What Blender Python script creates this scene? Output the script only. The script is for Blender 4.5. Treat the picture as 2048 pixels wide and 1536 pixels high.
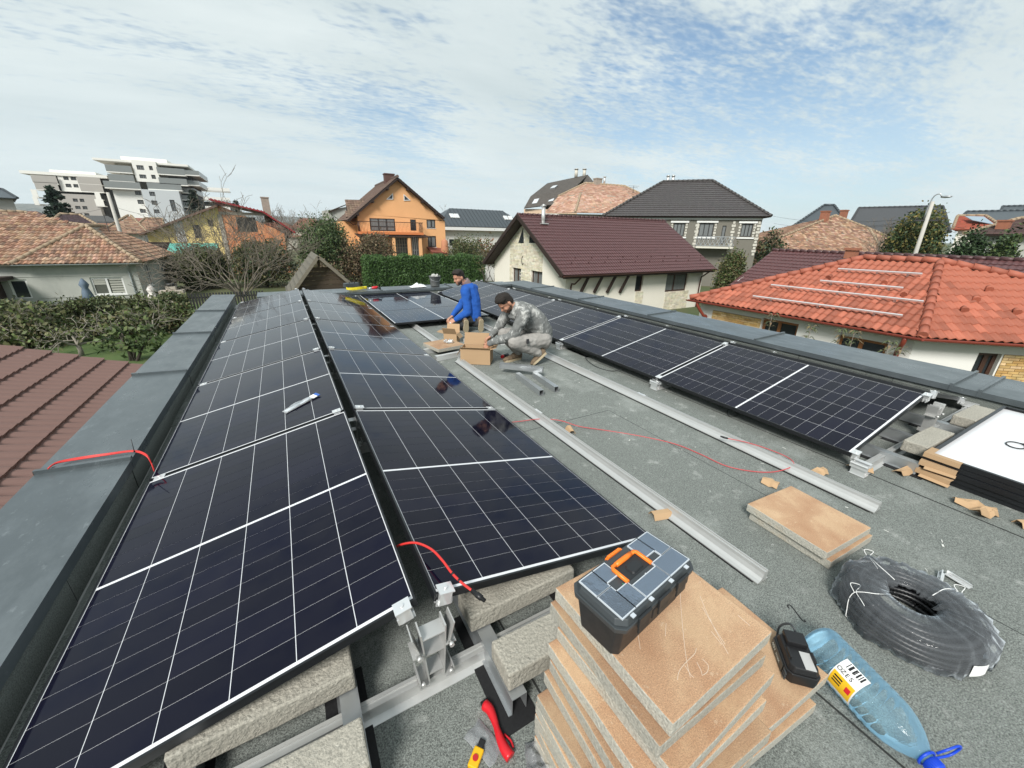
import bpy, bmesh, math, random
import numpy as np
from mathutils import Vector, Matrix, noise as mnoise
random.seed(7)
for _o in list(bpy.data.objects): bpy.data.objects.remove(_o)
scene = bpy.context.scene
COL = scene.collection
R = math.radians
# ------------------------------------------------------------------ camera
FPX, YAW, PITCH, ROLL, CAMH = 787.67, 0.5151, 0.364, 0.0173, 1.5235
_f = Vector((math.sin(YAW)*math.cos(PITCH), math.cos(YAW)*math.cos(PITCH), -math.sin(PITCH)))
_r0 = Vector((math.cos(YAW), -math.sin(YAW), 0)); _u0 = _r0.cross(_f)
_r = math.cos(ROLL)*_r0 + math.sin(ROLL)*_u0
_u = -math.sin(ROLL)*_r0 + math.cos(ROLL)*_u0
CAMPOS = Vector((0, 0, CAMH))
cam_data = bpy.data.cameras.new('camera'); cam = bpy.data.objects.new('camera', cam_data); COL.objects.link(cam)
cam.matrix_world = Matrix(((_r.x, _u.x, -_f.x, 0), (_r.y, _u.y, -_f.y, 0), (_r.z, _u.z, -_f.z, CAMH), (0, 0, 0, 1)))
cam_data.sensor_width = 36; cam_data.lens = FPX/2048*36; cam_data.clip_start = 0.05; cam_data.clip_end = 6000
scene.camera = cam
# survey of the photograph: a sight line cut by a level, a facade plane or a distance
def ray(u, v): return _r*((u-1024)/FPX) - _u*((v-768)/FPX) + _f
def atz(u, v, z): d = ray(u, v); return CAMPOS + d*((z-CAMH)/d.z)
def aty(u, v, y): d = ray(u, v); return CAMPOS + d*(y/d.y)
def atx(u, v, x): d = ray(u, v); return CAMPOS + d*(x/d.x)
def atd(u, v, dist): d = ray(u, v); return CAMPOS + d*(dist/math.hypot(d.x, d.y))
# ------------------------------------------------------------------ sky, sun, exposure
SUN_AZ, SUN_EL = R(230), R(41)          # azimuth clockwise from +Y
world = bpy.data.worlds.new('World'); scene.world = world; world.use_nodes = True
def build_world():
    nt = world.node_tree; N = nt.nodes; Lk = nt.links; N.clear()
    out = N.new('ShaderNodeOutputWorld'); bg = N.new('ShaderNodeBackground'); Lk.new(bg.outputs[0], out.inputs[0])
    sky = N.new('ShaderNodeTexSky'); sky.sky_type = 'NISHITA'; sky.sun_disc = False
    sky.sun_elevation = SUN_EL; sky.sun_rotation = SUN_AZ; sky.air_density = 1.0; sky.dust_density = 1.2; sky.ozone_density = 1.5
    def math_(op, a, b=None, c=None, clamp=False):
        n = N.new('ShaderNodeMath'); n.operation = op; n.use_clamp = clamp
        for i, x in enumerate((a, b, c)):
            if x is None: continue
            if isinstance(x, (int, float)): n.inputs[i].default_value = x
            else: Lk.new(x, n.inputs[i])
        return n.outputs[0]
    def mix(fac, a, b, bt='MIX'):
        n = N.new('ShaderNodeMix'); n.data_type = 'RGBA'; n.blend_type = bt
        for s, x in ((0, fac), (6, a), (7, b)):
            if isinstance(x, (int, float)): n.inputs[s].default_value = x
            elif isinstance(x, tuple): n.inputs[s].default_value = (*x, 1)
            else: Lk.new(x, n.inputs[s])
        return n.outputs[2]
    tc = N.new('ShaderNodeTexCoord'); sp = N.new('ShaderNodeSeparateXYZ'); Lk.new(tc.outputs['Generated'], sp.inputs[0])
    zz = math_('ADD', math_('MAXIMUM', sp.outputs[2], 0.0), 0.10)
    cx = math_('DIVIDE', sp.outputs[0], zz); cy = math_('DIVIDE', sp.outputs[1], zz)
    cb = N.new('ShaderNodeCombineXYZ'); Lk.new(cx, cb.inputs[0]); Lk.new(cy, cb.inputs[1])
    def noi(scale, det, rough, off, dist=0.0):
        mp = N.new('ShaderNodeMapping'); mp.inputs['Location'].default_value = off; mp.inputs['Rotation'].default_value = (0, 0, YAW); mp.inputs['Scale'].default_value = (.62, 1.25, 1); Lk.new(cb.outputs[0], mp.inputs[0])
        n = N.new('ShaderNodeTexNoise'); n.inputs['Scale'].default_value = scale; n.inputs['Detail'].default_value = det
        n.inputs['Roughness'].default_value = rough; n.inputs['Distortion'].default_value = dist; Lk.new(mp.outputs[0], n.inputs['Vector'])
        return n.outputs[0]
    big = noi(0.55, 4, .55, (3.1, 1.7, 0)); mid = noi(1.7, 6, .6, (0.4, 5.2, 0), .4); fine = noi(14.0, 3, .55, (9, 2, 0), .3); mack = noi(30, 2, .5, (1, 2, 0), .2)
    # coverage: thin deck with a few torn blue gaps
    cov = math_('ADD', math_('MULTIPLY', big, 1.0), math_('MULTIPLY', mid, .75))
    cov = math_('ADD', cov, math_('MULTIPLY', math_('SUBTRACT', fine, .5), .52))
    cov = math_('ADD', cov, math_('MULTIPLY', math_('SUBTRACT', mack, .5), .40))
    def gap(u, v, width, amt):
        d = ray(u, v).normalized(); n = N.new('ShaderNodeVectorMath'); n.operation = 'DOT_PRODUCT'
        Lk.new(tc.outputs['Generated'], n.inputs[0]); n.inputs[1].default_value = d
        m = N.new('ShaderNodeMapRange'); m.interpolation_type = 'SMOOTHSTEP'; Lk.new(n.outputs['Value'], m.inputs[0])
        m.inputs[1].default_value = math.cos(width); m.inputs[2].default_value = 1.0; m.inputs[3].default_value = 0; m.inputs[4].default_value = amt
        return m.outputs[0]
    g = gap(1480, 190, .42, .19)
    for a in ((1900, 300, .40, .11), (790, 190, .20, .22), (1200, 150, .30, .13), (1350, 320, .16, .06)): g = math_('ADD', g, gap(*a))
    cov = math_('SUBTRACT', cov, g)
    mr = N.new('ShaderNodeMapRange'); mr.interpolation_type = 'SMOOTHSTEP'; Lk.new(cov, mr.inputs[0])
    mr.inputs[1].default_value = .42; mr.inputs[2].default_value = .86; mr.inputs[3].default_value = .24; mr.inputs[4].default_value = 1.0
    # cloud brightness: darker grey bellies in the thick parts
    belly = N.new('ShaderNodeMapRange'); Lk.new(noi(.9, 5, .6, (7.7, 3.3, 0), .3), belly.inputs[0])
    belly.inputs[1].default_value = .3; belly.inputs[2].default_value = .72
    cl = mix(belly.outputs[0], (.46, .535, .555), (.61, .675, .68))
    sk = mix(1.0, sky.outputs[0], (SKY_S*.72, SKY_S*1.03, SKY_S*1.18), 'MULTIPLY')
    col = mix(mr.outputs[0], sk, cl)
    hz = N.new('ShaderNodeMapRange'); Lk.new(sp.outputs[2], hz.inputs[0]); hz.inputs[1].default_value = 0.0; hz.inputs[2].default_value = .30; hz.inputs[3].default_value = .75; hz.inputs[4].default_value = 0.0
    col = mix(hz.outputs[0], col, (.60, .68, .70))
    Lk.new(col, bg.inputs[0]); bg.inputs[1].default_value = 1.0
SKY_S = 0.085
build_world()
sun_d = bpy.data.lights.new('sun', 'SUN'); sun_d.energy = 3.5; sun_d.angle = R(18); sun_d.color = (1, .97, .92)
sun = bpy.data.objects.new('sun', sun_d); COL.objects.link(sun)
_sd = Vector((math.sin(SUN_AZ)*math.cos(SUN_EL), math.cos(SUN_AZ)*math.cos(SUN_EL), math.sin(SUN_EL)))
sun.rotation_euler = _sd.to_track_quat('Z', 'Y').to_euler(); sun.location = (-6, -8, 14)
vs = scene.view_settings; vs.view_transform = 'Standard'; vs.look = 'None'; vs.gamma = 1; vs.exposure = 0.40; vs.use_curve_mapping = False
scene.cycles.use_denoising = True; scene.cycles.max_bounces = 6; scene.cycles.transparent_max_bounces = 12
scene.cycles.caustics_reflective = False; scene.cycles.caustics_refractive = False
# ------------------------------------------------------------------ materials
MATS = {}
def mat(name, base=(.5, .5, .5), rough=.6, metal=0.0, var=0.0, vs_=6.0, col2=None, bump=0.0, bs=40.0, rnd=0.0, spec=.5, speck=0.0, ss=300.0, coat=0.0,
        alpha=None, trans=0.0, ior=1.45, emit=None, stains=None, stretch=None, rvar=0.0, space='Object'):
    """procedural Principled: noise between base and col2, fine speckle, stains, per-object random brightness, bump"""
    if name in MATS: return MATS[name]
    m = bpy.data.materials.new(name); m.use_nodes = True; MATS[name] = m
    nt = m.node_tree; N = nt.nodes; Lk = nt.links; p = N['Principled BSDF']
    p.inputs['Base Color'].default_value = (*base, 1); p.inputs['Roughness'].default_value = rough; p.inputs['Metallic'].default_value = metal
    p.inputs['IOR'].default_value = ior; p.inputs['Specular IOR Level'].default_value = spec
    if coat: p.inputs['Coat Weight'].default_value = coat; p.inputs['Coat Roughness'].default_value = .05
    if trans: p.inputs['Transmission Weight'].default_value = trans
    if alpha is not None: p.inputs['Alpha'].default_value = alpha
    tc = N.new('ShaderNodeTexCoord'); vec = tc.outputs[space]
    if stretch:
        mp = N.new('ShaderNodeMapping'); mp.inputs['Scale'].default_value = stretch; Lk.new(vec, mp.inputs[0]); vec = mp.outputs[0]
    def noi(s, d=4, r=.6):
        n = N.new('ShaderNodeTexNoise'); n.inputs['Scale'].default_value = s; n.inputs['Detail'].default_value = d; n.inputs['Roughness'].default_value = r
        Lk.new(vec, n.inputs['Vector']); return n.outputs[0]
    def mr(x, a, b, c, d):
        n = N.new('ShaderNodeMapRange'); Lk.new(x, n.inputs[0])
        for i, q in enumerate((a, b, c, d)): n.inputs[i+1].default_value = q
        return n.outputs[0]
    def mix(fac, a, b, bt='MIX'):
        n = N.new('ShaderNodeMix'); n.data_type = 'RGBA'; n.blend_type = bt
        for s, x in ((0, fac), (6, a), (7, b)):
            if isinstance(x, (int, float)): n.inputs[s].default_value = x
            elif isinstance(x, tuple): n.inputs[s].default_value = (*x, 1)
            else: Lk.new(x, n.inputs[s])
        return n.outputs[2]
    col = base; dirty = False
    if col2 is not None: col = mix(mr(noi(vs_, 6, .62), .34, .66, 0, 1), base, col2); dirty = True
    if var:
        col = mix(1.0, col, mix(noi(vs_*.6, 5, .6), (1-var,)*3, (1+var,)*3), 'MULTIPLY'); dirty = True
    if speck:
        col = mix(1.0, col, mix(mr(noi(ss, 2, .6), .3, .7, 0, 1), (1-speck,)*3, (1+speck,)*3), 'MULTIPLY'); dirty = True
    if stains:
        for (sc, lo, hi, sc_col, amt) in stains:
            f = mr(noi(sc, 8, .7), lo, hi, 0, amt); col = mix(f, col, sc_col); dirty = True
    if rnd:
        oi = N.new('ShaderNodeObjectInfo'); col = mix(1.0, col, mix(oi.outputs['Random'], (1-rnd,)*3, (1+rnd,)*3), 'MULTIPLY'); dirty = True
    if dirty: Lk.new(col, p.inputs['Base Color'])
    if rvar: Lk.new(mr(noi(vs_*1.7, 5, .65), .3, .7, max(.02, rough-rvar), rough+rvar), p.inputs['Roughness'])
    if bump:
        b = N.new('ShaderNodeBump'); b.inputs['Strength'].default_value = bump; b.inputs['Distance'].default_value = .01
        Lk.new(noi(bs, 4, .6), b.inputs['Height']); Lk.new(b.outputs[0], p.inputs['Normal'])
    if emit: p.inputs['Emission Color'].default_value = (*emit[0], 1); p.inputs['Emission Strength'].default_value = emit[1]
    return m
def attr_mat(name, rough=.85, attr='tint', bump=.0, bs=30, spec=.3, transl=0.0):
    """Principled coloured by a per-face colour attribute (each tile, leaf or brick its own tone)"""
    if name in MATS: return MATS[name]
    m = bpy.data.materials.new(name); m.use_nodes = True; MATS[name] = m
    nt = m.node_tree; N = nt.nodes; Lk = nt.links; p = N['Principled BSDF']
    a = N.new('ShaderNodeVertexColor'); a.layer_name = attr
    tc = N.new('ShaderNodeTexCoord'); n = N.new('ShaderNodeTexNoise'); n.inputs['Scale'].default_value = 5; n.inputs['Detail'].default_value = 5; Lk.new(tc.outputs['Object'], n.inputs['Vector'])
    r = N.new('ShaderNodeMapRange'); Lk.new(n.outputs[0], r.inputs[0]); r.inputs[1].default_value = .3; r.inputs[2].default_value = .7; r.inputs[3].default_value = .82; r.inputs[4].default_value = 1.16
    mx = N.new('ShaderNodeMix'); mx.data_type = 'RGBA'; mx.blend_type = 'MULTIPLY'; mx.inputs[0].default_value = 1
    Lk.new(a.outputs[0], mx.inputs[6]); Lk.new(r.outputs[0], mx.inputs[7]); Lk.new(mx.outputs[2], p.inputs['Base Color'])
    p.inputs['Roughness'].default_value = rough; p.inputs['Specular IOR Level'].default_value = spec
    if transl: p.inputs['Subsurface Weight'].default_value = 0
    if bump:
        n2 = N.new('ShaderNodeTexNoise'); n2.inputs['Scale'].default_value = bs; Lk.new(tc.outputs['Object'], n2.inputs['Vector'])
        b = N.new('ShaderNodeBump'); b.inputs['Strength'].default_value = bump; b.inputs['Distance'].default_value = .01; Lk.new(n2.outputs[0], b.inputs['Height']); Lk.new(b.outputs[0], p.inputs['Normal'])
    return m
# ------------------------------------------------------------------ object helpers
def tag(o, label=None, cat=None, group=None, kind=None):
    if label: o['label'] = label
    if cat: o['category'] = cat
    if group: o['group'] = group
    if kind: o['kind'] = kind
    return o
def empty(name, loc=(0, 0, 0), rz=0.0, label=None, cat=None, group=None):
    o = bpy.data.objects.new(name, None); COL.objects.link(o); o.location = loc; o.rotation_euler = (0, 0, rz); o.empty_display_size = .1
    return tag(o, label, cat, group)
def link(name, me, parent=None, loc=None, rot=None):
    o = bpy.data.objects.new(name, me); COL.objects.link(o)
    if parent is not None: o.parent = parent
    if loc is not None: o.location = loc
    if rot is not None: o.rotation_euler = rot
    return o
def copy_tree(o, parent=None):
    c = o.copy(); COL.objects.link(c); c.parent = parent
    for ch in list(o.children): copy_tree(ch, c)
    return c
class MB:
    def __init__(s): s.v = []; s.f = []; s.mi = []; s.tint = []; s.sm = []
    def add(s, vs_, fs, mi=0, tint=None, sm=False):
        b = len(s.v); s.v.extend([tuple(x) for x in vs_])
        for f in fs: s.f.append(tuple(i+b for i in f)); s.mi.append(mi); s.tint.append(tint); s.sm.append(sm)
        return s
    def box(s, x0, x1, y0, y1, z0, z1, mi=0, M=None, tint=None):
        P = [(x0, y0, z0), (x1, y0, z0), (x1, y1, z0), (x0, y1, z0), (x0, y0, z1), (x1, y0, z1), (x1, y1, z1), (x0, y1, z1)]
        if M is not None: P = [M @ Vector(p) for p in P]
        return s.add(P, [(3, 2, 1, 0), (4, 5, 6, 7), (0, 1, 5, 4), (1, 2, 6, 5), (2, 3, 7, 6), (3, 0, 4, 7)], mi, tint)
    def obox(s, c, size, rot=(0, 0, 0), mi=0, tint=None):
        from mathutils import Euler
        M = Matrix.Translation(c) @ Euler(rot).to_matrix().to_4x4(); a, b, d = (q/2 for q in size)
        return s.box(-a, a, -b, b, -d, d, mi, M, tint)
    def bar(s, p, q, w, h=None, mi=0, up=(0, 0, 1), tint=None):
        p = Vector(p); q = Vector(q); h = h or w; d = (q-p); L = d.length
        if L < 1e-6: return s
        y = d/L; u = Vector(up); x = y.cross(u)
        if x.length < 1e-4: x = y.cross(Vector((1, 0, 0)))
        x.normalize(); z = x.cross(y)
        M = Matrix(((x.x, y.x, z.x, p.x), (x.y, y.y, z.y, p.y), (x.z, y.z, z.z, p.z), (0, 0, 0, 1)))
        return s.box(-w/2, w/2, 0, L, -h/2, h/2, mi, M, tint)
    def tube(s, pts, r, seg=6, mi=0, sm=True, caps=True, tint=None):
        pts = [Vector(p) for p in pts]; n = len(pts); rs = r if isinstance(r, (list, tuple)) else [r]*n
        b = len(s.v); prev = None
        for i, p in enumerate(pts):
            t = (pts[min(i+1, n-1)]-pts[max(i-1, 0)]);  t = t.normalized() if t.length > 1e-9 else Vector((0, 0, 1))
            if prev is None: a = t.orthogonal().normalized()
            else:
                a = prev - t*prev.dot(t); a = a.normalized() if a.length > 1e-6 else t.orthogonal().normalized()
            prev = a; c = t.cross(a)
            for k in range(seg):
                an = 2*math.pi*k/seg; s.v.append(tuple(p + (a*math.cos(an)+c*math.sin(an))*rs[i]))
        for i in range(n-1):
            for k in range(seg):
                k2 = (k+1) % seg; s.f.append((b+i*seg+k, b+i*seg+k2, b+(i+1)*seg+k2, b+(i+1)*seg+k)); s.mi.append(mi); s.tint.append(tint); s.sm.append(sm)
        if caps:
            s.f.append(tuple(b+k for k in reversed(range(seg)))); s.f.append(tuple(b+(n-1)*seg+k for k in range(seg)))
            for _ in (0, 1): s.mi.append(mi); s.tint.append(tint); s.sm.append(False)
        return s
    def extrude(s, prof, p, q, up=(0, 0, 1), mi=0, sm=False):
        """closed 2D profile (side, up) swept from p to q"""
        p = Vector(p); q = Vector(q); y = (q-p).normalized(); x = y.cross(Vector(up)).normalized(); z = x.cross(y); n = len(prof)
        V = [p+x*a+z*b for a, b in prof]+[q+x*a+z*b for a, b in prof]
        return s.add(V, [(i, (i+1) % n, n+(i+1) % n, n+i) for i in range(n)]+[tuple(reversed(range(n))), tuple(range(n, 2*n))], mi, None, sm)
    def lathe(s, prof, seg=16, M=None, mi=0, sm=True, closed=False):
        b = len(s.v); n = len(prof)
        for k in range(seg):
            a = 2*math.pi*k/seg
            for r, z in prof:
                p = Vector((r*math.cos(a), r*math.sin(a), z)); s.v.append(tuple(M @ p if M is not None else p))
        for k in range(seg):
            k2 = (k+1) % seg
            for i in range(n-1): s.f.append((b+k*n+i, b+k2*n+i, b+k2*n+i+1, b+k*n+i+1)); s.mi.append(mi); s.tint.append(None); s.sm.append(sm)
        return s
    def ell(s, c, r, seg=12, rings=8, mi=0, M=None, tint=None):
        b = len(s.v); c = Vector(c)
        for i in range(rings+1):
            th = math.pi*i/rings
            for k in range(seg):
                a = 2*math.pi*k/seg; p = Vector((r[0]*math.sin(th)*math.cos(a), r[1]*math.sin(th)*math.sin(a), r[2]*math.cos(th)))
                if M is not None: p = M @ p
                s.v.append(tuple(c+p))
        for i in range(rings):
            for k in range(seg):
                k2 = (k+1) % seg; s.f.append((b+i*seg+k, b+(i+1)*seg+k, b+(i+1)*seg+k2, b+i*seg+k2)); s.mi.append(mi); s.tint.append(tint); s.sm.append(True)
        return s
    def mesh(s, name, mats, smooth=None):
        me = bpy.data.meshes.new(name); me.from_pydata(s.v, [], s.f)
        if not isinstance(mats, (list, tuple)): mats = [mats]
        for m in mats: me.materials.append(m)
        if len(mats) > 1: me.polygons.foreach_set('material_index', s.mi)
        me.polygons.foreach_set('use_smooth', [bool(x) if smooth is None else smooth for x in s.sm])
        if any(t is not None for t in s.tint):
            ca = me.color_attributes.new('tint', 'FLOAT_COLOR', 'CORNER'); buf = []
            for f, t in zip(s.f, s.tint):
                t = t or (.5, .5, .5)
                buf.extend((*t, 1.0)*len(f))
            ca.data.foreach_set('color', buf)
        me.update(); return me
    def build(s, name, mats, parent=None, smooth=None, loc=None, rot=None):
        return link(name, s.mesh(name, mats, smooth), parent, loc, rot)
def bevel(o, w=.004, seg=2, ang=30):
    b = o.modifiers.new('Bevel', 'BEVEL'); b.width = w; b.segments = seg; b.limit_method = 'ANGLE'; b.angle_limit = R(ang); return o
def jit(c, a): k = 1+random.uniform(-a, a); return tuple(max(0, min(1, x*k*(1+random.uniform(-a*.3, a*.3)))) for x in c)
def lerp(a, b, t): return a+(b-a)*t
def bez(pts, n=12):
    """smooth Catmull-Rom through points"""
    P = [Vector(p) for p in pts]; P = [P[0]*2-P[1]]+P+[P[-1]*2-P[-2]]; out = []
    for i in range(1, len(P)-2):
        a, b, c, d = P[i-1], P[i], P[i+1], P[i+2]
        for k in range(n):
            t = k/n; out.append(.5*((2*b)+(c-a)*t+(2*a-5*b+4*c-d)*t*t+(3*b-a-3*c+d)*t*t*t))
    out.append(P[-2]); return out
# ================================================================== materials used on the roof
M_felt = mat('roofing_felt', (.180, .195, .180), .9, var=.16, vs_=1.3, speck=.62, ss=210, bump=.6, bs=260, stains=[(1.3, .52, .72, (.38, .40, .375), .6), (6.5, .57, .70, (.48, .49, .46), .55), (22, .64, .70, (.55, .56, .53), .5), (.8, .60, .8, (.09, .10, .09), .4)], space='Object')
M_feltw = mat('upstand_felt', (.165, .18, .165), .9, var=.18, vs_=2, speck=.4, ss=170, bump=.5, bs=260, stains=[(3, .6, .75, (.33, .34, .31), .5)])
M_bitumen = mat('bitumen_edge', (.03, .032, .03), .8)
M_cap = mat('cap_sheet_metal', (.115, .134, .142), .34, metal=.35, var=.12, vs_=1.5, stains=[(2.2, .50, .72, (.21, .235, .245), .55), (14, .60, .70, (.34, .37, .38), .4), (1.2, .56, .75, (.075, .088, .095), .5), (55, .64, .72, (.42, .44, .45), .35)], rvar=.12, stretch=(1.6, .8, 1))
M_alu = mat('aluminium', (.58, .58, .565), .42, metal=.6, var=.07, vs_=9, rvar=.06)
M_alud = mat('galvanised_steel', (.46, .48, .49), .42, metal=.8, var=.1, vs_=14, rvar=.08)
M_clamp = mat('clamp_aluminium', (.78, .79, .79), .3, metal=.6, var=.05)
M_black = mat('black_frame', (.012, .013, .015), .32, var=.1, spec=.5)
M_white = mat('backsheet_white', (.72, .73, .75), .25, spec=.5, var=.02)
M_rubber = mat('rubber_mat', (.009, .009, .010), .75, speck=.3, ss=90)
M_cell = mat('solar_cell', (.0050, .0050, .0135), .055, spec=.22, ior=1.5, rnd=.22, rvar=.03, vs_=3, stains=[(2.2, .62, .8, (.02, .026, .045), .35)])
M_red = mat('red_cable', (.60, .035, .03), .4)
M_redc = mat('pink_cable', (.52, .07, .075), .45)
M_blk = mat('black_plastic', (.012, .012, .013), .42, var=.15, vs_=20)
M_conc = mat('concrete_block', (.35, .33, .28), .92, var=.12, vs_=14, speck=.24, ss=120, bump=.8, bs=80, stains=[(75, .62, .70, (.17, .16, .13), .6), (30, .62, .74, (.58, .57, .52), .5)])
M_paver = mat('paver_face', (.37, .212, .122), .9, col2=(.47, .31, .19), vs_=6, speck=.26, ss=300, bump=.4, bs=420, rnd=.16, stains=[(5, .50, .72, (.60, .44, .275), .65), (2.6, .56, .74, (.29, .155, .08), .45), (45, .61, .70, (.66, .55, .41), .5)])
M_paverg = mat('paver_side', (.42, .405, .35), .95, var=.14, vs_=14, speck=.22, ss=160, bump=.8, bs=110, rnd=.1, stains=[(70, .64, .72, (.2, .19, .16), .35), (6, .52, .72, (.48, .35, .20), .55)])
M_card = mat('kraft_cardboard', (.42, .28, .16), .85, var=.08, vs_=7, stretch=(1, 1, 6), rnd=.1)
M_cardi = mat('cardboard_inside', (.38, .225, .105), .9, var=.06)
# ================================================================== our flat roof
flat = MB(); flat.box(-1.30, 6.14, -4, 10.36, -3.6, -.006)
roof = tag(flat.build('flat_roof', mat('render_coat', (.5, .5, .48), .9)), kind='structure')
xs = [-1.0, -.42, .52, 1.46, 2.40, 3.36, 4.30, 5.0, 5.52]
for i in range(len(xs)-1):
    ends = [-4, 2.46 if i == 3 else (5.3 if i % 2 else .62 if i == 1 else 3.9), 9.82]
    for j in range(2):
        h = .004*((i+j) % 2) + .001
        m = MB(); m.box(xs[i]-(.03 if h > .003 else 0), xs[i+1]+(.03 if h > .003 else 0), ends[j]-(.0 if j == 0 else .02*(h > .003)), ends[j+1], -.003, h+.001)
        o = m.build('membrane_strip', M_felt, roof)
        e = MB()   # bitumen bleed line along the lapped edge
        if h > .003:
            for x in (xs[i]-.037, xs[i+1]+.029): e.box(x, x+.009, ends[j], ends[j+1], -.002, h-.0005)
            e.box(xs[i]-.03, xs[i+1]+.03, ends[j+1]-.002, ends[j+1]+.009, -.002, h-.0004)
            e.build('bitumen_bleed', M_bitumen, o)
def cap_profile(w, dz=.02):
    # local side axis 0..w, inner edge at 0 (towards the roof)
    return [(0, -.055), (0, 0), (w, dz), (w, -.06), (w-.004, -.06), (w-.004, dz-.005), (.004, -.006), (.004, -.055)]
def parapet(name, label, p, q, inward, w, seams, zc=.215):
    """wall along p->q; inward = unit vector to the roof side; seams = positions along"""
    p = Vector(p); q = Vector(q); d = (q-p).normalized(); L = (q-p).length; inw = Vector(inward)
    root = empty(name, p, label=label, cat='parapet')
    def pt(s, a, z): return d*s - inw*a + Vector((0, 0, z))
    wall = MB(); V = [pt(0, .03, 0), pt(L, .03, 0), pt(L, w-.04, 0), pt(0, w-.04, 0)]
    wall.add([v+Vector((0, 0, -.004)) for v in V]+[v+Vector((0, 0, zc-.012)) for v in V], [(0, 1, 2, 3), (4, 5, 6, 7), (0, 1, 5, 4), (1, 2, 6, 5), (2, 3, 7, 6), (3, 0, 4, 7)])
    wo = wall.build('wall', M_feltw, root)
    # felt sheets dressed up the wall with lapped joints
    s = .1; k = 0
    while s < L-.05:
        e = min(s+.98, L); m = MB(); a0 = .026-.003*(k % 2); a1 = .031
        P = [pt(s-.02*(k % 2), a1, .0), pt(e+.02*(k % 2), a1, .0), pt(e+.02*(k % 2), a0, 0), pt(s-.02*(k % 2), a0, 0)]
        m.add([v for v in P]+[v+Vector((0, 0, zc-.03)) for v in P], [(0, 1, 5, 4), (1, 2, 6, 5), (2, 3, 7, 6), (3, 0, 4, 7), (4, 5, 6, 7)])
        m.build('felt_sheet', M_feltw, root)
        if k % 2:
            b = MB()
            for ss in (s-.024, e+.02):
                P = [pt(ss, a1, .004), pt(ss+.006, a1, .004), pt(ss+.006, a0+.0005, .004), pt(ss, a0+.0005, .004)]
                b.add(P+[v+Vector((0, 0, zc-.035)) for v in P], [(0, 1, 5, 4), (1, 2, 6, 5), (2, 3, 7, 6), (3, 0, 4, 7), (4, 5, 6, 7)])
            b.build('bitumen_joint', M_bitumen, root)
        s = e; k += 1
    ss = [0]+list(seams)+[L]
    prof = cap_profile(w)
    for i in range(len(ss)-1):
        a, b = ss[i]+.004, ss[i+1]-.004; n = 7; m = MB(); nv = len(prof); V = []
        ph = random.uniform(0, 6)
        for k in range(n):       # slight oil-canning of the sheet
            sp = lerp(a, b, k/(n-1))
            for (sd, up) in prof:
                wob = .004*math.sin(ph+k*1.9+sd*9)*(1 if 0 < k < n-1 and .01 < sd < w-.01 else 0.25)
                V.append(pt(sp, sd, zc+up+wob))
        F = []
        for k in range(n-1):
            for j in range(nv): j2 = (j+1) % nv; F.append((k*nv+j, k*nv+j2, (k+1)*nv+j2, (k+1)*nv+j))
        F += [tuple(reversed(range(nv))), tuple(range((n-1)*nv, n*nv))]
        m.add(V, F); m.build('cap_sheet', M_cap, root)
    for sp in seams:
        m = MB(); V = []
        for a, z in ((-.004, -.052), (-.004, .022), (w+.003, .042), (w+.003, -.05)):
            V += [pt(sp-.011, a, zc+z), pt(sp+.011, a, zc+z)]
        W = [(pt(sp-.011, .003, zc-.05)), pt(sp+.011, .003, zc-.05)]
        for j in range(3): m.add([V[2*j], V[2*j+1], V[2*j+3], V[2*j+2]], [(0, 1, 2, 3)])
        # sides of the folded seam
        for sgn in (0, 1):
            m.add([V[2+sgn], V[4+sgn], pt(sp+(.011 if sgn else -.011), w, zc+.018), pt(sp+(.011 if sgn else -.011), 0, zc-.002)], [(0, 1, 2, 3)])
            m.add([V[0+sgn], V[2+sgn], pt(sp+(.011 if sgn else -.011), .002, zc), pt(sp+(.011 if sgn else -.011), .002, zc-.052)], [(0, 1, 2, 3)])
        m.build('cap_seam', M_cap, root)
    return root
pl = parapet('parapet_wall', 'grey sheet metal capped parapet beside the brown metal tile roof, with red cables over it', (-.985, -4, 0), (-.985, 10.36, 0), (1, 0, 0), .40, [.8+4*0, 3.35, 5.13, 6.91, 8.73, 10.51, 12.27])
pr = parapet('parapet_wall', 'wide grey capped parapet in front of the cream house and the orange tiled roof', (5.50, 10.36, 0), (5.50, -4, 0), (-1, 0, 0), .72, [1.55, 3.51, 5.48, 7.39, 9.33, 9.52, 11.3])
pf = parapet('parapet_wall', 'far grey capped parapet in front of the green hedge, carrying a bucket', (-.58, 9.83, 0), (5.49, 9.83, 0), (0, -1, 0), .54, [1.0, 2.55, 4.3])
# ================================================================== solar panels
PW, PL, PT = 1.134, 1.722, .030
CW, CH, GX, GY, GM = .1825, .0909, .0029, .0015, .016
def cell_xy():
    out = []; wtot = 6*CW+5*GX; half = 9*CH+8*GY
    for c in range(6):
        x = -wtot/2+CW/2+c*(CW+GX)
        for r in range(9):
            for sgn in (-1, 1): out.append((x, sgn*(GM/2+CH/2+r*(CH+GY))))
    return out
CELLS = cell_xy()
_m = MB(); lw = .0085
for (x0, x1, y0, y1) in ((-PW/2, PW/2, -PL/2, -PL/2+lw), (-PW/2, PW/2, PL/2-lw, PL/2), (-PW/2, -PW/2+lw, -PL/2+lw, PL/2-lw), (PW/2-lw, PW/2, -PL/2+lw, PL/2-lw)):
    _m.box(x0, x1, y0, y1, -PT, 0.0012)
for (x0, x1, y0, y1) in ((-PW/2, PW/2, -PL/2, -PL/2+.025), (-PW/2, PW/2, PL/2-.025, PL/2), (-PW/2, -PW/2+.025, -PL/2, PL/2), (PW/2-.025, PW/2, -PL/2, PL/2)):
    _m.box(x0+.001, x1-.001, y0+.001, y1-.001, -PT-.0015, -PT+.0005)
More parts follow.
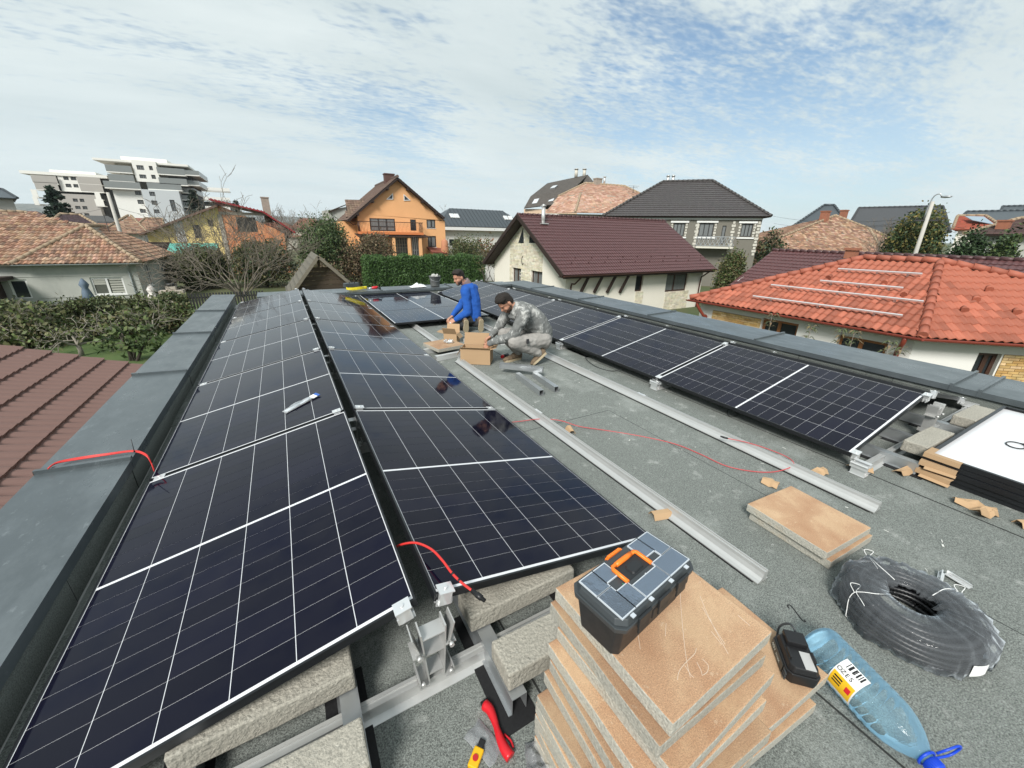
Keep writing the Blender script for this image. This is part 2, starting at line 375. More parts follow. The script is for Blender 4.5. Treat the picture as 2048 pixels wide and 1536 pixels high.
ME_FRAME = _m.mesh('panel_frame', M_black)
_m = MB(); _m.box(-PW/2+.0086, PW/2-.0086, -PL/2+.0086, PL/2-.0086, -.0065, -.0014); ME_SHEET = _m.mesh('panel_backsheet', M_white)
_m = MB(); _m.box(-CW/2, CW/2, -CH/2, CH/2, -.0012, -.0005); ME_CELL = _m.mesh('panel_cell', M_cell)
_m = MB()
for (x, y) in CELLS: _m.box(x-CW/2, x+CW/2, y-CH/2, y+CH/2, -.0012, -.0005)
ME_CELLS = _m.mesh('panel_cells', M_cell)
def solar_panel(loc, rot, label, group, single=False, cells=True):
    r = empty('solar_panel', loc, label=label, cat='solar panel', group=group); r.rotation_euler = rot
    link('frame', ME_FRAME, r); link('backsheet', ME_SHEET, r)
    if cells:
        if single:
            for (x, y) in CELLS:
                o = link('cell', ME_CELL, r); o.location = (x, y, 0)
        else:
            o = link('cell_grid', ME_CELLS, r); o['kind'] = 'stuff'
    return r
PITCHY = 1.742; ZL = .130
ORD = ['nearest', 'second', 'third', 'fourth', 'farthest']
def row(xlow, xhigh, zhigh, y0, n, desc, group, nsingle):
    tl = math.atan2(zhigh-ZL, abs(xhigh-xlow)); sg = 1 if xhigh > xlow else -1
    for k in range(n):
        solar_panel(((xlow+xhigh)/2, y0+k*PITCHY+PL/2, (ZL+zhigh)/2), (0, -sg*tl+random.uniform(-.0012, .0012), random.uniform(-.0012, .0012)), f'{ORD[k]} dark solar panel of the {desc}', group, k < nsingle)
row(-.8745, .1956, .35, 1.0205, 5, 'row beside the brown roof', 'panels in the row by the brown roof', 3)
row(1.3806, .2856, .35, 1.0074, 5, 'row between ridge gap and open lane', 'panels in the row left of the lane', 3)
row(3.2567, 4.3663, .37, .9265, 5, 'row right of the lane', 'panels in the row right of the lane', 3)
row(5.47, 4.452, .37, .9265, 5, 'hidden row sloping to the wide parapet', 'panels facing the wide parapet', 0)
for k, nm in enumerate(('nearest', 'middle', 'farthest')):
    solar_panel((2.31, 6.50+PW/2+k*1.154, .128), (0, R(-.4), R(90)), f'{nm} of three flat solar panels lying crosswise behind the kneeling man', 'flat panels at the far end of the lane', k == 0)
# ---- racks under the panels
def rail_profile(s=1.0): return [(-.040*s, 0), (-.040*s, .005*s), (-.016*s, .012*s), (-.012*s, .046*s), (-.018*s, .050*s), (-.018*s, .060*s), (-.006*s, .060*s), (-.006*s, .054*s), (.006*s, .054*s), (.006*s, .060*s), (.018*s, .060*s), (.018*s, .050*s), (.012*s, .046*s), (.016*s, .012*s), (.040*s, .005*s), (.040*s, 0)]
def clamp_mesh():
    m = MB(); m.box(-.022, .022, -.018, .018, -.05, .004); m.box(-.028, .028, -.024, .024, .0045, .0085); m.box(-.03, .03, -.012, -.006, -.055, -.03); m.box(-.03, .03, .006, .012, -.055, -.03)
    m.tube([(0, 0, .008), (0, 0, .014)], .0075, 6); return m.mesh('clamp', M_clamp)
ME_CLAMP = clamp_mesh()
def post_mesh(h):
    """ridge post: two webs that spread to the top, cross plates, brackets and bolts"""
    m = MB()
    for sg in (-1, 1):
        m.add([(sg*.024, -.03, 0), (sg*.029, -.03, 0), (sg*.029, .03, 0), (sg*.024, .03, 0), (sg*.040, -.03, h), (sg*.045, -.03, h), (sg*.045, .03, h), (sg*.040, .03, h)], [(3, 2, 1, 0), (4, 5, 6, 7), (0, 1, 5, 4), (1, 2, 6, 5), (2, 3, 7, 6), (3, 0, 4, 7)])
        m.box(*sorted((sg*.038, sg*.075)), -.034, .034, h*.62, h*.62+.004)           # bracket foot
        m.add([(sg*.046, -.034, h*.62), (sg*.07, -.034, h), (sg*.074, -.034, h), (sg*.05, -.034, h*.62), (sg*.046, .034, h*.62), (sg*.07, .034, h), (sg*.074, .034, h), (sg*.05, .034, h*.62)], [(0, 1, 2, 3), (7, 6, 5, 4), (0, 4, 5, 1), (1, 5, 6, 2), (2, 6, 7, 3), (3, 7, 4, 0)])
        m.tube([(sg*.055, -.05, h*.66), (sg*.055, -.034, h*.66)], .009, 6); m.tube([(sg*.05, -.045, .02), (sg*.05, -.03, .02)], .008, 6)
        m.box(*sorted((sg*.03, sg*.062)), -.04, .04, 0, .004); m.box(*sorted((sg*.058, sg*.062)), -.04, .04, 0, .035)
    m.box(-.036, .036, -.028, .028, h*.55, h*.55+.004); m.box(-.026, .026, -.028, .028, .035, .039); m.box(-.043, .043, -.028, .028, h-.03, h-.026)
    return m.mesh('post', M_alu)
ME_POST = post_mesh(.235)
def foot_mesh():
    m = MB(); m.box(-.035, .035, -.045, .045, 0, .003); m.box(-.03, -.026, -.04, .04, .003, .06); m.box(.012, .016, -.04, .04, .003, .06); m.box(-.036, .03, -.042, .042, .06, .064)
    m.box(-.04, -.036, -.05, .05, .05, .095); m.box(-.01, .024, -.05, .05, .092, .096); m.box(.02, .024, -.05, .05, .06, .095); m.box(-.05, -.036, -.05, .05, .08, .084)
    return m.mesh('foot', M_clamp)
ME_FOOT = foot_mesh()
def rack(name, label, xl, xpost, xr, y0, n, zr):
    root = empty(name, (xpost, y0, 0), label=label, cat='mounting rack')
    for k in range(n+1):
        y = (-.07 if k == 0 else k*PITCHY-.01)
        m = MB(); m.extrude(rail_profile(), (xl-xpost-.02, y, .004), (xr-xpost+.02, y, .004)); m.build('cross_rail', M_alu, root)
        o = link('ridge_post', ME_POST, root); o.location = (0, y, .064)
        for x in (xl, xr):
            o = link('low_foot', ME_FOOT, root); o.location = (x-xpost, y, .0045); o.rotation_euler.z = 0 if x < xpost else math.pi
        yy = -.012 if k == 0 else y
        for x, z in ((xl+.03-xpost, ZL), (-.075, zr), (.075, zr), (xr-.03-xpost, ZL)):
            tl = math.atan2(zr-ZL, abs(xr-xl)/2); o = link('clamp', ME_CLAMP, root); o.location = (x, yy, z+.001); o.rotation_euler = (0, -tl if x < 0 else tl, 0)
    return root
rack('mounting_rack', 'aluminium rails, posts and clamps under the two panel rows beside the toolbox', -.87, .2406, 1.378, 1.0205, 5, .352)
rack('mounting_rack', 'aluminium rails, posts and clamps under the panel rows by the wide parapet', 3.262, 4.409, 5.47, .9265, 5, .372)
# ballast channels with rubber strips and concrete blocks
def channel(label, x0, y0, y1, w=.057, h=.075):
    root = empty('ballast_channel', (x0, y0, .012), label=label, cat='metal channel', group='ballast channels under the panel rows')
    m = MB(); t = .003; L = y1-y0
    m.box(0, w, 0, L, h-t, h); m.box(0, t, 0, L, 0, h-t); m.box(w-t, w, 0, L, 0, h-t); m.box(-.012, 0, 0, L, 0, t); m.build('profile', M_alud, root)
    r = MB(); r.box(-.05, w+.025, -.045, L*.55, -.0065, -.0005); r.build('rubber_strip', M_rubber, root); return root
channel('steel ballast channel just left of the paver stack', .43, .722, 1.5)
channel('steel ballast channel behind the red cutter, under the speckled block', -.065, .68, 1.5)
channel('steel ballast channel under the row by the parapet, at the bottom edge of the picture', -.503, .68, 1.5)
channel('steel ballast channel hidden behind the paver stack', .86, .74, 1.5)
channel('steel ballast channel at the foot of the row, next to the stack of panels', 3.60, .66, 1.3)
channel('steel ballast channel under the middle of the rack next to the white panel backs', 4.10, .66, 1.3)
channel('steel ballast channel beneath the block farther from the lane', 4.66, .66, 1.3)
def block(label, x0, y0, z0, rz=0.0, s=(.49, .135, .082)):
    bm = bmesh.new(); bmesh.ops.create_cube(bm, size=1); bmesh.ops.subdivide_edges(bm, edges=bm.edges, cuts=3, use_grid_fill=True)
    sd = random.uniform(0, 50)
    for v in bm.verts:
        v.co = Vector((v.co.x*s[0], v.co.y*s[1], v.co.z*s[2])); q = mnoise.noise_vector(v.co*14+Vector((sd, 0, 0))); v.co += q*.0028
    me = bpy.data.meshes.new('block'); bm.to_mesh(me); bm.free(); me.materials.append(M_conc)
    o = link('concrete_block', me, None, (x0+s[0]/2, y0+s[1]/2, z0+s[2]/2), (0, 0, rz)); bevel(o, .006, 2)
    return tag(o, label, 'concrete block', 'concrete ballast blocks')
ZB = .0885
block('sunlit speckled concrete block at the bottom edge of the picture', -.50, .728, ZB)
block('concrete block shaded under the nearest panel by the parapet', -.50, 1.005, ZB)
block('concrete block between the ridge post and the paver stack', .432, .745, ZB, R(-1))
block('concrete block under the panel edge behind the paver stack', .405, 1.0, ZB)
block('concrete block nearest the stack of panels, beside the lane', 3.745, .675, ZB, R(-1))
block('concrete block against the wide parapet, behind the stack of panels', 4.70, .66, ZB, R(-1.5))
# ---- loose rails in the lane
LR = [(-.052, 0), (-.052, .005), (-.032, .010), (-.017, .021), (-.007, .040), (-.004, .056), (.005, .056), (.005, .049), (.018, .049), (.018, .056), (.025, .056), (.027, .046), (.027, .004), (.042, .004), (.042, 0)]
def lane_rail(label, x, y0, y1, conn=()):
    root = empty('mounting_rail', (x, y0, .006), label=label, cat='metal rail', group='long rails lying in the lane')
    m = MB(); m.extrude([(a*.86, b) for a, b in LR], (0, 0, .004), (0, y1-y0, .004)); m.build('profile', M_alu, root)
    r = MB(); r.box(-.052, .044, .02, y1-y0-.02, 0, .0035); r.build('rubber_strip', M_rubber, root)
    for c in conn:
        k = MB(); k.box(.012, .032, c-.05, c+.05, .0565, .0605); k.tube([(.022, c-.03, .0605), (.022, c-.03, .066)], .006, 6); k.tube([(.022, c+.03, .0605), (.022, c+.03, .066)], .006, 6); k.build('splice_plate', M_clamp, root)
lane_rail('long aluminium rail in the lane ending beside the toolbox', 1.745, .64, 4.47, (2.0,))
lane_rail('long aluminium rail in the lane nearer the orange tiled house', 2.872, .61, 9.6, (1.9,))
lane_rail('short aluminium rail running from the paver with cartons under the flat panels', 1.80, 5.25, 9.6)
# box profiles carrying the far paver
def boxrail(label, p, q, w=.05, h=.06, mtl=None, group=None, name='box_profile'):
    p = Vector(p); q = Vector(q); m = MB(); t = .004; d = q-p
    x = d.normalized().cross(Vector((0, 0, 1))).normalized()
    for a, b, c, e in ((-w/2, w/2, 0, t), (-w/2, w/2, h-t, h), (-w/2, -w/2+t, t, h-t), (w/2-t, w/2, t, h-t)):
        m.extrude([(a, c), (b, c), (b, e), (a, e)], (0, 0, 0), d)
    o = m.build(name, mtl or M_alud, None, loc=p); return tag(o, label, 'metal profile', group)
boxrail('pale box profile under the near edge of the far paver', (1.50, 4.62, .004), (2.02, 4.72, .004), h=.065, mtl=M_clamp)
boxrail('pale box profile under the far edge of the far paver', (1.46, 4.98, .004), (2.02, 5.08, .004), h=.065, mtl=M_clamp)
boxrail('upper of the galvanised offcuts lying crossed behind the lane rails', (2.02, 3.86, .066), (2.38, 3.50, .066), group='galvanised offcuts')
boxrail('lower left galvanised offcut with open end facing the camera', (2.12, 3.62, .004), (2.07, 3.05, .004), group='galvanised offcuts')
boxrail('lower right galvanised offcut with open end facing the camera', (2.30, 3.55, .004), (2.26, 3.06, .004), group='galvanised offcuts')
boxrail('short pale box profile behind the open carton', (2.60, 4.95, .004), (2.86, 4.9, .004), h=.1, w=.06, mtl=M_clamp)
boxrail('short pale box profile beside the kneeling man', (2.20, 5.35, .004), (2.30, 5.05, .004), h=.05, mtl=M_clamp)
# ---- stack of panels lying face down
for k in range(5):
    lab = ('topmost solar panel of the stack, face down with white back up' if k == 4 else f'black framed solar panel {["at the bottom","second from the bottom","in the middle","just under the top one"][k]} of the face down stack')
    pn = solar_panel((3.64+PL/2+random.uniform(-.012, .012), .66-PW/2+random.uniform(-.01, .01), .006+k*.0345), (math.pi, 0, R(90)), lab, 'panels stacked face down', cells=False)
    if k == 4:
        m = MB(); m.box(-.03, .03, -.05, .05, .0066, .018); m.build('junction_box', M_blk, pn)
# white back shows on the flipped top panel: coiled lead on it
cz = .006+4*.0345+.0085
coil = []
for i in range(60):
    a = i/60*4*math.pi; coil.append((4.42+.07*math.cos(a), .40+.045*math.sin(a), cz+.002+.003*(i/60)))
coil += [(4.52, .36, cz+.005), (4.66, .33, cz+.004), (4.85, .25, cz+.004)]
m = MB(); m.tube(bez(coil, 3), .0035, 6); m.tube([(4.36, .34, cz+.006), (4.46, .26, cz+.006)], .008, 8)
tag(m.build('black_lead', M_blk), 'coiled black lead lying on the white back of the stacked panel', 'cable')
TS = bpy.data.scenes.new('workbench')      # scratch scene for baking text and remeshes, removed at the end
# ================================================================== pavers
def paver_mesh(s=.412, t=.047):
    bm = bmesh.new(); bmesh.ops.create_cube(bm, size=1); bmesh.ops.subdivide_edges(bm, edges=bm.edges, cuts=5, use_grid_fill=True)
    sd = random.uniform(0, 90)
    for v in bm.verts:
        top = v.co.z > .49; v.co = Vector((v.co.x*s, v.co.y*s, v.co.z*t)); q = mnoise.noise_vector(v.co*17+Vector((sd, 3, 0)))
        v.co += Vector((q.x*.0020, q.y*.0020, q.z*.0005))
    me = bpy.data.meshes.new('paver'); bm.to_mesh(me); bm.free(); me.materials.append(M_paver); me.materials.append(M_paverg)
    for p in me.polygons: p.material_index = 0 if p.normal.z > .6 else 1
    return me
PAVERS = [paver_mesh() for _ in range(5)]
def paver(label, cx, cy, z, rz, group):
    o = link('paving_slab', random.choice(PAVERS), None, (cx, cy, z+.0235), (0, 0, rz)); bevel(o, .004, 2)
    return tag(o, label, 'paving slab', group)
def paver_L(label, Lx, Ly, z, rz, group):      # from its far left corner
    c = Vector((Lx, Ly, 0)) + Matrix.Rotation(rz, 3, 'Z') @ Vector((.2, -.2, 0)); return paver(label, c.x, c.y, z, rz, group)
T = .0485; GP = 'slabs of the tall stack'
NAMES = ['bottom', 'second from the bottom', 'third from the bottom', 'fourth from the bottom', 'fifth from the bottom', 'sixth from the bottom', 'fifth from the top', 'fourth from the top', 'third from the top', 'second from the top', 'top']
LC = [(.668, .424, 3), (.655, .415, -2), (.664, .424, 1), (.657, .418, -1.5), (.666, .421, 2), (.692, .432, -1), (.703, .424, -1.9), (.716, .451, 1.2), (.7525, .459, 3.5), (.748, .4955, .6), (.772, .503, 2.8)]
for i, (x, y, a) in enumerate(LC):
    lab = 'scratched orange top paving slab of the tall stack, under the toolbox' if i == 10 else f'orange topped paving slab, {NAMES[i]} of the tall stack by the toolbox'
    paver(lab, x, y, .008+i*T, R(a), GP)
ZTOP = .008+10*T+.047
paver('lower slab of the low pair to the right of the tall stack', 1.145, .452, .008, R(-3), 'slabs of the low pair')
paver('upper slab of the low pair beside the tall stack, with the battery on it', 1.236, .466, .008+T, R(-1.5), 'slabs of the low pair')
paver('lower of the two paving slabs lying in the lane near the pipe coil', 2.315, .725, .008, R(-2), 'two slabs in the lane')
paver('upper of the two paving slabs lying in the lane near the pipe coil', 2.300, .742, .008+T, R(-3), 'two slabs in the lane')
paver('pale paving slab resting on box profiles beside the open carton', 1.745, 4.98, .070, R(11), 'far slab')
# scratches on the top slab
M_scr = mat('scratch_dust', (.66, .55, .44), .95)
def scratch():
    m = MB(); zt = ZTOP+.0006
    z1 = lambda x, y: atz(1040+x/3.097, 1040+y/3.097, zt)
    lines = [[(990, 430), (1005, 640), (1030, 860), (1055, 975)], [(1115, 470), (1160, 580), (1230, 720), (1290, 830)], [(1130, 540), (1200, 660), (1270, 770)], [(1185, 690), (1250, 770)],
             [(975, 990), (985, 940), (1020, 890), (1080, 830), (1092, 795)], [(1020, 900), (1060, 960), (1078, 975)], [(1095, 880), (1120, 930), (1130, 965)], [(1130, 860), (1165, 900), (1160, 940), (1135, 960)], [(1350, 590), (1425, 655)], [(730, 700), (745, 800)], [(905, 640), (900, 720)]]
    for L in lines:
        P = bez([z1(*p) for p in L], 5)
        for a, b in zip(P, P[1:]): m.bar(a, b, .0011, .0004)
    return m
sc = scratch().build('scratch_marks', M_scr, None); tops = [o for o in bpy.data.objects if o.get('label', '').startswith('scratched orange top')][0]
bpy.context.view_layer.update(); sc.parent = tops; sc.matrix_parent_inverse = tops.matrix_world.inverted()
# ================================================================== toolbox
def clear_mat(name, col, alpha, rough=.1, tint=(1, 1, 1), bump=.8, ior=1.45):
    m = bpy.data.materials.new(name); m.use_nodes = True; N = m.node_tree.nodes; Lk = m.node_tree.links; N.remove(N['Principled BSDF'])
    out = N['Material Output']; tr = N.new('ShaderNodeBsdfTransparent'); tr.inputs[0].default_value = (*tint, 1)
    pr_ = N.new('ShaderNodeBsdfPrincipled'); pr_.inputs['Base Color'].default_value = (*col, 1); pr_.inputs['Roughness'].default_value = rough; pr_.inputs['Specular IOR Level'].default_value = .6
    fr = N.new('ShaderNodeFresnel'); fr.inputs[0].default_value = ior
    tc = N.new('ShaderNodeTexCoord'); n = N.new('ShaderNodeTexNoise'); n.inputs['Scale'].default_value = 22; n.inputs['Detail'].default_value = 5; Lk.new(tc.outputs['Object'], n.inputs['Vector'])
    bp = N.new('ShaderNodeBump'); bp.inputs['Strength'].default_value = bump; bp.inputs['Distance'].default_value = .015; Lk.new(n.outputs[0], bp.inputs['Height']); Lk.new(bp.outputs[0], pr_.inputs['Normal']); Lk.new(bp.outputs[0], fr.inputs['Normal'])
    ad = N.new('ShaderNodeMath'); ad.operation = 'ADD'; ad.use_clamp = True; ad.inputs[1].default_value = alpha; Lk.new(fr.outputs[0], ad.inputs[0])
    mx = N.new('ShaderNodeMixShader'); Lk.new(ad.outputs[0], mx.inputs[0]); Lk.new(tr.outputs[0], mx.inputs[1]); Lk.new(pr_.outputs[0], mx.inputs[2]); Lk.new(mx.outputs[0], out.inputs[0])
    MATS[name] = m; return m
M_clear = clear_mat('clear_lid', (.40, .47, .55), .15, .10, (.85, .90, .96), .08)
M_film = clear_mat('plastic_film', (.70, .75, .80), .06, .06, (1, 1, 1), .30, 1.30)
M_bag = clear_mat('clear_bag', (.8, .82, .84), .16, .15)
M_pet = clear_mat('blue_pet', (.52, .75, .88), .11, .05, (.84, .945, .985), .3)
M_orange = mat('orange_plastic', (.85, .20, .02), .4)
M_tb = mat('toolbox_black', (.018, .020, .022), .45, var=.25, vs_=12, rvar=.1)
M_tb2 = mat('toolbox_grey', (.045, .052, .056), .45, var=.15, vs_=12)
def frustum(m, a, b, z0, z1, ch=0.0, mi=0):
    """box with chamfered corners; a=(w,d) at z0, b at z1"""
    def ring(w, d, z, c):
        w /= 2; d /= 2; return [(-w+c, -d, z), (w-c, -d, z), (w, -d+c, z), (w, d-c, z), (w-c, d, z), (-w+c, d, z), (-w, d-c, z), (-w, -d+c, z)]
    c = max(ch, .0005); V = ring(*a, z0, c)+ring(*b, z1, c); n = 8
    m.add(V, [(i, (i+1) % n, n+(i+1) % n, n+i) for i in range(n)]+[tuple(reversed(range(n))), tuple(range(n, 2*n))], mi)
def toolbox():
    TBH = .021
    root = empty('toolbox', (.700, .540, ZTOP+.001), R(9.2), 'black toolbox with clear organiser lid and orange handle on the top slab', 'toolbox')
    b = MB(); frustum(b, (.295, .125), (.318, .148), 0, .105, .014); b.box(-.02, .02, -.0765, -.07, .05, .085); o = b.build('body', M_tb, root); bevel(o, .003, 2)
    r = MB(); frustum(r, (.335, .166), (.341, .170), .0845, .102, .02); frustum(r, (.330, .162), (.318, .150), .1025, .118, .022); o = r.build('lid', M_tb2, root); bevel(o, .002, 2); top = [o]
    for x in (-.085, .0, .085):
        l = MB(); l.box(x-.026, x+.026, -.0915, -.0855, .082, .113); l.box(x-.022, x+.022, -.0905, -.086, .060, .0815); bevel(l.build('latch', M_tb, root), .0015)
    z = .1185
    comps = [(-.148, -.100, .010, .066), (-.097, -.052, .022, .066), (-.148, -.100, -.066, .006), (-.097, -.055, -.066, -.012), (-.050, .052, -.066, -.026), (.056, .100, .012, .066), (.103, .148, -.01, .066), (.056, .148, -.066, -.014)]
    for i, (x0, x1, y0, y1) in enumerate(comps):
        t = MB(); t.box(x0-.003, x1+.003, y0-.003, y0, z, z+.004); t.box(x0-.003, x1+.003, y1, y1+.003, z, z+.004); t.box(x0-.003, x0, y0, y1, z, z+.004); t.box(x1, x1+.003, y0, y1, z, z+.004)
        tr = t.build('compartment_rim', mat('clear_rim', (.50, .54, .58), .25), root)
        c = MB(); c.box(x0, x1, y0, y1, z+.0030, z+.0042); c.build('compartment_lid', M_clear, root)
    # little parts seen through the lids
    sc_ = MB(); random.seed(5)
    for (cx, cy, n, col) in ((-.08, -.04, 16, 0), (.0, -.046, 12, 0), (.125, .03, 10, 0), (.08, .045, 8, 0), (-.07, -.03, 5, 1)):
        for _ in range(n):
            p = Vector((cx+random.uniform(-.016, .016), cy+random.uniform(-.016, .016), .1190+random.uniform(0, .0012))); a = random.uniform(0, 3.1)
            sc_.bar(p, p+Vector((math.cos(a), math.sin(a), 0))*random.uniform(.005, .013), .003, .001, col)
    so = sc_.build('small_parts', [mat('white_bits', (.75, .77, .78), .4), mat('green_bits', (.02, .28, .17), .4)], root); so['kind'] = 'stuff'
    w = MB(); frustum(w, (.110, .064), (.104, .058), .1182, .1215, .004); o = w.build('handle_well', M_tb, root); o.location = (0, .022, 0)
    w2 = MB(); frustum(w2, (.05, .03), (.045, .026), .1216, .126, .004); o = w2.build('well_block', M_tb, root); o.location = (.006, .010, 0)
    h = MB(); P = [(-.052, -.008, .125), (-.052, .020, .129), (-.049, .045, .131), (-.03, .050, .132), (.03, .050, .132), (.049, .045, .131), (.052, .020, .129), (.052, -.008, .125)]
    h.tube([(-.052, -.012, .1235), (-.052, .036, .1245), (-.047, .043, .1245), (.047, .043, .1245), (.052, .036, .1245), (.052, -.012, .1235)], .0060, 8); h.tube([(-.034, .043, .1245), (-.012, .043, .1245), (.012, .043, .1245), (.034, .043, .1245)], [.0070, .0078, .0078, .0070], 8); h.build('handle', M_orange, root)
    l = MB()
    for k in range(4): l.box(-.012+k*.0135-.015, -.012+k*.0135-.003, .0705, .0785, .1185, .1245)
    l.box(-.032, .034, .071, .079, .112, .1190); l.build('lid_latch', M_orange, root)
    for x, y in ((-.12, -.0775), (-.045, -.0775), (.045, -.0775), (.12, -.0775)):
        k = MB(); k.box(x-.006, x+.006, y-.004, y+.006, .1182, .1212); k.build('lid_clip', mat('clear_rim'), root)
random.seed(11)
toolbox()
for _o in [o for o in bpy.data.objects if o.parent and o.parent.name == 'toolbox' and o.name.split('.')[0] != 'body']: _o.location.z += .021
# ================================================================== pipe coil in film
def pipe_coil():
    cx, cy = 2.070, .235
    root = empty('pipe_coil', (cx, cy, .004), 0, 'coil of black corrugated pipe wrapped in clear film, at the right edge', 'pipe coil'); root.scale = (.94, .94, .88)
    m = MB(); tr = .0140; P = []
    for li, z in enumerate((.0165, .0465, .0765, .1065, .134)):
        radii = [.222, .191, .160, .129] if li < 4 else [.206, .175, .144]
        if li % 2: radii = radii[::-1]
        for ri, rad in enumerate(radii):
            n = 2*int(rad*math.pi/.0070)
            pts = []; rs = []
            for i in range(n+1):
                a = 2*math.pi*i/n+li*.7; wob = .005*math.sin(3*a+ri*1.7+li*2.1)
                pts.append(((rad+wob)*math.cos(a), (rad+wob)*math.sin(a), z+.004*math.sin(2*a+ri*2.3+li))); rs.append(tr if i % 2 else tr*.62)
            m.tube(pts, rs, 7, caps=False)
    m.build('corrugated_pipe', mat('pipe_black', (.012, .013, .015), .38), root)
    # film: crumpled skin over the coil, open at the middle
    f = MB(); seg = 150; prof = [(.205, .004), (.246, .008), (.250, .045), (.246, .10), (.233, .140), (.205, .160), (.165, .163), (.122, .157), (.088, .150), (.076, .12)]
    for k in range(seg):
        a = 2*math.pi*k/seg
        for j, (r_, z) in enumerate(prof):
            n = mnoise.noise(Vector((math.cos(a)*3, math.sin(a)*3, j*.6)))*.016+mnoise.noise(Vector((math.cos(a)*9, math.sin(a)*9, j*1.3)))*.012+abs(mnoise.noise(Vector((math.cos(a)*22+j*.8, math.sin(a)*22, j*.5))))*.014+.004
            ex = .04*max(0, math.cos(a+.55))**4*(1 if 1 <= j <= 3 else 0)
            f.v.append(((r_+n*(1 if j else 0)+ex)*math.cos(a), (r_+n+ex)*math.sin(a), max(.002, z+(n*.7 if j > 1 else 0))))
    n = len(prof)
    for k in range(seg):
        k2 = (k+1) % seg
        for j in range(n-1): f.f.append((k*n+j, k2*n+j, k2*n+j+1, k*n+j+1)); f.mi.append(0); f.tint.append(None); f.sm.append(True)
    f.build('plastic_wrap', M_film, root)
    for a0 in (2.55, -.35, 1.1):
        s = MB()
        P = []
        for j in range(0, 9):
            r_, z = prof[j if j < len(prof) else -1]; a = a0+.05*math.sin(j*1.3); P.append(((r_+.006)*math.cos(a), (r_+.006)*math.sin(a), z+.004))
        s.tube(bez(P, 3), .0018, 5)
        b = Vector(P[4]); s.tube(bez([b, b+Vector((.03, .03, .012)), b+Vector((.05, .0, .016)), b+Vector((.005, -.003, .006)), b+Vector((-.03, -.035, .006)), b+Vector((-.045, -.055, .0))], 4), .0016, 5)
        s.build('tie_string', mat('white_string', (.75, .75, .73), .7), root)
    l = MB(); a = -2.05
    for k in range(6):
        aa = a+k*.07; l.v += [(.262*math.cos(aa), .262*math.sin(aa), .035-.003*k), (.259*math.cos(aa), .259*math.sin(aa), .093-.004*k)]
    for k in range(5): l.f.append((2*k, 2*k+2, 2*k+3, 2*k+1)); l.mi.append(0); l.tint.append(None); l.sm.append(False)
    o = l.build('paper_label', mat('paper', (.82, .82, .80), .8), root); sol = o.modifiers.new('Solidify', 'SOLIDIFY'); sol.thickness = .001
pipe_coil()
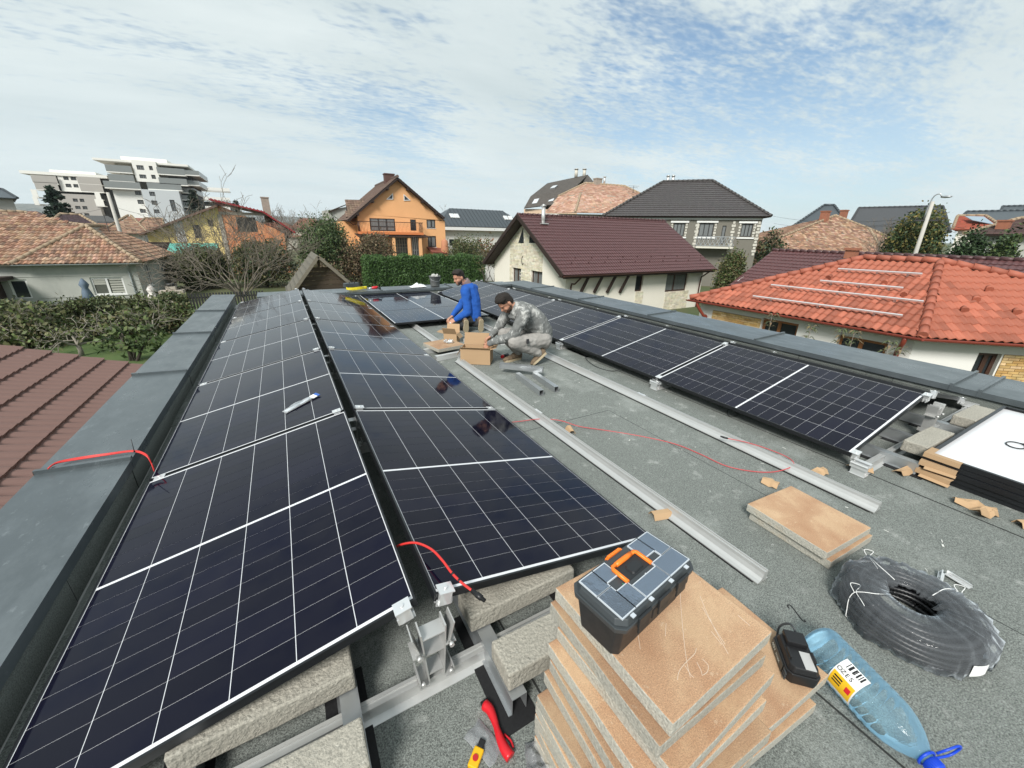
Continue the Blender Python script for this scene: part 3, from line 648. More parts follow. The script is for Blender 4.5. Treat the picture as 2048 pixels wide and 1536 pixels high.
# ================================================================== water bottle
def text_mesh(txt, size, mtl, parent, M, name='lettering'):
    cu = bpy.data.curves.new('t', 'FONT'); cu.body = txt; cu.size = size; cu.extrude = .0001; cu.align_x = 'CENTER'; cu.align_y = 'CENTER'
    to = bpy.data.objects.new('t', cu); TS.collection.objects.link(to); TS.view_layers[0].update(); dg = TS.view_layers[0].depsgraph
    me = bpy.data.meshes.new_from_object(to.evaluated_get(dg)); bpy.data.objects.remove(to); bpy.data.curves.remove(cu)
    me.materials.clear(); me.materials.append(mtl); o = link(name, me, parent); o.matrix_local = M; return o
def bottle():
    base = Vector((1.567, .352, .0)); d = Vector((-.325, -.945, 0)).normalized(); sc_ = .82
    root = empty('water_bottle', (base.x, base.y, .079), 0, 'large pale blue plastic water bottle lying on its side with blue cap', 'bottle')
    z = d; x = Vector((0, 0, 1)); y = z.cross(x)
    M = Matrix(((x.x, y.x, z.x*sc_, 0), (x.y, y.y, z.y*sc_, 0), (x.z, y.z, z.z*sc_, 0), (0, 0, 0, 1)))
    prof = [(.0, .012), (.04, .004), (.062, 0), (.072, .012)]
    for k in range(9):
        z0 = .03+k*.03; prof += [(.0765, z0), (.0765, z0+.020), (.0725, z0+.025)]
    prof += [(.0765, .305), (.074, .335), (.066, .37), (.052, .405), (.036, .432), (.024, .448), (.020, .455), (.020, .472)]
    b = MB(); b.lathe(prof, 32, M); b.build('body', M_pet, root)
    w = MB(); prof2 = [(.0, .01), (.06, .006), (.069, .02), (.071, .1), (.071, .28), (.062, .36), (.03, .43)]
    c = MB(); c.lathe([(.0, .498), (.021, .498), (.0235, .494), (.0235, .466), (.0215, .465)], 24, M)
    for k in range(24):
        a = k*math.pi/12; p = M @ Vector((.0238*math.cos(a), .0238*math.sin(a), .468)); q = M @ Vector((.0238*math.cos(a), .0238*math.sin(a), .492)); c.bar(p, q, .0014)
    M_cap2 = mat('blue_cap', (.01, .06, .55), .35); c.build('screw_cap', M_cap2, root)
    h = MB(); ring = [M @ Vector((.026*math.cos(a), .026*math.sin(a), .456)) for a in [k*math.pi/8 for k in range(17)]]; h.tube(ring, .004, 6, caps=False)
    hp = [M @ Vector((.02, -.024, .46)), M @ Vector((.045, -.04, .468)), M @ Vector((.055, -.075, .470)), M @ Vector((.03, -.1, .466)), M @ Vector((-.005, -.085, .462)), M @ Vector((-.01, -.035, .459))]
    h.tube(bez(hp, 5), .0034, 6); h.build('carry_ring', M_cap2, root)
    # wrap label
    lb = MB(); n = 14; r_ = .0782; a0, a1 = -1.05, 1.3
    def lab(m, a0, a1, z0, z1, r_, n=8):
        bI = len(m.v)
        for k in range(n+1):
            a = lerp(a0, a1, k/n); m.v += [tuple(M @ Vector((r_*math.cos(a), r_*math.sin(a), z0))), tuple(M @ Vector((r_*math.cos(a), r_*math.sin(a), z1)))]
        for k in range(n): m.f.append((bI+2*k, bI+2*k+1, bI+2*k+3, bI+2*k+2)); m.mi.append(0); m.tint.append(None); m.sm.append(True)
        return m
    # the strip that shows: white print, yellow field, red seal, bar code
    lab(lb, .30, 1.9, .150, .250, r_, 16).build('label', mat('label_white', (.80, .80, .78), .5), root)
    lab(MB(), 1.02, 1.75, .155, .245, r_+.0006, 10).build('label_field', mat('label_yellow', (.85, .50, .02), .5), root)
    lab(MB(), 1.2, 1.45, .218, .238, r_+.0011, 4).build('label_seal', mat('label_red', (.65, .02, .03), .5), root)
    for k, a in enumerate((.172, .181, .187, .197, .204, .213, .224, .231)): lab(MB(), .34, .62, a, a+.003*(1+k % 2), r_+.0008, 4).build('bar_code_line', M_blk, root)
    for k in range(3): lab(MB(), 1.15+k*.13, 1.22+k*.13, .165, .200, r_+.001, 1).build('label_print', M_blk, root)
    for k, chh in enumerate('OZES'):
        a = .84; zz = .158+k*.0165; P = M @ Vector(((r_+.0010)*math.cos(a), (r_+.0010)*math.sin(a), zz+.006))
        nx = (M @ Vector((math.cos(a), math.sin(a), 0)) - M @ Vector((0, 0, 0))).normalized(); up = (M.to_3x3() @ Vector((math.sin(a), -math.cos(a), 0))).normalized(); rt = up.cross(nx)
        MM = Matrix(((rt.x, up.x, nx.x, P.x), (rt.y, up.y, nx.y, P.y), (rt.z, up.z, nx.z, P.z), (0, 0, 0, 1)))
        text_mesh(chh, .020, M_blk, root, MM, 'letter')
bottle()
# ================================================================== power tool battery
def battery():
    root = empty('battery_pack', (1.362, .335, .0085+2*T-.001), R(225), 'black power tool battery pack lying on the low slab beside the bottle', 'battery')
    b = MB(); frustum(b, (.115, .075), (.118, .078), 0, .030, .012); frustum(b, (.112, .07), (.10, .062), .0302, .046, .01); o = b.build('case', M_blk, root); bevel(o, .003, 2)
    s = MB(); s.box(-.05, -.012, -.024, .024, .0462, .058); s.box(.0, .03, -.03, -.024, .0462, .054); s.box(.0, .03, .024, .03, .0462, .054); bevel(s.build('terminal_rail', M_blk, root), .002)
    p = MB(); p.box(-.045, .035, -.0412, -.0395, .004, .027); o = p.build('print_panel', mat('panel_dark', (.03, .035, .035), .4), root)
    t = MB(); t.box(.0, .05, .0, .024, .0461, .0468); t.build('rating_label', mat('label_grey', (.45, .45, .44), .5), root)
    Mx = Matrix(((1, 0, 0, -.012), (0, 0, -1, -.0416), (0, 1, 0, .0150), (0, 0, 0, 1)))
    text_mesh('40V max', .016, mat('silver_print', (.55, .60, .56), .4), root, Mx)
    g = MB()
    for k in range(3): g.box(.040, .0575, -.0413, -.0385, .006+k*.008, .009+k*.008)
    g.build('vent_rib', M_tb2, root)
    c = MB()   # holster loop leaning on the tall stack
    P = [(-.07, -.02, .004), (-.085, -.015, .03), (-.075, .0, .055), (-.06, .01, .05), (-.065, .015, .02), (-.072, .01, .004)]
    c.tube(bez(P, 4), .003, 6); c.build('belt_hook', M_tb2, root)
battery(); [o for o in bpy.data.objects if o.name == 'battery_pack'][0].scale = (1.3, 1.35, 1.5)
# ================================================================== small things near the camera
def red_cutter():
    root = empty('cable_cutter', (.367, .715, .004), R(96), 'red handled cable stripper lying on the black rubber strip', 'hand tool')
    M_rp = mat('red_plastic', (.55, .012, .02), .32)
    h = MB(); P = [(-.092, .006, .012), (-.06, .010, .015), (-.02, .004, .016), (.02, -.006, .015), (.055, -.010, .014), (.078, -.004, .012)]
    h.tube(bez(P, 4), [.0145]*8+[.012]*6+[.010]*3+[.013]*2+[.014]*2, 10) if False else h.tube(bez(P, 4), [.010+.007*abs(math.cos(i*.16)) for i in range(21)], 10); h.build('grip', M_rp, root)
    g = MB(); g.tube(bez([(-.085, .018, .017), (-.06, .019, .020), (-.035, .014, .021)], 4), .0028, 6); g.build('grip_slot', M_blk, root)
    b = MB(); b.box(.058, .092, -.02, .006, .004, .016); bevel(b.build('jaw', M_blk, root), .003)
    l = MB(); l.tube(bez([(-.03, -.012, .010), (-.055, -.02, .009), (-.075, -.016, .009)], 4), .0035, 6); l.build('lever', M_rp, root)
red_cutter()
def yellow_tool():
    root = empty('crimping_tool', (.262, .66, .004), R(40), 'yellow and black crimping pliers at the bottom edge of the picture', 'hand tool')
    M_y = mat('yellow_plastic', (.75, .42, .01), .35)
    for sg in (-1, 1):
        h = MB(); h.tube(bez([(-.13, sg*.035, .012), (-.08, sg*.022, .013), (-.03, sg*.010, .014), (.0, sg*.004, .014)], 4), [.009]*10+[.007]*3, 8); h.build('handle', M_y, root)
    b = MB(); b.box(-.01, .045, -.016, .016, .006, .022); bevel(b.build('head', M_y, root), .004)
    j = MB(); j.box(.0455, .07, -.010, .010, .008, .018); bevel(j.build('jaw', M_blk, root), .003)
    k = MB(); k.tube([(.015, 0, .022), (.015, 0, .025)], .009, 12); k.build('pivot', mat('red_pivot', (.45, .02, .02), .4), root)
yellow_tool()
def bag(label, c, w, d, h=.012, rz=0.0, name='plastic_bag', m_=None, peak=0.0):
    f = MB(); n = 12; sd = random.uniform(0, 50)
    for layer in (0, 1):
        for i in range(n+1):
            for j in range(n+1):
                u_, v_ = i/n-.5, j/n-.5; e = (1-(2*u_)**4)*(1-(2*v_)**4); q = mnoise.noise(Vector((u_*4+sd, v_*4, layer)))
                z = (.002 if layer == 0 else .003+h*e*(.6+.8*q)+peak*e*max(0, q+.3)); f.v.append((u_*w*(1+.1*mnoise.noise(Vector((v_*3, sd, 0)))), v_*d*(1+.1*mnoise.noise(Vector((u_*3, sd, 5)))), max(.001, z)))
    for layer in (0, 1):
        b = layer*(n+1)**2
        for i in range(n):
            for j in range(n): f.f.append((b+i*(n+1)+j, b+(i+1)*(n+1)+j, b+(i+1)*(n+1)+j+1, b+i*(n+1)+j+1)); f.mi.append(0); f.tint.append(None); f.sm.append(True)
    o = f.build(name, m_ or M_bag, None, loc=c, rot=(0, 0, rz)); return tag(o, label, 'plastic bag')
bag('clear zip bag under the red cable stripper', (.318, .70, .006), .07, .12, .008, R(20))
bag('crumpled clear bag at the foot of the paver stack', (.455, .575, .004), .10, .09, .03, R(-30), peak=.03)
# pouch of cable ties lying on the second panel
pz = ZL+(-.06+.8745)*math.tan(math.atan2(.22, 1.07))
pch = empty('tie_pouch', (-.065, 3.12, pz+.006), R(33), 'clear pouch of cable ties with white header lying on the second panel by the parapet', 'pouch'); pch.rotation_euler = (0, -math.atan2(.22, 1.07), R(28))
p_ = bag('x', (0, 0, 0), .22, .055, .02); p_.name = 'pouch_film'; p_.parent = pch
for key in ('label', 'category'): del p_[key]
m = MB(); m.box(.11, .165, -.028, .028, .0, .004); m.build('header_card', mat('paper'), pch)
m = MB(); m.box(.145, .168, -.0285, .0285, -.0005, .0046); m.build('header_stripe', mat('label_blue', (.04, .12, .42), .5), pch)
m = MB()
for k in range(9): m.bar((-.10+random.uniform(-.005, .005), -.018+k*.0045, .006), (.10, -.016+k*.004, .008), .0035, .0015)
m.build('cable_ties', mat('tie_white', (.6, .65, .68), .4), pch)
# galvanised wire hook, loose angle brackets by the coil
m = MB(); m.tube(bez([(1.70, .50, .006), (1.712, .512, .006), (1.722, .503, .006), (1.705, .47, .006), (1.69, .44, .006), (1.695, .432, .006), (1.70, .437, .006)], 4), .003, 6)
tag(m.build('wire_hook', M_blk), 'small black wire hook lying on the felt beside the battery', 'hook')
_bp = atz(1893, 1163, .01)
br = empty('angle_bracket', (_bp.x-.03, _bp.y-.06, .006), R(-8), 'pair of small aluminium brackets behind the pipe coil', 'bracket')
for k, (a, b, w) in enumerate((((-.03, .07, .01), (.06, .10, .01), .022), ((.075, .09, .01), (.07, .0, .01), .03))):
    m = MB(); m.bar(a, b, w, .004); m.bar(Vector(a)+Vector((0, 0, .012)), Vector(b)+Vector((0, 0, .010)), .004, .016); m.build('plate', M_clamp, br)
    for t in (.2, .8):
        s = MB(); p = Vector(a).lerp(Vector(b), t)+Vector((.006, .004, 0)); s.tube([p, p+Vector((0, 0, .016))], .006, 6); s.build('bolt', M_alud, br)
# ================================================================== cables
def cable(name, label, P, r, mtl, cat='cable', n=8, parent=None):
    m = MB(); m.tube(bez(P, n), r, 8); o = m.build(name, mtl, parent)
    return tag(o, label, cat) if label else o
rc = empty('red_cable', (.24, 1.28, .2), 0, 'short red cable with black connector arching over the ridge gap beside the toolbox', 'cable')
z3 = lambda x, y: (680+x/3.227, 1060+y/3.227)
CP = [atz(*z3(345, 118), .30), atz(*z3(420, 88), .345), atz(*z3(500, 85), .375), atz(*z3(590, 125), .385), atz(*z3(660, 195), .385), atz(*z3(720, 275), .375), atz(*z3(780, 335), .368), atz(*z3(850, 390), .362)]
CP = [p-Vector((.24, 1.28, .2)) for p in CP]
CP = [CP[0]+Vector((-.06, .03, -.06))]+CP
m = MB(); m.tube(bez(CP, 6), .0048, 8); m.build('sheath', M_red, rc)
for t in (6.05, 6.75):
    a = CP[6].lerp(CP[7], t-6); b = CP[6].lerp(CP[7], t-6+.17); k = MB(); k.tube([a, b], .0053, 8); k.build('black_band', M_blk, rc)
e0 = CP[-1]; dd = (CP[-1]-CP[-2]).normalized(); k = MB(); k.tube([e0, e0+dd*.022, e0+dd*.024, e0+dd*.045, e0+dd*.046, e0+dd*.06], [.008, .0085, .0105, .0105, .007, .007], 10); k.build('connector', M_blk, rc)
# bundle over the left parapet
rb = empty('red_cable_bundle', (-1.2, 3.05, .22), 0, 'bundle of red cables laid across the parapet next to the brown roof', 'cable')
zz = lambda x, y, z: atz(x/3.938, 560+y/3.938, z)-Vector((-1.2, 3.05, .22))
for k in range(4):
    o = .006*k; P = [zz(1215, 1490+6*k, .14), zz(1190, 1440, .19), zz(1150, 1385-4*k, .232+o*.3), zz(1050, 1352-3*k, .243), zz(850, 1378-4*k, .248), zz(640, 1410-5*k, .25), zz(460, 1440-3*k, .256), zz(390, 1475, .262), zz(368, 1505, .235)]
    m = MB(); m.tube(bez(P, 5), .0035, 6); m.build('strand', M_red, rb)
m = MB(); p = zz(1060, 1354, .243); m.tube([p+Vector((0, 0, 0)), p+Vector((0, 0, .01)), p+Vector((.004, .002, .085))], [.006, .0025, .0018], 6); m.build('cable_tie', M_blk, rb)
# pink red wire wandering across the lane
W = [(1018, 845), (1045, 842), (1080, 838), (1120, 841), (1160, 853), (1220, 862), (1290, 874), (1350, 888), (1400, 908), (1450, 931), (1500, 942), (1545, 944), (1580, 935), (1587, 925), (1570, 912), (1530, 896), (1490, 884), (1456, 877)]
zs = [.03, .02, .03, .062, .03, .008, .008, .008, .008, .008, .008, .008, .035, .065, .066, .066, .07, .068]
pc = empty('pink_wire', (2.3, 1.9, 0), 0, 'long thin red wire snaking across the felt lane between the two rails', 'cable')
P = [atz(u, v, z)-Vector((2.3, 1.9, 0)) for (u, v), z in zip(W, zs)]
m = MB(); m.tube(bez(P, 8), .0032, 6); m.build('sheath', M_redc, pc)
e = P[-1]; m = MB(); m.tube([e, e+Vector((-.012, .025, 0)), e+Vector((-.02, .05, 0))], [.007, .0085, .006], 8); m.build('connector', M_blk, pc)
# black leads hanging under the right row
def loop(label, u, v, rx, ry):
    c = atz(u, v, .012); P = [(c.x+rx*math.cos(a), c.y+ry*math.sin(a), .01+.03*max(0, math.sin(a))) for a in [i*.42 for i in range(18)]]
    P += [(c.x+.12, c.y-.16, .012), (c.x+.15, c.y-.2, .012)]
    cable('black_lead', label, P, .0035, M_blk, n=3)
loop('thin black lead looped on the felt under the nearest panel right of the lane', 1465, 828, .06, .04)
cable('black_lead', 'thin black lead drooping under the second panel right of the lane', [(3.30, 3.9, .09), (3.22, 3.75, .03), (3.18, 3.5, .01), (3.24, 3.3, .01), (3.32, 3.2, .06)], .0035, M_blk)
# ================================================================== cardboard
def corner_guard(label, p, rz, L=.16, w=.045, tilt=(0, 0), crush=0.0):
    m = MB(); t = .003; n = 4; V = []
    for i in range(n+1):
        s = -L/2+L*i/n; k = crush*math.sin(i*2.1)
        for a, z in ((-w, .006+k), (-w*.55, .035+k*.6), (w*.1, .037-k), (w*.55, .008+k*.4)): V.append((a, s+k*.5, z))
        for a, z in ((w*.55-t, .008-t+k*.4), (w*.1, .037-t-k), (-w*.55, .035-t+k*.6), (-w+t, .006-t+k)): V.append((a, s+k*.5, max(.0005, z)))
    for i in range(n):
        for j in range(8): j2 = (j+1) % 8; m.f.append((i*8+j, i*8+j2, (i+1)*8+j2, (i+1)*8+j)); m.mi.append(0); m.tint.append(None); m.sm.append(False)
    m.v = V; m.f += [tuple(reversed(range(8))), tuple(range(n*8, n*8+8))]; m.mi += [0, 0]; m.tint += [None]*2; m.sm += [False]*2
    o = m.build('cardboard_guard', M_card, None, loc=p, rot=(tilt[0], tilt[1], rz)); return tag(o, label, 'cardboard', 'loose cardboard edge guards')
corner_guard('folded cardboard edge guard leaning on the rail in front of the toolbox lane', (1.70, 1.20, .005), R(75), .15)
corner_guard('small cardboard guard beside the long rail under the pink wire', (1.86, 2.28, .005), R(-20), .10, .04)
corner_guard('cardboard edge guard lying near the far corner of the two slabs', (2.585, 1.075, .005), R(15), .09, .045, crush=.006)
corner_guard('torn cardboard guard left of the foot of the right row', (3.00, 1.00, .005), R(80), .13, .045, crush=.012)
corner_guard('torn cardboard guard right under the foot of the right row', (3.33, .88, .005), R(50), .13, .05, crush=.012)
corner_guard('crushed cardboard guard in front of the panel stack', (3.46, .345, .005), R(20), .17, .05, crush=.016)
corner_guard('cardboard guard crossing the crushed one in front of the panel stack', (3.40, .30, .012), R(70), .14, .04, (R(8), 0), crush=.016)
corner_guard('cardboard guard at the right edge below the panel stack', (3.50, .14, .005), R(60), .14, .04)
corner_guard('cardboard strip poking out from under the panel stack', (3.60, .71, .005), R(80), .22, .045, crush=.01)
for k, (dx, z, an) in enumerate(((.0, .1755, 0), (-.022, .118, 5), (-.030, .060, -7))):
    cg = empty('corner_protector', (3.632+dx, .66, z), R(an), f'brown cardboard corner guard on the {["top","middle","lower"][k]} panels of the stack', 'cardboard', 'corner guards on the panel stack')
    m = MB(); m.box(-.004, .034, -.17, .008, 0, .003); m.box(.034, .13, -.030, .008, 0, .003); m.build('cover', M_card, cg)
    m = MB(); m.box(-.0075, -.0045, -.17, .008, -.030, .003); m.build('flap', M_card, cg)
    m = MB(); m.obox((-.020, -.10, -.032), (.030, .15, .003), (0, R(-18), R(3))); m.build('flap', M_card, cg) if k else None
def flapbox(name, label, loc, rz, w, d, h, flaps, contents=None):
    root = empty(name, loc, rz, label, 'cardboard box'); t = .004
    m = MB(); m.box(-w/2, w/2, -d/2, d/2, 0, t); m.box(-w/2, w/2, -d/2, -d/2+t, t, h); m.box(-w/2, w/2, d/2-t, d/2, t, h); m.box(-w/2, -w/2+t, -d/2+t, d/2-t, t, h); m.box(w/2-t, w/2, -d/2+t, d/2-t, t, h)
    m.build('carton', M_card, root)
    for (side, L, ang) in flaps:
        f = MB(); a = R(ang)
        if side in 'fb':
            s = -1 if side == 'f' else 1; o = Vector((0, s*(d/2-.002), h+.001)); e = o+Vector((0, s*math.cos(a)*L, math.sin(a)*L))
            f.add([o+Vector((-w/2, 0, 0)), o+Vector((w/2, 0, 0)), e+Vector((w/2-.004, 0, 0)), e+Vector((-w/2+.004, 0, 0))], [(0, 1, 2, 3)])
        else:
            s = -1 if side == 'l' else 1; o = Vector((s*(w/2-.002), 0, h+.001)); e = o+Vector((s*math.cos(a)*L, 0, math.sin(a)*L))
            f.add([o+Vector((0, -d/2, 0)), o+Vector((0, d/2, 0)), e+Vector((0, d/2-.004, 0)), e+Vector((0, -d/2+.004, 0))], [(0, 1, 2, 3)])
        o = f.build('flap', M_card, root); sl = o.modifiers.new('Solidify', 'SOLIDIFY'); sl.thickness = .003; sl.offset = 0
    return root
flapbox('carton', 'large open cardboard box that the man in the grey hoodie reaches into', (1.955, 4.36, .007), R(-35), .37, .24, .19, [('b', .15, 78), ('f', .05, 40), ('l', .10, -60), ('r', .08, 20)])
flapbox('carton', 'small open cardboard box between the kneeling man and the far slab', (2.03, 5.43, .007), R(-40), .20, .15, .13, [('b', .12, 80), ('f', .12, 55), ('l', .11, 10), ('r', .08, -50)])
fb = empty('bracket_heap', (1.80, 4.98, .1195), 0, 'small heap of white plastic clips on the far slab beside the cartons', 'clips')
m = MB()
for _ in range(14): m.obox((random.uniform(-.05, .07), random.uniform(-.05, .05), random.uniform(.008, .03)), (.04, .02, .014), (random.uniform(0, 3), random.uniform(0, 3), random.uniform(0, 3)))
m.build('clips', M_clamp, fb)
# ================================================================== on the far parapet
ZC = .236
def bucket():
    root = empty('mortar_bucket', (3.36, 10.06, ZC), 0, 'grey plastic builder bucket full of scraps standing on the far parapet', 'bucket')
    b = MB(); b.lathe([(.0, .004), (.108, .004), (.112, 0), (.115, .004), (.138, .235), (.146, .238), (.148, .25), (.142, .252), (.136, .25), (.112, .012), (0, .012)], 24); b.build('tub', mat('bucket_grey', (.17, .175, .17), .6, var=.2, vs_=9, stains=[(12, .55, .7, (.4, .4, .38), .6)]), root)
    h = MB(); h.tube([(.147*math.cos(a), -.147*abs(math.sin(a))-.004, .225-.10*math.sin(a)) for a in [k*math.pi/10 for k in range(11)]], .003, 5); h.build('wire_handle', M_alud, root)
    s = MB()
    for _ in range(26): s.obox((random.uniform(-.08, .08), random.uniform(-.08, .08), .235+random.uniform(0, .05)), (random.uniform(.03, .08), random.uniform(.02, .05), random.uniform(.01, .03)), (random.uniform(0, 3), random.uniform(0, 3), random.uniform(0, 3)))
    s.build('scraps', mat('scrap_white', (.6, .6, .57), .8), root)
bucket()
yc = empty('extension_cord', (1.42, 10.0, ZC), 0, 'coiled yellow extension cord on the far parapet beside the ridge of panels', 'cord')
P = []
for i in range(80):
    a = i/80*10*math.pi; k = 1-.25*(i % 16)/16; P.append((.24*k*math.cos(a), .10*k*math.sin(a), .012+.05*i/80+.008*math.sin(i)))
m = MB(); m.tube(bez(P, 2), .009, 6); m.build('sheath', mat('yellow_cord', (.75, .62, .03), .45), yc)
ct = empty('tool_case', (1.34, 10.13, ZC+.06), R(8), 'small black tool case sitting on the yellow cord', 'case')
m = MB(); frustum(m, (.36, .16), (.34, .15), 0, .09, .02); bevel(m.build('case', M_tb2, ct), .006); m = MB(); m.tube(bez([(-.06, -.06, .09), (-.05, -.065, .12), (.05, -.065, .12), (.06, -.06, .09)], 4), .008, 6); m.build('handle', M_blk, ct)
rd = empty('cordless_drill', (1.86, 9.96, ZC), R(15), 'red and white power tool lying on the far parapet right of the yellow cord', 'power tool')
m = MB(); m.tube([(-.10, 0, .04), (.02, 0, .04), (.06, 0, .04)], [.03, .035, .028], 10); m.build('body', mat('red_plastic'), rd); m = MB(); m.tube([(-.10, 0, .04), (-.17, 0, .038)], [.02, .01], 8); m.build('chuck', M_clamp, rd); m = MB(); m.tube([(.03, 0, .04), (.05, -.11, .035)], [.022, .026], 8); m.build('grip', M_blk, rd)
bag('white plastic sack lying flat on the far parapet left of the bucket', (2.90, 10.03, ZC), .42, .2, .05, R(5), 'white_sack', mat('sack_white', (.72, .74, .74), .5), .05)
# bits of trim: thin litter on the felt
lt = MB(); random.seed(3)
for _ in range(46):
    p = Vector((random.uniform(1.5, 3.3), random.uniform(.2, 5.2), .0068)); a = random.uniform(0, 6.28); q = p+Vector((math.cos(a), math.sin(a), 0))*random.uniform(.006, .03); lt.bar(p, q, random.uniform(.002, .009), .001)
tag(lt.build('litter', mat('litter_white', (.62, .62, .58), .8)), 'scattered pale offcuts and dust flakes on the felt lane', 'litter', kind='stuff')
# ================================================================== terrain
G = -3.6
M_grass = mat('garden_ground', (.060, .085, .030), .95, col2=(.10, .095, .045), vs_=.35, var=.25, bump=.6, bs=9, stains=[(.5, .58, .75, (.13, .105, .06), .6)])
def terrain():
    m = MB(); n = 70; S = 1800
    xs_ = sorted({round(math.copysign(abs(t)**2.2*S, t), 3) for t in np.linspace(-1, 1, n)}); V = []
    def hz(x, y):
        d = math.hypot(x, y)
        z = G
        if False: z += 70*max(0, min(1, (y-300)/1500))**1.2*(.55+.5*math.sin(x*.0021+.6)+.25*math.sin(x*.006+2))*math.exp(-((x+150)/900)**2)
        return z
    for y in xs_:
        for x in xs_: V.append((x, y, hz(x, y)))
    k = len(xs_)
    m.add(V, [(j*k+i, j*k+i+1, (j+1)*k+i+1, (j+1)*k+i) for j in range(k-1) for i in range(k-1)], 0, None, True)
    o = m.build('ground', M_grass); tag(o, kind='structure')
terrain()
def hill():
    m = MB(); n = 90; V = []; F = []
    for i in range(n):
        x = -900+i*26; h = 46+10*math.sin(i*.13+1)+5*math.sin(i*.41)+ (8 if i < 35 else 0)
        V += [(x, 900, G), (x, 1250, G+h*.75), (x, 1500, G+h)]
    for i in range(n-1):
        for j in range(2): F.append((3*i+j, 3*(i+1)+j, 3*(i+1)+j+1, 3*i+j+1))
    m.add(V, F, 0, None, True)
    o = m.build('hill', mat('hill_haze', (.12, .135, .125), 1.0, col2=(.17, .17, .155), vs_=.03, speck=.5, ss=.12)); tag(o, kind='structure')
hill()
m = MB(); m.add([(-26, 14, G+.02), (-1.6, 14, G+.02), (-1.6, 36, G+.02), (-26, 36, G+.02)], [(0, 1, 2, 3)])
tag(m.build('lawn', mat('lawn_grass', (.055, .10, .025), .95, col2=(.085, .12, .035), vs_=1.2, bump=.7, bs=30, stains=[(.7, .58, .72, (.14, .12, .05), .6)])), kind='structure')
# ================================================================== building kit (world coordinates, things keep their own base)
class H:
    def __init__(s, name, label, base, cat='house'):
        s.b = Vector(base); s.root = empty(name, base, label=label, cat=cat)
    def build(s, mb, name, mats, parent=None, smooth=None):
        b = s.b if parent is None or parent is s.root else s.b
        mb.v = [(x-b.x, y-b.y, z-b.z) for x, y, z in mb.v]
        return mb.build(name, mats, parent or s.root, smooth)
def px_on(A, B, u, v):
    """sight line cut by the vertical plane through A,B -> (distance along, height)"""
    A = Vector((A[0], A[1], 0)); B = Vector((B[0], B[1], 0)); t = (B-A).normalized(); n = Vector((t.y, -t.x, 0)); d = ray(u, v)
    k = (A-Vector((0, 0, 0))).dot(n)/Vector((d.x, d.y, 0)).dot(n); P = CAMPOS+d*k
    return (P-A).dot(t), P.z
def rect(A, B, f, x0, y0, x1, y1):
    a = px_on(A, B, *f(x0, y0)); b = px_on(A, B, *f(x1, y1)); c = px_on(A, B, *f(x0, y1)); d = px_on(A, B, *f(x1, y0))
    return ((a[0]+c[0])/2, (b[0]+d[0])/2, (b[1]+c[1])/2, (a[1]+d[1])/2)
def facade(h, A, B, z0, z1, ops, mtl, gable=None, reveal=.14, name='wall', uphole=()):
    A = Vector((A[0], A[1], 0)); B = Vector((B[0], B[1], 0)); t = (B-A).normalized(); n = Vector((t.y, -t.x, 0)); L = (B-A).length
    P = lambda s, z, o=0: A+t*s+n*o+Vector((0, 0, z))
    m = MB(); S = sorted({0, L, *[max(0, min(L, q)) for o in ops for q in o[:2]]}); Zs = sorted({z0, z1, *[max(z0, min(z1, q)) for o in ops for q in o[2:4]]})
    for i in range(len(S)-1):
        for j in range(len(Zs)-1):
            cs, cz = (S[i]+S[i+1])/2, (Zs[j]+Zs[j+1])/2
            if any(o[0] < cs < o[1] and o[2] < cz < o[3] for o in ops): continue
            m.add([P(S[i], Zs[j]), P(S[i+1], Zs[j]), P(S[i+1], Zs[j+1]), P(S[i], Zs[j+1])], [(0, 1, 2, 3)])
    for (a, b, c, d) in [o[:4] for o in ops]:
        a = max(0, a); b = min(L, b); c = max(z0, c); d = min(z1, d)
        for (p, q) in (((a, c), (b, c)), ((b, c), (b, d)), ((b, d), (a, d)), ((a, d), (a, c))):
            m.add([P(*p), P(*q), P(*q, -reveal), P(*p, -reveal)], [(0, 1, 2, 3)])
    if gable: m.add([P(0, z1), P(L, z1)]+[P(s, z) for s, z in gable], [tuple(range(2+len(gable)))])
    return h.build(m, name, mtl)
M_glass = mat('window_glass', (.025, .030, .034), .06, spec=.6)
M_glassc = mat('curtained_glass', (.16, .17, .17), .12, spec=.6, var=.5, vs_=3, stretch=(6, 6, .3))
M_wfw = mat('white_frame', (.72, .72, .70), .5); M_wfb = mat('brown_frame', (.055, .025, .015), .5); M_wfd = mat('dark_frame', (.03, .03, .03), .5)
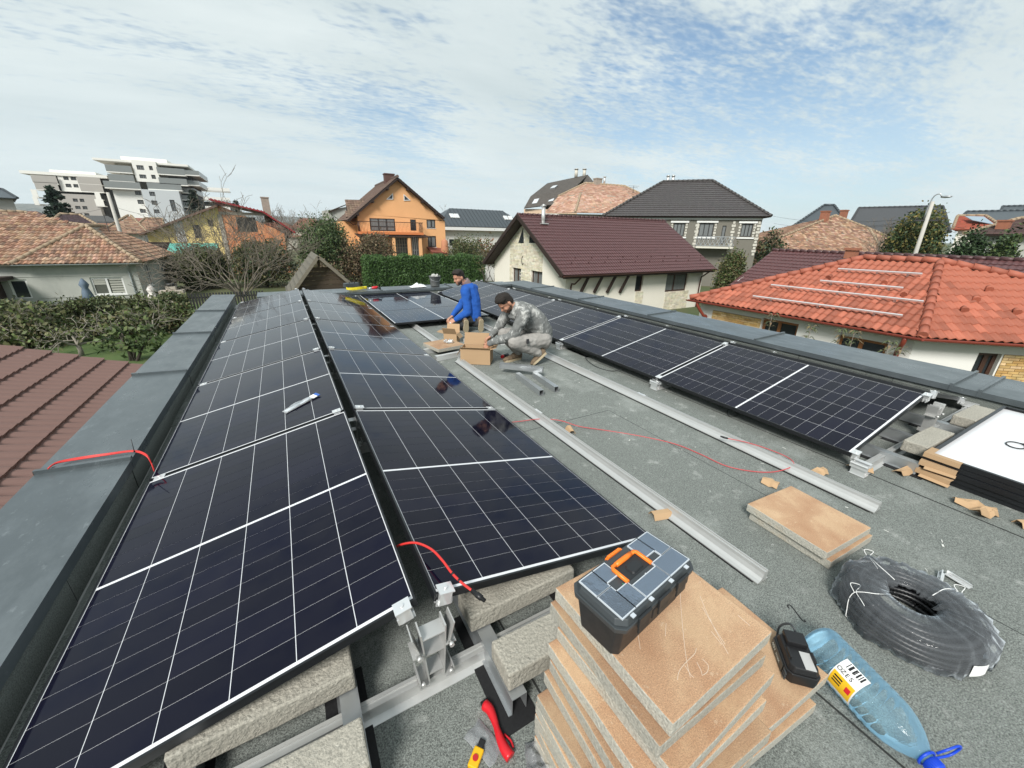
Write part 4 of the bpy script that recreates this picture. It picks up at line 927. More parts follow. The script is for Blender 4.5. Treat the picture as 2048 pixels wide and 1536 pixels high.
def window(h, A, B, op, fm, mull=(.5,), trans=(), depth=.10, fw=.06, sill=None, glass=None, name='window', parent=None):
    A = Vector((A[0], A[1], 0)); B = Vector((B[0], B[1], 0)); t = (B-A).normalized(); n = Vector((t.y, -t.x, 0)); a, b, c, d = op[:4]
    def bx(m, s0, s1, z0, z1, o0, o1):
        V = [A+t*s+n*o+Vector((0, 0, z)) for z in (z0, z1) for (s, o) in ((s0, o0), (s1, o0), (s1, o1), (s0, o1))]
        m.add(V, [(3, 2, 1, 0), (4, 5, 6, 7), (0, 1, 5, 4), (1, 2, 6, 5), (2, 3, 7, 6), (3, 0, 4, 7)])
    m = MB(); o0, o1 = -depth-.03, -depth+.03
    bx(m, a, a+fw, c, d, o0, o1); bx(m, b-fw, b, c, d, o0, o1); bx(m, a+fw, b-fw, c, c+fw, o0, o1); bx(m, a+fw, b-fw, d-fw, d, o0, o1)
    for f in mull: s = lerp(a, b, f); bx(m, s-fw*.6, s+fw*.6, c+fw, d-fw, o0+.002, o1-.002)
    for f in trans: z = lerp(c, d, f); bx(m, a+fw, b-fw, z-fw*.4, z+fw*.4, o0+.004, o1-.004)
    w = h.build(m, name, fm); g = MB(); bx(g, a+fw*.5, b-fw*.5, c+fw*.5, d-fw*.5, -depth-.02, -depth-.005); h.build(g, 'pane', glass or M_glass, w)
    if sill: s = MB(); bx(s, a-.05, b+.05, c-.05, c-.002, -depth, .05); h.build(s, 'sill', sill, w)
    return w
def slab(h, poly, th, mtl, name='roof', parent=None):
    P = [Vector(p) for p in poly]; n = (P[1]-P[0]).cross(P[2]-P[0]).normalized()
    if n.z < 0: P.reverse(); n = -n
    k = len(P); m = MB(); m.add(P+[p-n*th for p in P], [tuple(range(k)), tuple(reversed(range(k, 2*k)))]+[(i, k+i, k+(i+1) % k, (i+1) % k) for i in range(k)])
    return h.build(m, name, mtl, parent)
def inpoly(x, y, Q):
    c = False; j = len(Q)-1
    for i in range(len(Q)):
        if (Q[i][1] > y) != (Q[j][1] > y) and x < (Q[j][0]-Q[i][0])*(y-Q[i][1])/(Q[j][1]-Q[i][1])+Q[i][0]: c = not c
        j = i
    return c
def tile_list(poly, tw, th):
    P = [Vector(p) for p in poly]; n = (P[1]-P[0]).cross(P[2]-P[0]).normalized()
    if n.z < 0: n = -n
    e = Vector((0, 0, 1)).cross(n).normalized(); s = n.cross(e)
    if s.z < 0: s = -s; e = -e
    o = min(P, key=lambda p: p.z); Q = [((p-o).dot(e), (p-o).dot(s)) for p in P]
    a0 = min(q[0] for q in Q); a1 = max(q[0] for q in Q); b1 = max(q[1] for q in Q); out = []
    for r in range(int(b1/th)+1):
        for c in range(int((a1-a0)/tw)+2):
            x = a0+(c+.5)*tw; y = (r+.5)*th
            if inpoly(x, y, Q): out.append((o+e*x+s*y, r, c))
    return out, e, s, n
def wave_tile(m, p, e, s, n, tw, th, amp, lip, tint=None, seg=5, sag=0.0, mi=0):
    V = []
    for k in range(seg+1):
        f = k/seg; w = amp*math.sin(f*2*math.pi-.5*math.pi)*.5+amp*.5
        for (b, up) in ((-th*.5-.02, lip+.004), (th*.5, .008)): V.append(p+e*((f-.5)*tw*1.0)+s*b+n*(w+up+sag))
    for k in range(seg+1):
        V.append(V[2*k]-n*lip*.95)
    F = [(2*k, 2*k+2, 2*k+3, 2*k+1) for k in range(seg)]+[(2*(seg+1)+k, 2*(seg+1)+k+1, 2*k+2, 2*k) for k in range(seg)]
    m.add(V, F, mi, tint, False)
def flat_tile(m, p, e, s, n, tw, th, lip, tint, sag=0):
    a = tw*.48; V = [p-e*a-s*(th*.56)+n*(lip+sag), p+e*a-s*(th*.56)+n*(lip+sag*.5), p+e*a+s*th*.5+n*.004, p-e*a+s*th*.5+n*.004]
    V += [V[0]-n*lip, V[1]-n*lip]; m.add(V, [(0, 1, 2, 3), (4, 5, 1, 0), (5, 2, 1), (0, 3, 4)], 0, tint)
def tiles(h, polys, tw, th, pal, amp=.05, lip=.025, kind='wave', jitter=.12, name='roof_tiles', parent=None, mtl=None, seg=5):
    m = MB()
    for poly in polys:
        L, e, s, n = tile_list(poly, tw, th)
        for (p, r, c) in L:
            col = jit(random.choice(pal), jitter); sg = random.uniform(0, .006) if jitter > .05 else 0
            if kind == 'wave': wave_tile(m, p, e, s, n, tw, th, amp, lip, col, seg, sg)
            else: flat_tile(m, p, e, s, n, tw, th, lip, col, random.uniform(0, .02))
    o = h.build(m, name, mtl or attr_mat('tile_clay', .9), parent); o['kind'] = 'stuff'; return o
def ridge(h, p, q, r, L, mtl, name='ridge_tile', single=True, parent=None):
    p = Vector(p); q = Vector(q); d = (q-p).normalized(); n = max(1, int((q-p).length/L)); M_ = MB()
    for k in range(n):
        a = p.lerp(q, k/n)-d*.02; b = p.lerp(q, (k+1)/n)+d*.02; m = MB() if single else M_
        m.tube([a+Vector((0, 0, .018)), b], [r*1.14, r*.94], 10, sm=True)
        if single: h.build(m, name, mtl, parent)
    if not single: o = h.build(M_, name+'s', mtl, parent); o['kind'] = 'stuff'
def gutter(h, p, q, mtl, r=.065, down=None):
    m = MB(); p = Vector(p); q = Vector(q); d = (q-p).normalized(); x = d.cross(Vector((0, 0, 1))).normalized(); prof = [(r*math.cos(a), r*math.sin(a)) for a in [math.pi+k*math.pi/6 for k in range(7)]]+[(r*.86*math.cos(a), r*.86*math.sin(a)) for a in [2*math.pi-k*math.pi/6 for k in range(7)]]
    m.extrude(prof, p, q); g = h.build(m, 'gutter', mtl)
    if down:
        k = MB(); k.tube(bez(down, 3), .05, 8); h.build(k, 'downpipe', mtl)
    return g
def chimney(h, c, w, d, z0, z1, mtl, cap=None, parent=None):
    m = MB(); x, y = c; m.box(x-w/2, x+w/2, y-d/2, y+d/2, z0, z1-.12); m.box(x-w/2-.06, x+w/2+.06, y-d/2-.06, y+d/2+.06, z1-.1195, z1); o = h.build(m, 'chimney', mtl, parent)
    return o
def flue(h, p, r, ht, mtl=None):
    m = MB(); p = Vector(p); m.tube([p, p+Vector((0, 0, ht))], r, 10); m.tube([p+Vector((0, 0, ht+.04)), p+Vector((0, 0, ht+.06))], [r*1.6, r*1.6], 10); m.tube([p+Vector((0, 0, ht+.06)), p+Vector((0, 0, ht+.18))], [r*1.6, .02], 10)
    for k in range(3): a = k*2.1; m.bar(p+Vector((r*math.cos(a), r*math.sin(a), ht-.01)), p+Vector((r*math.cos(a), r*math.sin(a), ht+.045)), .015)
    h.build(m, 'flue', mtl or M_alu)
PALC = [(.30, .175, .115), (.35, .215, .145), (.25, .14, .095), (.39, .26, .18), (.20, .125, .09), (.31, .21, .15)]
M_metalbrown = attr_mat('metal_tile_brown', .42, spec=.5); M_metaldark = attr_mat('metal_tile_dark', .45, spec=.5)
M_mortar = mat('ridge_mortar', (.27, .24, .19), .95, var=.3, vs_=3)
M_plasterg = mat('grey_render', (.36, .37, .34), .95, col2=(.44, .445, .405), vs_=.9, var=.2, bump=.3, bs=12, stains=[(1.2, .55, .75, (.25, .26, .235), .7)], stretch=(1, 1, .5))
M_cream = mat('cream_render', (.76, .72, .63), .95, var=.05, vs_=2, bump=.25, bs=30)
M_whiter = mat('white_render', (.70, .69, .65), .95, var=.06, vs_=2, bump=.2, bs=20)
M_dbrown = mat('dark_brown_wood', (.028, .016, .012), .7, var=.2, vs_=3)
M_gutb = mat('brown_gutter', (.06, .022, .016), .4)
# ------------------------------------------------------------------ neighbour's brown metal tile roof below the left parapet
hb = H('low_building', 'low building with brown metal tile roof directly below the left parapet', (-3.5, 3, G), 'building')
def zbr(x): return -1.06-.353*(x+2.74)
slab(hb, [(-1.62, -3.5, zbr(-1.62)-.03), (-1.62, 10, zbr(-1.62)-.03), (-8.5, 10, zbr(-8.5)-.03), (-8.5, -3.5, zbr(-8.5)-.03)], .05, mat('roof_underlay', (.1, .05, .04), .8))
c_ = 1/math.hypot(1, .353); sl = Vector((-c_, 0, .353*c_)); nb = Vector((.353*c_, 0, c_)); step = .34
M_brt = mat('brown_tile_paint', (.165, .098, .083), .5, var=.08, vs_=1.2, spec=.4, stains=[(2.2, .6, .8, (.27, .18, .16), .4)])
for k in range(20):
    o0 = Vector((-1.66, 0, zbr(-1.66)))+sl*(k*step); m = MB(); tw = .185; n = 74; V = []
    for j in range(n*6+1):
        y = -3.5+13.5*j/(n*6); ph = (j % 6)/6*2*math.pi; w = .021*(1+math.cos(ph)); V += [o0+Vector((0, y, 0))+nb*(w+.042)-sl*.02*math.cos(ph)*.5, o0+sl*(step)+Vector((0, y, 0))+nb*(w+.004), o0+Vector((0, y, 0))+nb*(w-.004)]
    q = n*6; m.add(V, [(3*j, 3*j+1, 3*j+4, 3*j+3) for j in range(q)]+[(3*j+2, 3*j, 3*j+3, 3*j+5) for j in range(q)], 0, None, False)
    hb.build(m, 'tile_course', M_brt)
for (a, b) in (((-1.7, 9.9), (-8.4, 9.9)), ((-1.7, -3.4), (-1.7, 9.9))): facade(hb, a, b, G, zbr(-1.7)-.12, [], M_whiter)
# ------------------------------------------------------------------ grey rendered house with clay roof (left)
s1 = lambda x, y: (x/3.938, 290+y/3.938)
hg = H('clay_roof_house', 'grey rendered single storey house with old clay tile roof on the left', (-12, 42, G))
A, B = (-22, 37.6), (-8.95, 37.6)
ze = -.75
ops = [rect(A, B, s1, 725, 1040, 985, 1180), rect(A, B, s1, 85, 1060, 235, 1215)]
facade(hg, A, B, G, ze-.05, ops, M_plasterg)
w = window(hg, A, B, ops[0], M_wfw, (.47,), sill=M_wfw, fw=.10, glass=mat('blind_glass', (.10, .105, .09), .2, var=.3)); window(hg, A, B, ops[1], M_wfw, (), fw=.1)
bl = MB()
for (f0, f1, n, zr) in ((.07, .42, 3, .40), (.55, .95, 6, 1.0)):
    a, b, c, d = ops[0]
    for k in range(n):
        z1_ = d-.12-k*(d-c-.2)*zr/n; bl.box(A[0]+lerp(a, b, f0), A[0]+lerp(a, b, f1), 37.6+.085, 37.6+.095, z1_-.11, z1_)
hg.build(bl, 'blind_slats', mat('blind_tan', (.42, .42, .37), .8), w)['kind'] = 'stuff'
A2, B2 = (-8.95, 37.6), (-8.95, 48.5)
ops2 = [(2.2, 3.4, -2.6, -1.0)]; facade(hg, A2, B2, G, ze-.05, ops2, M_plasterg); window(hg, A2, B2, ops2[0], M_wfw, (.5,), fw=.1, sill=M_wfw)
lb_ = MB()
for zz_ in (-1.55, -2.9): lb_.box(-22, -8.93, 37.575, 37.597, zz_, zz_+.05)
hg.build(lb_, 'string_course', M_plasterg)
eA, eB, eC, eL = Vector((-14.6, 37.1, ze)), Vector((-8.5, 37.1, ze)), Vector((-8.5, 49, ze)), Vector((-24, 37.9, ze))
Pk = aty(*s1(675, 640), 41.0); Qk = aty(*s1(300, 598), 43.0); Lk_ = aty(*s1(-60, 760), 40.5); Rk = Vector((Pk.x-.3, 46, Pk.z))
PG = [[eA, eB, Pk], [eB, eC, Rk, Pk], [eL, eA, Pk, Qk], [eL, Qk, Vector((-27, 43, ze+.5))]]
for p in PG: slab(hg, p, .10, M_mortar)
tiles(hg, PG[:3], .26, .36, PALC, .06, .055, jitter=.18)
for a, b in ((eA, Pk), (eB, Pk), (Pk, Qk), (Qk, eL), (Pk, Rk)): ridge(hg, Vector(a)+Vector((0, 0, .06)), Vector(b)+Vector((0, 0, .06)), .12, .42, attr_mat('tile_clay') if False else mat('ridge_clay', (.33, .25, .17), .95, var=.4, vs_=2.5), single=False)
M_gz = mat('zinc_gutter', (.33, .36, .36), .5, metal=.3)
gutter(hg, (-14.6, 37.03, ze-.02), (-8.45, 37.03, ze-.02), M_gz, .07, [(-9.2, 37.1, ze-.05), (-9.35, 37.5, ze-.45), (-9.35, 37.53, ze-1.2), (-9.35, 37.53, G)]); gutter(hg, (-24, 37.8, ze-.02), (-14.65, 37.8, ze-.02), M_gz, .07)
# dark porch at its left edge
m = MB(); m.box(-24, -14.9, 35.2, 37.55, -1.65, -1.45); m.box(-15.4, -15.2, 35.3, 35.5, G, -1.66); m.box(-24, -15.5, 37.0, 37.5, G, -1.66); hg.build(m, 'porch', M_dbrown)
# ------------------------------------------------------------------ cream house with brown roof
s3 = lambda x, y: (960+x/3.413, 320+y/3.413)
hc = H('cream_house', 'cream house with maroon metal tile roof and stone clad gable behind the right parapet', (21, 25, G))
xe0, xe1, ye0, ye1, zev, zrd, yr = 14.35, 28.7, 19.45, 30.5, -.72, 2.72, 25.0
A, B = (15.1, 20.15), (28.1, 20.15)
ops = [rect(A, B, s3, 1062, 785, 1112, 897), rect(A, B, s3, 1270, 776, 1415, 896)]
facade(hc, A, B, G, zev+.1, ops, M_cream, reveal=.2); window(hc, A, B, ops[0], M_wfb, (), fw=.09, depth=.15); window(hc, A, B, ops[1], M_wfb, (.42,), fw=.10, depth=.15, glass=M_glassc)
A2, B2 = (15.1, 29.9), (15.1, 20.15)
ops2 = [rect(A2, B2, s3, 222, 738, 280, 850), rect(A2, B2, s3, 348, 757, 424, 870)]
gz = lambda y: zev+.12+(zrd-zev-.2)*(1-abs(y-yr)/5.5)
facade(hc, A2, B2, G, zev+.1, ops2, M_cream, gable=[(9.75, gz(20.15)-.15), (4.9, zrd-.25), (0, gz(29.9)-.15)], reveal=.2)
for o in ops2: window(hc, A2, B2, o, M_wfb, (.5,), fw=.09, depth=.15, glass=M_glassc)
# stone cladding: individual strips
M_stone = attr_mat('ledge_stone', .95, bump=.4); PALS = [(.66, .61, .47), (.69, .64, .50), (.62, .56, .43), (.70, .66, .54), (.65, .60, .49)]
def stones(h, A, B, s0, s1_, z0, z1, top=None, cw=.42, chh=.10, skip=()):
    A = Vector((A[0], A[1], 0)); B = Vector((B[0], B[1], 0)); t = (B-A).normalized(); n = Vector((t.y, -t.x, 0)); m = MB(); z = z0; r = 0
    while z < z1:
        hh = chh*random.uniform(.7, 1.25); s = s0-random.uniform(0, cw)
        while s < s1_:
            L = cw*random.uniform(.5, 1.4); a, b = max(s, s0), min(s+L-.012, s1_); zc_ = z+hh/2
            if b-a > .05 and (top is None or zc_ < top((a+b)/2)) and not any(q[0] < (a+b)/2 < q[1] and q[2] < zc_ < q[3] for q in skip):
                pr_ = random.uniform(.012, .028); V = [A+t*x+n*o+Vector((0, 0, q)) for q in (z, z+hh-.01) for (x, o) in ((a, 0), (b, 0), (b, pr_), (a, pr_))]
                m.add(V, [(4, 5, 6, 7), (3, 2, 1, 0), (2, 3, 7, 6), (1, 2, 6, 5), (3, 0, 4, 7)], 0, jit(random.choice(PALS), .1))
            s += L
        z += hh
    o = h.build(m, 'stone_cladding', M_stone); o['kind'] = 'stuff'
sa = px_on(A2, B2, *s3(205, 700))[0]; sb = px_on(A2, B2, *s3(425, 760))[0]
stones(hc, A2, B2, sa, sb, -2.9, 3, top=lambda s: gz(29.9-s)-.35, skip=[(o[0]-.05, o[1]+.05, -4, o[3]+.03) for o in ops2])
for o, x0, x1 in ((ops[0], 1060, 1112), (ops[1], 1262, 1418)):
    a = px_on(A, B, *s3(x0, 920))[0]; b = px_on(A, B, *s3(x1, 920))[0]; stones(hc, A, B, a, b, G, o[2]-.06)
for dx in (265, 338):
    c0 = px_on(A2, B2, *s3(dx, 565)); m = MB(); w_ = .5 if dx < 300 else -.5
    m.add([Vector((15.055, 29.9-c0[0]+(.0), c0[1])), Vector((15.055, 29.9-c0[0]-.75, c0[1])), Vector((15.055, 29.9-c0[0]-(.6 if dx < 300 else .1), c0[1]+1.0))], [(0, 1, 2)]); o = hc.build(m, 'gable_vent', M_glass); o.modifiers.new('s', 'SOLIDIFY').thickness = .03
P1_, P2_, P3_, P4_ = (xe0, ye0, zev), (xe1, ye0, zev), (xe1, yr, zrd), (xe0, yr, zrd)
slab(hc, [P1_, P2_, P3_, P4_], .12, M_dbrown); slab(hc, [P4_, P3_, (xe1, ye1, zev), (xe0, ye1, zev)], .12, M_dbrown)
tiles(hc, [[P1_, P2_, P3_, P4_]], .21, .35, [(.085, .036, .036)], .03, .035, jitter=.03, mtl=M_metalbrown, name='metal_tiles')
ridge(hc, (xe0, yr, zrd+.03), (xe1, yr, zrd+.03), .10, .4, mat('maroon_ridge', (.07, .03, .03), .45), single=False)
for (y0_, s_) in ((ye0, 1), (ye1, -1)):
    m = MB(); m.bar((xe0-.03, y0_, zev-.05), (xe0-.03, yr, zrd-.05), .05, .26); m.bar((xe0+.35, y0_+s_*.3, zev-.1), (xe0+.35, yr, zrd-.22), .7, .03); hc.build(m, 'barge_board', M_dbrown)
m = MB(); m.box(xe0, xe1, ye0-.02, ye0+.03, zev-.2, zev-.02); m.box(xe0+.1, xe1-.1, ye0+.04, 20.1, zev-.16, zev-.12); hc.build(m, 'eave_board', M_dbrown)
gutter(hc, (xe0, ye0-.09, zev-.03), (xe1, ye0-.09, zev-.03), M_gutb, .07, [(15.75, 19.4, zev-.1), (15.6, 19.9, zev-.6), (15.45, 20.05, zev-.75), (15.45, 20.05, G)])
m = MB(); m.tube(bez([(27.9, 19.4, zev-.1), (27.85, 19.9, zev-.5), (27.8, 20.05, zev-.8), (27.8, 20.05, G)], 3), .05, 8); hc.build(m, 'downpipe', M_gutb)
for x in (745, 838, 927, 1015):      # slanted pergola struts under the eave
    a = aty(*s3(x, 790), 19.6); b = aty(*s3(x-45, 905), 20.05); m = MB(); m.bar((a.x, 19.6, a.z), (a.x-.15, 20.1, b.z), .12, .16); hc.build(m, 'eave_strut', M_dbrown)
fp = aty(*s3(430, 430), 24.2); flue(hc, (fp.x, 24.2, 2.0), .13, 1.25)
m = MB(); m.box(fp.x-.28, fp.x+.28, 23.9, 24.5, 2.18, 2.24); hc.build(m, 'flue_flashing', M_alu)
m = MB()
for k in range(10): x = xe0+1.2+k*1.35; m.box(x, x+.05, 20.3, 20.36, zev+.55, zev+.68); m.box(x+.6, x+.65, 20.75, 20.81, zev+.83, zev+.96)
hc.build(m, 'snow_stops', mat('maroon_ridge'))['kind'] = 'stuff'
m = MB(); zz_ = px_on(A2, B2, *s3(295, 685)); m.tube([Vector((15.04, 29.9-zz_[0]+.12*math.sin(a), zz_[1]+.28*math.cos(a))) for a in [k*.5 for k in range(9)]], .02, 6); hc.build(m, 'wall_ornament', M_wfd)
# ------------------------------------------------------------------ orange tiled house on the right
s4 = lambda x, y: (1380+x/3.066, 380+y/3.066)
ho = H('orange_tile_house', 'white house with bright orange tile hip roof carrying four bare mounting rails', (19, 5, G))
zo = -.92
E1, E2 = Vector((14.78, 11.0, zo)), Vector((14.78, 3.66, zo)); E3 = E2+Vector((.752, -.66, 0))*8.5
P1, P2 = Vector((18.5, 6.87, .87)), Vector((18.5, 4.85, .87))
nr = (E3-E2).cross(P2-E2).normalized(); d_ = ray(2048, 558); k_ = (E2-CAMPOS).dot(nr)/d_.dot(nr); P3 = CAMPOS+d_*k_; P3 = P2+(P3-P2)*1.6
E0 = Vector((22.2, 11.0, zo))
faceL = [E1, E2, P2, P1]; faceR = [E2, E3, P3, P2]
slab(ho, faceL, .10, M_dbrown); slab(ho, faceR, .10, M_dbrown); slab(ho, [E0, E1, P1], .10, M_dbrown); slab(ho, [P1, P2, P3, Vector((23.5, 5, zo)), E0], .05, M_dbrown)
TW, TH = .205, .335; allt = []
ME_T = {}
PALO = [(.62, .125, .042), (.66, .15, .052), (.58, .11, .038), (.60, .14, .055)]
M_otile = mat('orange_clay', (.335, .106, .064), .70, var=.18, vs_=3, rnd=.28, spec=.4, bump=.15, bs=60, stains=[(2.5, .6, .8, (.29, .08, .045), .35)])
for face in (faceL, faceR):
    L, e, s, n = tile_list(face, TW, TH)
    for (p, r, c) in L: allt.append((p, e, s, n))
allt.sort(key=lambda q: -((q[0]-CAMPOS).normalized().dot(-q[3]))/((q[0]-CAMPOS).length**2)); rest = MB(); kk = 0
# shared tile mesh in its own frame (x along eave, y up slope, z normal)
_t = MB(); wave_tile(_t, Vector((0, 0, 0)), Vector((1, 0, 0)), Vector((0, 1, 0)), Vector((0, 0, 1)), TW, TH, .052, .03, None, 8); ME_OT = _t.mesh('roof_tile', M_otile, True)
roofL = MB(); roofL.box(18.4, 18.6, 4.9, 6.8, .7, .72); roofL = ho.build(roofL, 'roof', M_dbrown)
for (p, e, s, n) in allt:
    if kk < 300 and p.y > -1.2:
        o = link('roof_tile', ME_OT, roofL); q = p-ho.b
        o.matrix_local = Matrix(((e.x, s.x, n.x, q.x), (e.y, s.y, n.y, q.y), (e.z, s.z, n.z, q.z), (0, 0, 0, 1))) @ Matrix.Rotation(random.uniform(-.006, .006), 4, 'Z'); kk += 1
    else: wave_tile(rest, p, e, s, n, TW, TH, .052, .03, None, 8)
ho.build(rest, 'roof_tiles', M_otile, roofL, True)['kind'] = 'stuff'
M_oridge = mat('orange_ridge_clay', (.335, .102, .062), .66, var=.16, vs_=4, rnd=.12)
for a, b in ((E1, P1), (E2, P2), (P1, P2), (P2, P3)): ridge(ho, Vector(a)+Vector((0, 0, .06)), Vector(b)+Vector((0, 0, .06)), .10, .37, M_oridge, single=True, parent=roofL)
M_gutr = mat('red_brown_gutter', (.20, .04, .025), .4)
gutter(ho, (14.66, 11.05, zo-.01), (14.66, 3.60, zo-.01), M_gutr, .07); gutter(ho, (14.68, 3.60, zo-.01), E3+Vector((-.08, -.09, -.01)), M_gutr, .07)
Aw, Bw = (15.15, 10.7), (15.15, 3.85); Cw = (15.15+.752*8, 3.85-.66*8)
opl = [rect(Aw, Bw, s4, 430, 800, 660, 905), rect(Aw, Bw, s4, 890, 910, 1210, 1010)]
opl = [(o[0], o[1], -2.3, o[3]) for o in opl]
facade(ho, Aw, Bw, G, zo-.02, opl, M_whiter, reveal=.2)
M_wfo = mat('oak_frame', (.26, .10, .03), .5)
for o in opl: window(ho, Aw, Bw, o, M_wfo, (.47,), fw=.09, depth=.14)
opr = [rect(Bw, Cw, s4, 1745, 1000, 1890, 1120)]; opr = [(opr[0][0], opr[0][1], -2.9, opr[0][3])]
facade(ho, Bw, Cw, G, zo-.02, opr, M_whiter, reveal=.2); window(ho, Bw, Cw, opr[0], M_wfb, (.55,), fw=.09, depth=.14)
facade(ho, (22, 10.7), (15.15, 10.7), G, zo-.02, [], M_whiter)
M_brick = attr_mat('yellow_brick', .95, bump=.3); PALB = [(.52, .34, .14), (.58, .40, .19), (.46, .28, .10), (.62, .45, .24)]
def bricks(h, A, B, s0, s1_, z0, z1, bw=.25, bh=.075):
    A = Vector((A[0], A[1], 0)); B = Vector((B[0], B[1], 0)); t = (B-A).normalized(); n = Vector((t.y, -t.x, 0)); nr_ = int((z1-z0)/bh); ct = 0
    mo = MB(); V = [A+t*s+n*.008+Vector((0, 0, z)) for s, z in ((s0, z0), (s1_, z0), (s1_, z1), (s0, z1))]; mo.add(V, [(0, 1, 2, 3)]); par = h.build(mo, 'brick_facing', mat('brick_mortar', (.36, .28, .18), .95))
    m = MB()
    for r in range(nr_):
        s = s0-(bw/2 if r % 2 else 0)
        while s < s1_:
            a, b = max(s, s0), min(s+bw-.012, s1_)
            if b-a > .04:
                z = z0+r*bh; V = [A+t*x+n*o+Vector((0, 0, q)) for q in (z+.006, z+bh-.006) for (x, o) in ((a, .006), (b, .006), (b, .03), (a, .03))]
                m.add(V, [(4, 5, 6, 7), (3, 2, 1, 0), (2, 3, 7, 6), (1, 2, 6, 5), (3, 0, 4, 7)], 0, jit(random.choice(PALB), .12))
            s += bw
    o = h.build(m, 'bricks', M_brick, par); o['kind'] = 'stuff'
b0 = px_on(Aw, Bw, *s4(135, 780))[0]; bricks(ho, Aw, Bw, max(.0, b0), opl[0][0]-.03, -3.0, px_on(Aw, Bw, *s4(200, 745))[1])
bricks(ho, Bw, Cw, opr[0][1]+.04, opr[0][1]+3.5, -3.2, opr[0][3])
def dp(px0, plane, rr=.055):
    P = [atx(*s4(x, y), plane) for x, y in px0]; return P
m = MB(); m.tube(bez([(14.68, 3.95, zo-.06), (14.72, 3.98, zo-.25), (14.98, 4.1, zo-.55), (15.08, 4.12, zo-.75), (15.08, 4.12, G)], 4), .06, 10); ho.build(m, 'downpipe', M_gutr)
m = MB(); m.tube(bez([(14.68, 10.55, zo-.06), (14.72, 10.5, zo-.25), (14.95, 10.35, zo-.6), (15.08, 10.3, zo-.8), (15.08, 10.3, G)], 4), .06, 10); ho.build(m, 'downpipe', M_gutr)
nl = (E2-E1).cross(P1-E1).normalized(); nl = nl if nl.z > 0 else -nl
def onroof(x, y, off):
    d = ray(*s4(x, y)); k = (E1+nl*off-CAMPOS).dot(nl)/d.dot(nl); return CAMPOS+d*k
for (a, b) in (((908, 484), (1424, 515)), ((798, 556), (1307, 601)), ((497, 582), (1432, 684)), ((386, 651), (1303, 770))):
    p, q = onroof(*a, .17), onroof(*b, .17); m = MB(); m.bar(p, q, .045, .05, up=nl); r_ = ho.build(m, 'mounting_rail', M_clamp, roofL)
    for t in (.15, .5, .85): k = MB(); c = p.lerp(q, t); k.bar(c-nl*.12, c-nl*.02, .05, .05, up=(0, 1, 0)); ho.build(k, 'rail_hook', M_alud, r_)
for (x, y) in ((860, 530), (1205, 560), (632, 567), (945, 600), (1325, 632)):
    c = onroof(x, y, .09); m = MB(); m.tube([c-Vector((.12, 0, .04)), c+Vector((.05, 0, .03))], [.09, .05], 8); ho.build(m, 'vent_tile', M_otile, roofL)
for (x, y) in ((1830, 600), (1750, 662), (1680, 725), (2000, 738)):
    d = ray(*s4(x, y)); n_ = nr if nr.z > 0 else -nr; k = (E2+n_*.08-CAMPOS).dot(n_)/d.dot(n_); c = CAMPOS+d*k; m = MB(); m.tube([c-Vector((.1, .06, .04)), c+Vector((.05, .03, .03))], [.09, .05], 8); ho.build(m, 'vent_tile', M_otile, roofL)
# ------------------------------------------------------------------ long maroon roof behind it
hl = H('maroon_roof_house', 'long low building with maroon metal tile roof behind the orange tiled house', (28, 6, G))
r0 = atx(*s4(510, 372), 27.5); r1 = atx(2048, 516, 27.5); r1 = r0+(r1-r0)*1.8; r1.z = r0.z
x0_ = 23.6; e0_ = atx(*s4(285, 590), x0_); e0 = Vector((x0_, r0.y, e0_.z)); e1 = Vector((x0_, r1.y, e0_.z))
slab(hl, [e0, e1, r1, r0], .1, M_dbrown); slab(hl, [r0, r1, r1+Vector((3.5, 0, -1.6)), r0+Vector((3.5, 0, -1.6))], .1, M_dbrown)
tiles(hl, [[e0, e1, r1, r0]], .21, .36, [(.10, .042, .042)], .03, .035, jitter=.03, mtl=M_metalbrown, name='metal_tiles'); ridge(hl, r0+Vector((0, 0, .03)), r1+Vector((0, 0, .03)), .1, .4, mat('maroon_ridge'), single=False)
facade(hl, (24, r0.y-.2), (24, r1.y), G, e0.z+.05, [], M_whiter); facade(hl, (30.5, r0.y-.25), (24, r0.y-.25), G, e0.z+.3, [], M_whiter, gable=[(6.5, e0.z+.3), (3, r0.z-.25)])
cm = atx(*s4(985, 410), 26.3); chimney(hl, (26.3, cm.y), .45, .45, .6, cm.z+.45, mat('clay_brick', (.30, .12, .07), .9, var=.3, vs_=6))
# ------------------------------------------------------------------ old clay hip roof farther right
M_brickc = mat('clay_brick')
hk = H('clay_hip_house', 'old house with weathered brown clay hip roof and brick chimney behind the maroon roof', (43, 20, G))
zk = .05
a = atz(*s4(330, 380), zk); b_ = atz(*s4(1440, 398), zk); tdir = (b_-a).normalized(); a = a+Vector((0, 0, 0)); nin = Vector((-tdir.y, tdir.x, 0)); nin = nin if nin.x > 0 else -nin
print('clay hip eave', a, b_)
def on_off(A, t, nin, off, u, v):
    n = nin; O = A+nin*off; d = ray(u, v); k = (O-CAMPOS).dot(n)/d.dot(n); return CAMPOS+d*k
Lh = 17.0; b2 = a+tdir*Lh
ap = on_off(a, tdir, nin, 6.5, *s4(890, 158)); ap2 = on_off(a, tdir, nin, 5.2, *s4(1100, 240)); hp2 = on_off(a, tdir, nin, .0, *s4(1192, 385)); hp2.z = zk
bl = a+nin*13; er = on_off(a, tdir, nin, 6, *s4(1440, 395)); er.z = zk
PK = [[a, hp2, ap2, ap], [hp2, er, ap2], [a, ap, bl], [ap2, er, er+nin*5, ap]]
PK = [[a, hp2, ap2], [a, ap2, ap]]+PK[1:]
for p in PK: slab(hk, p, .08, M_mortar)
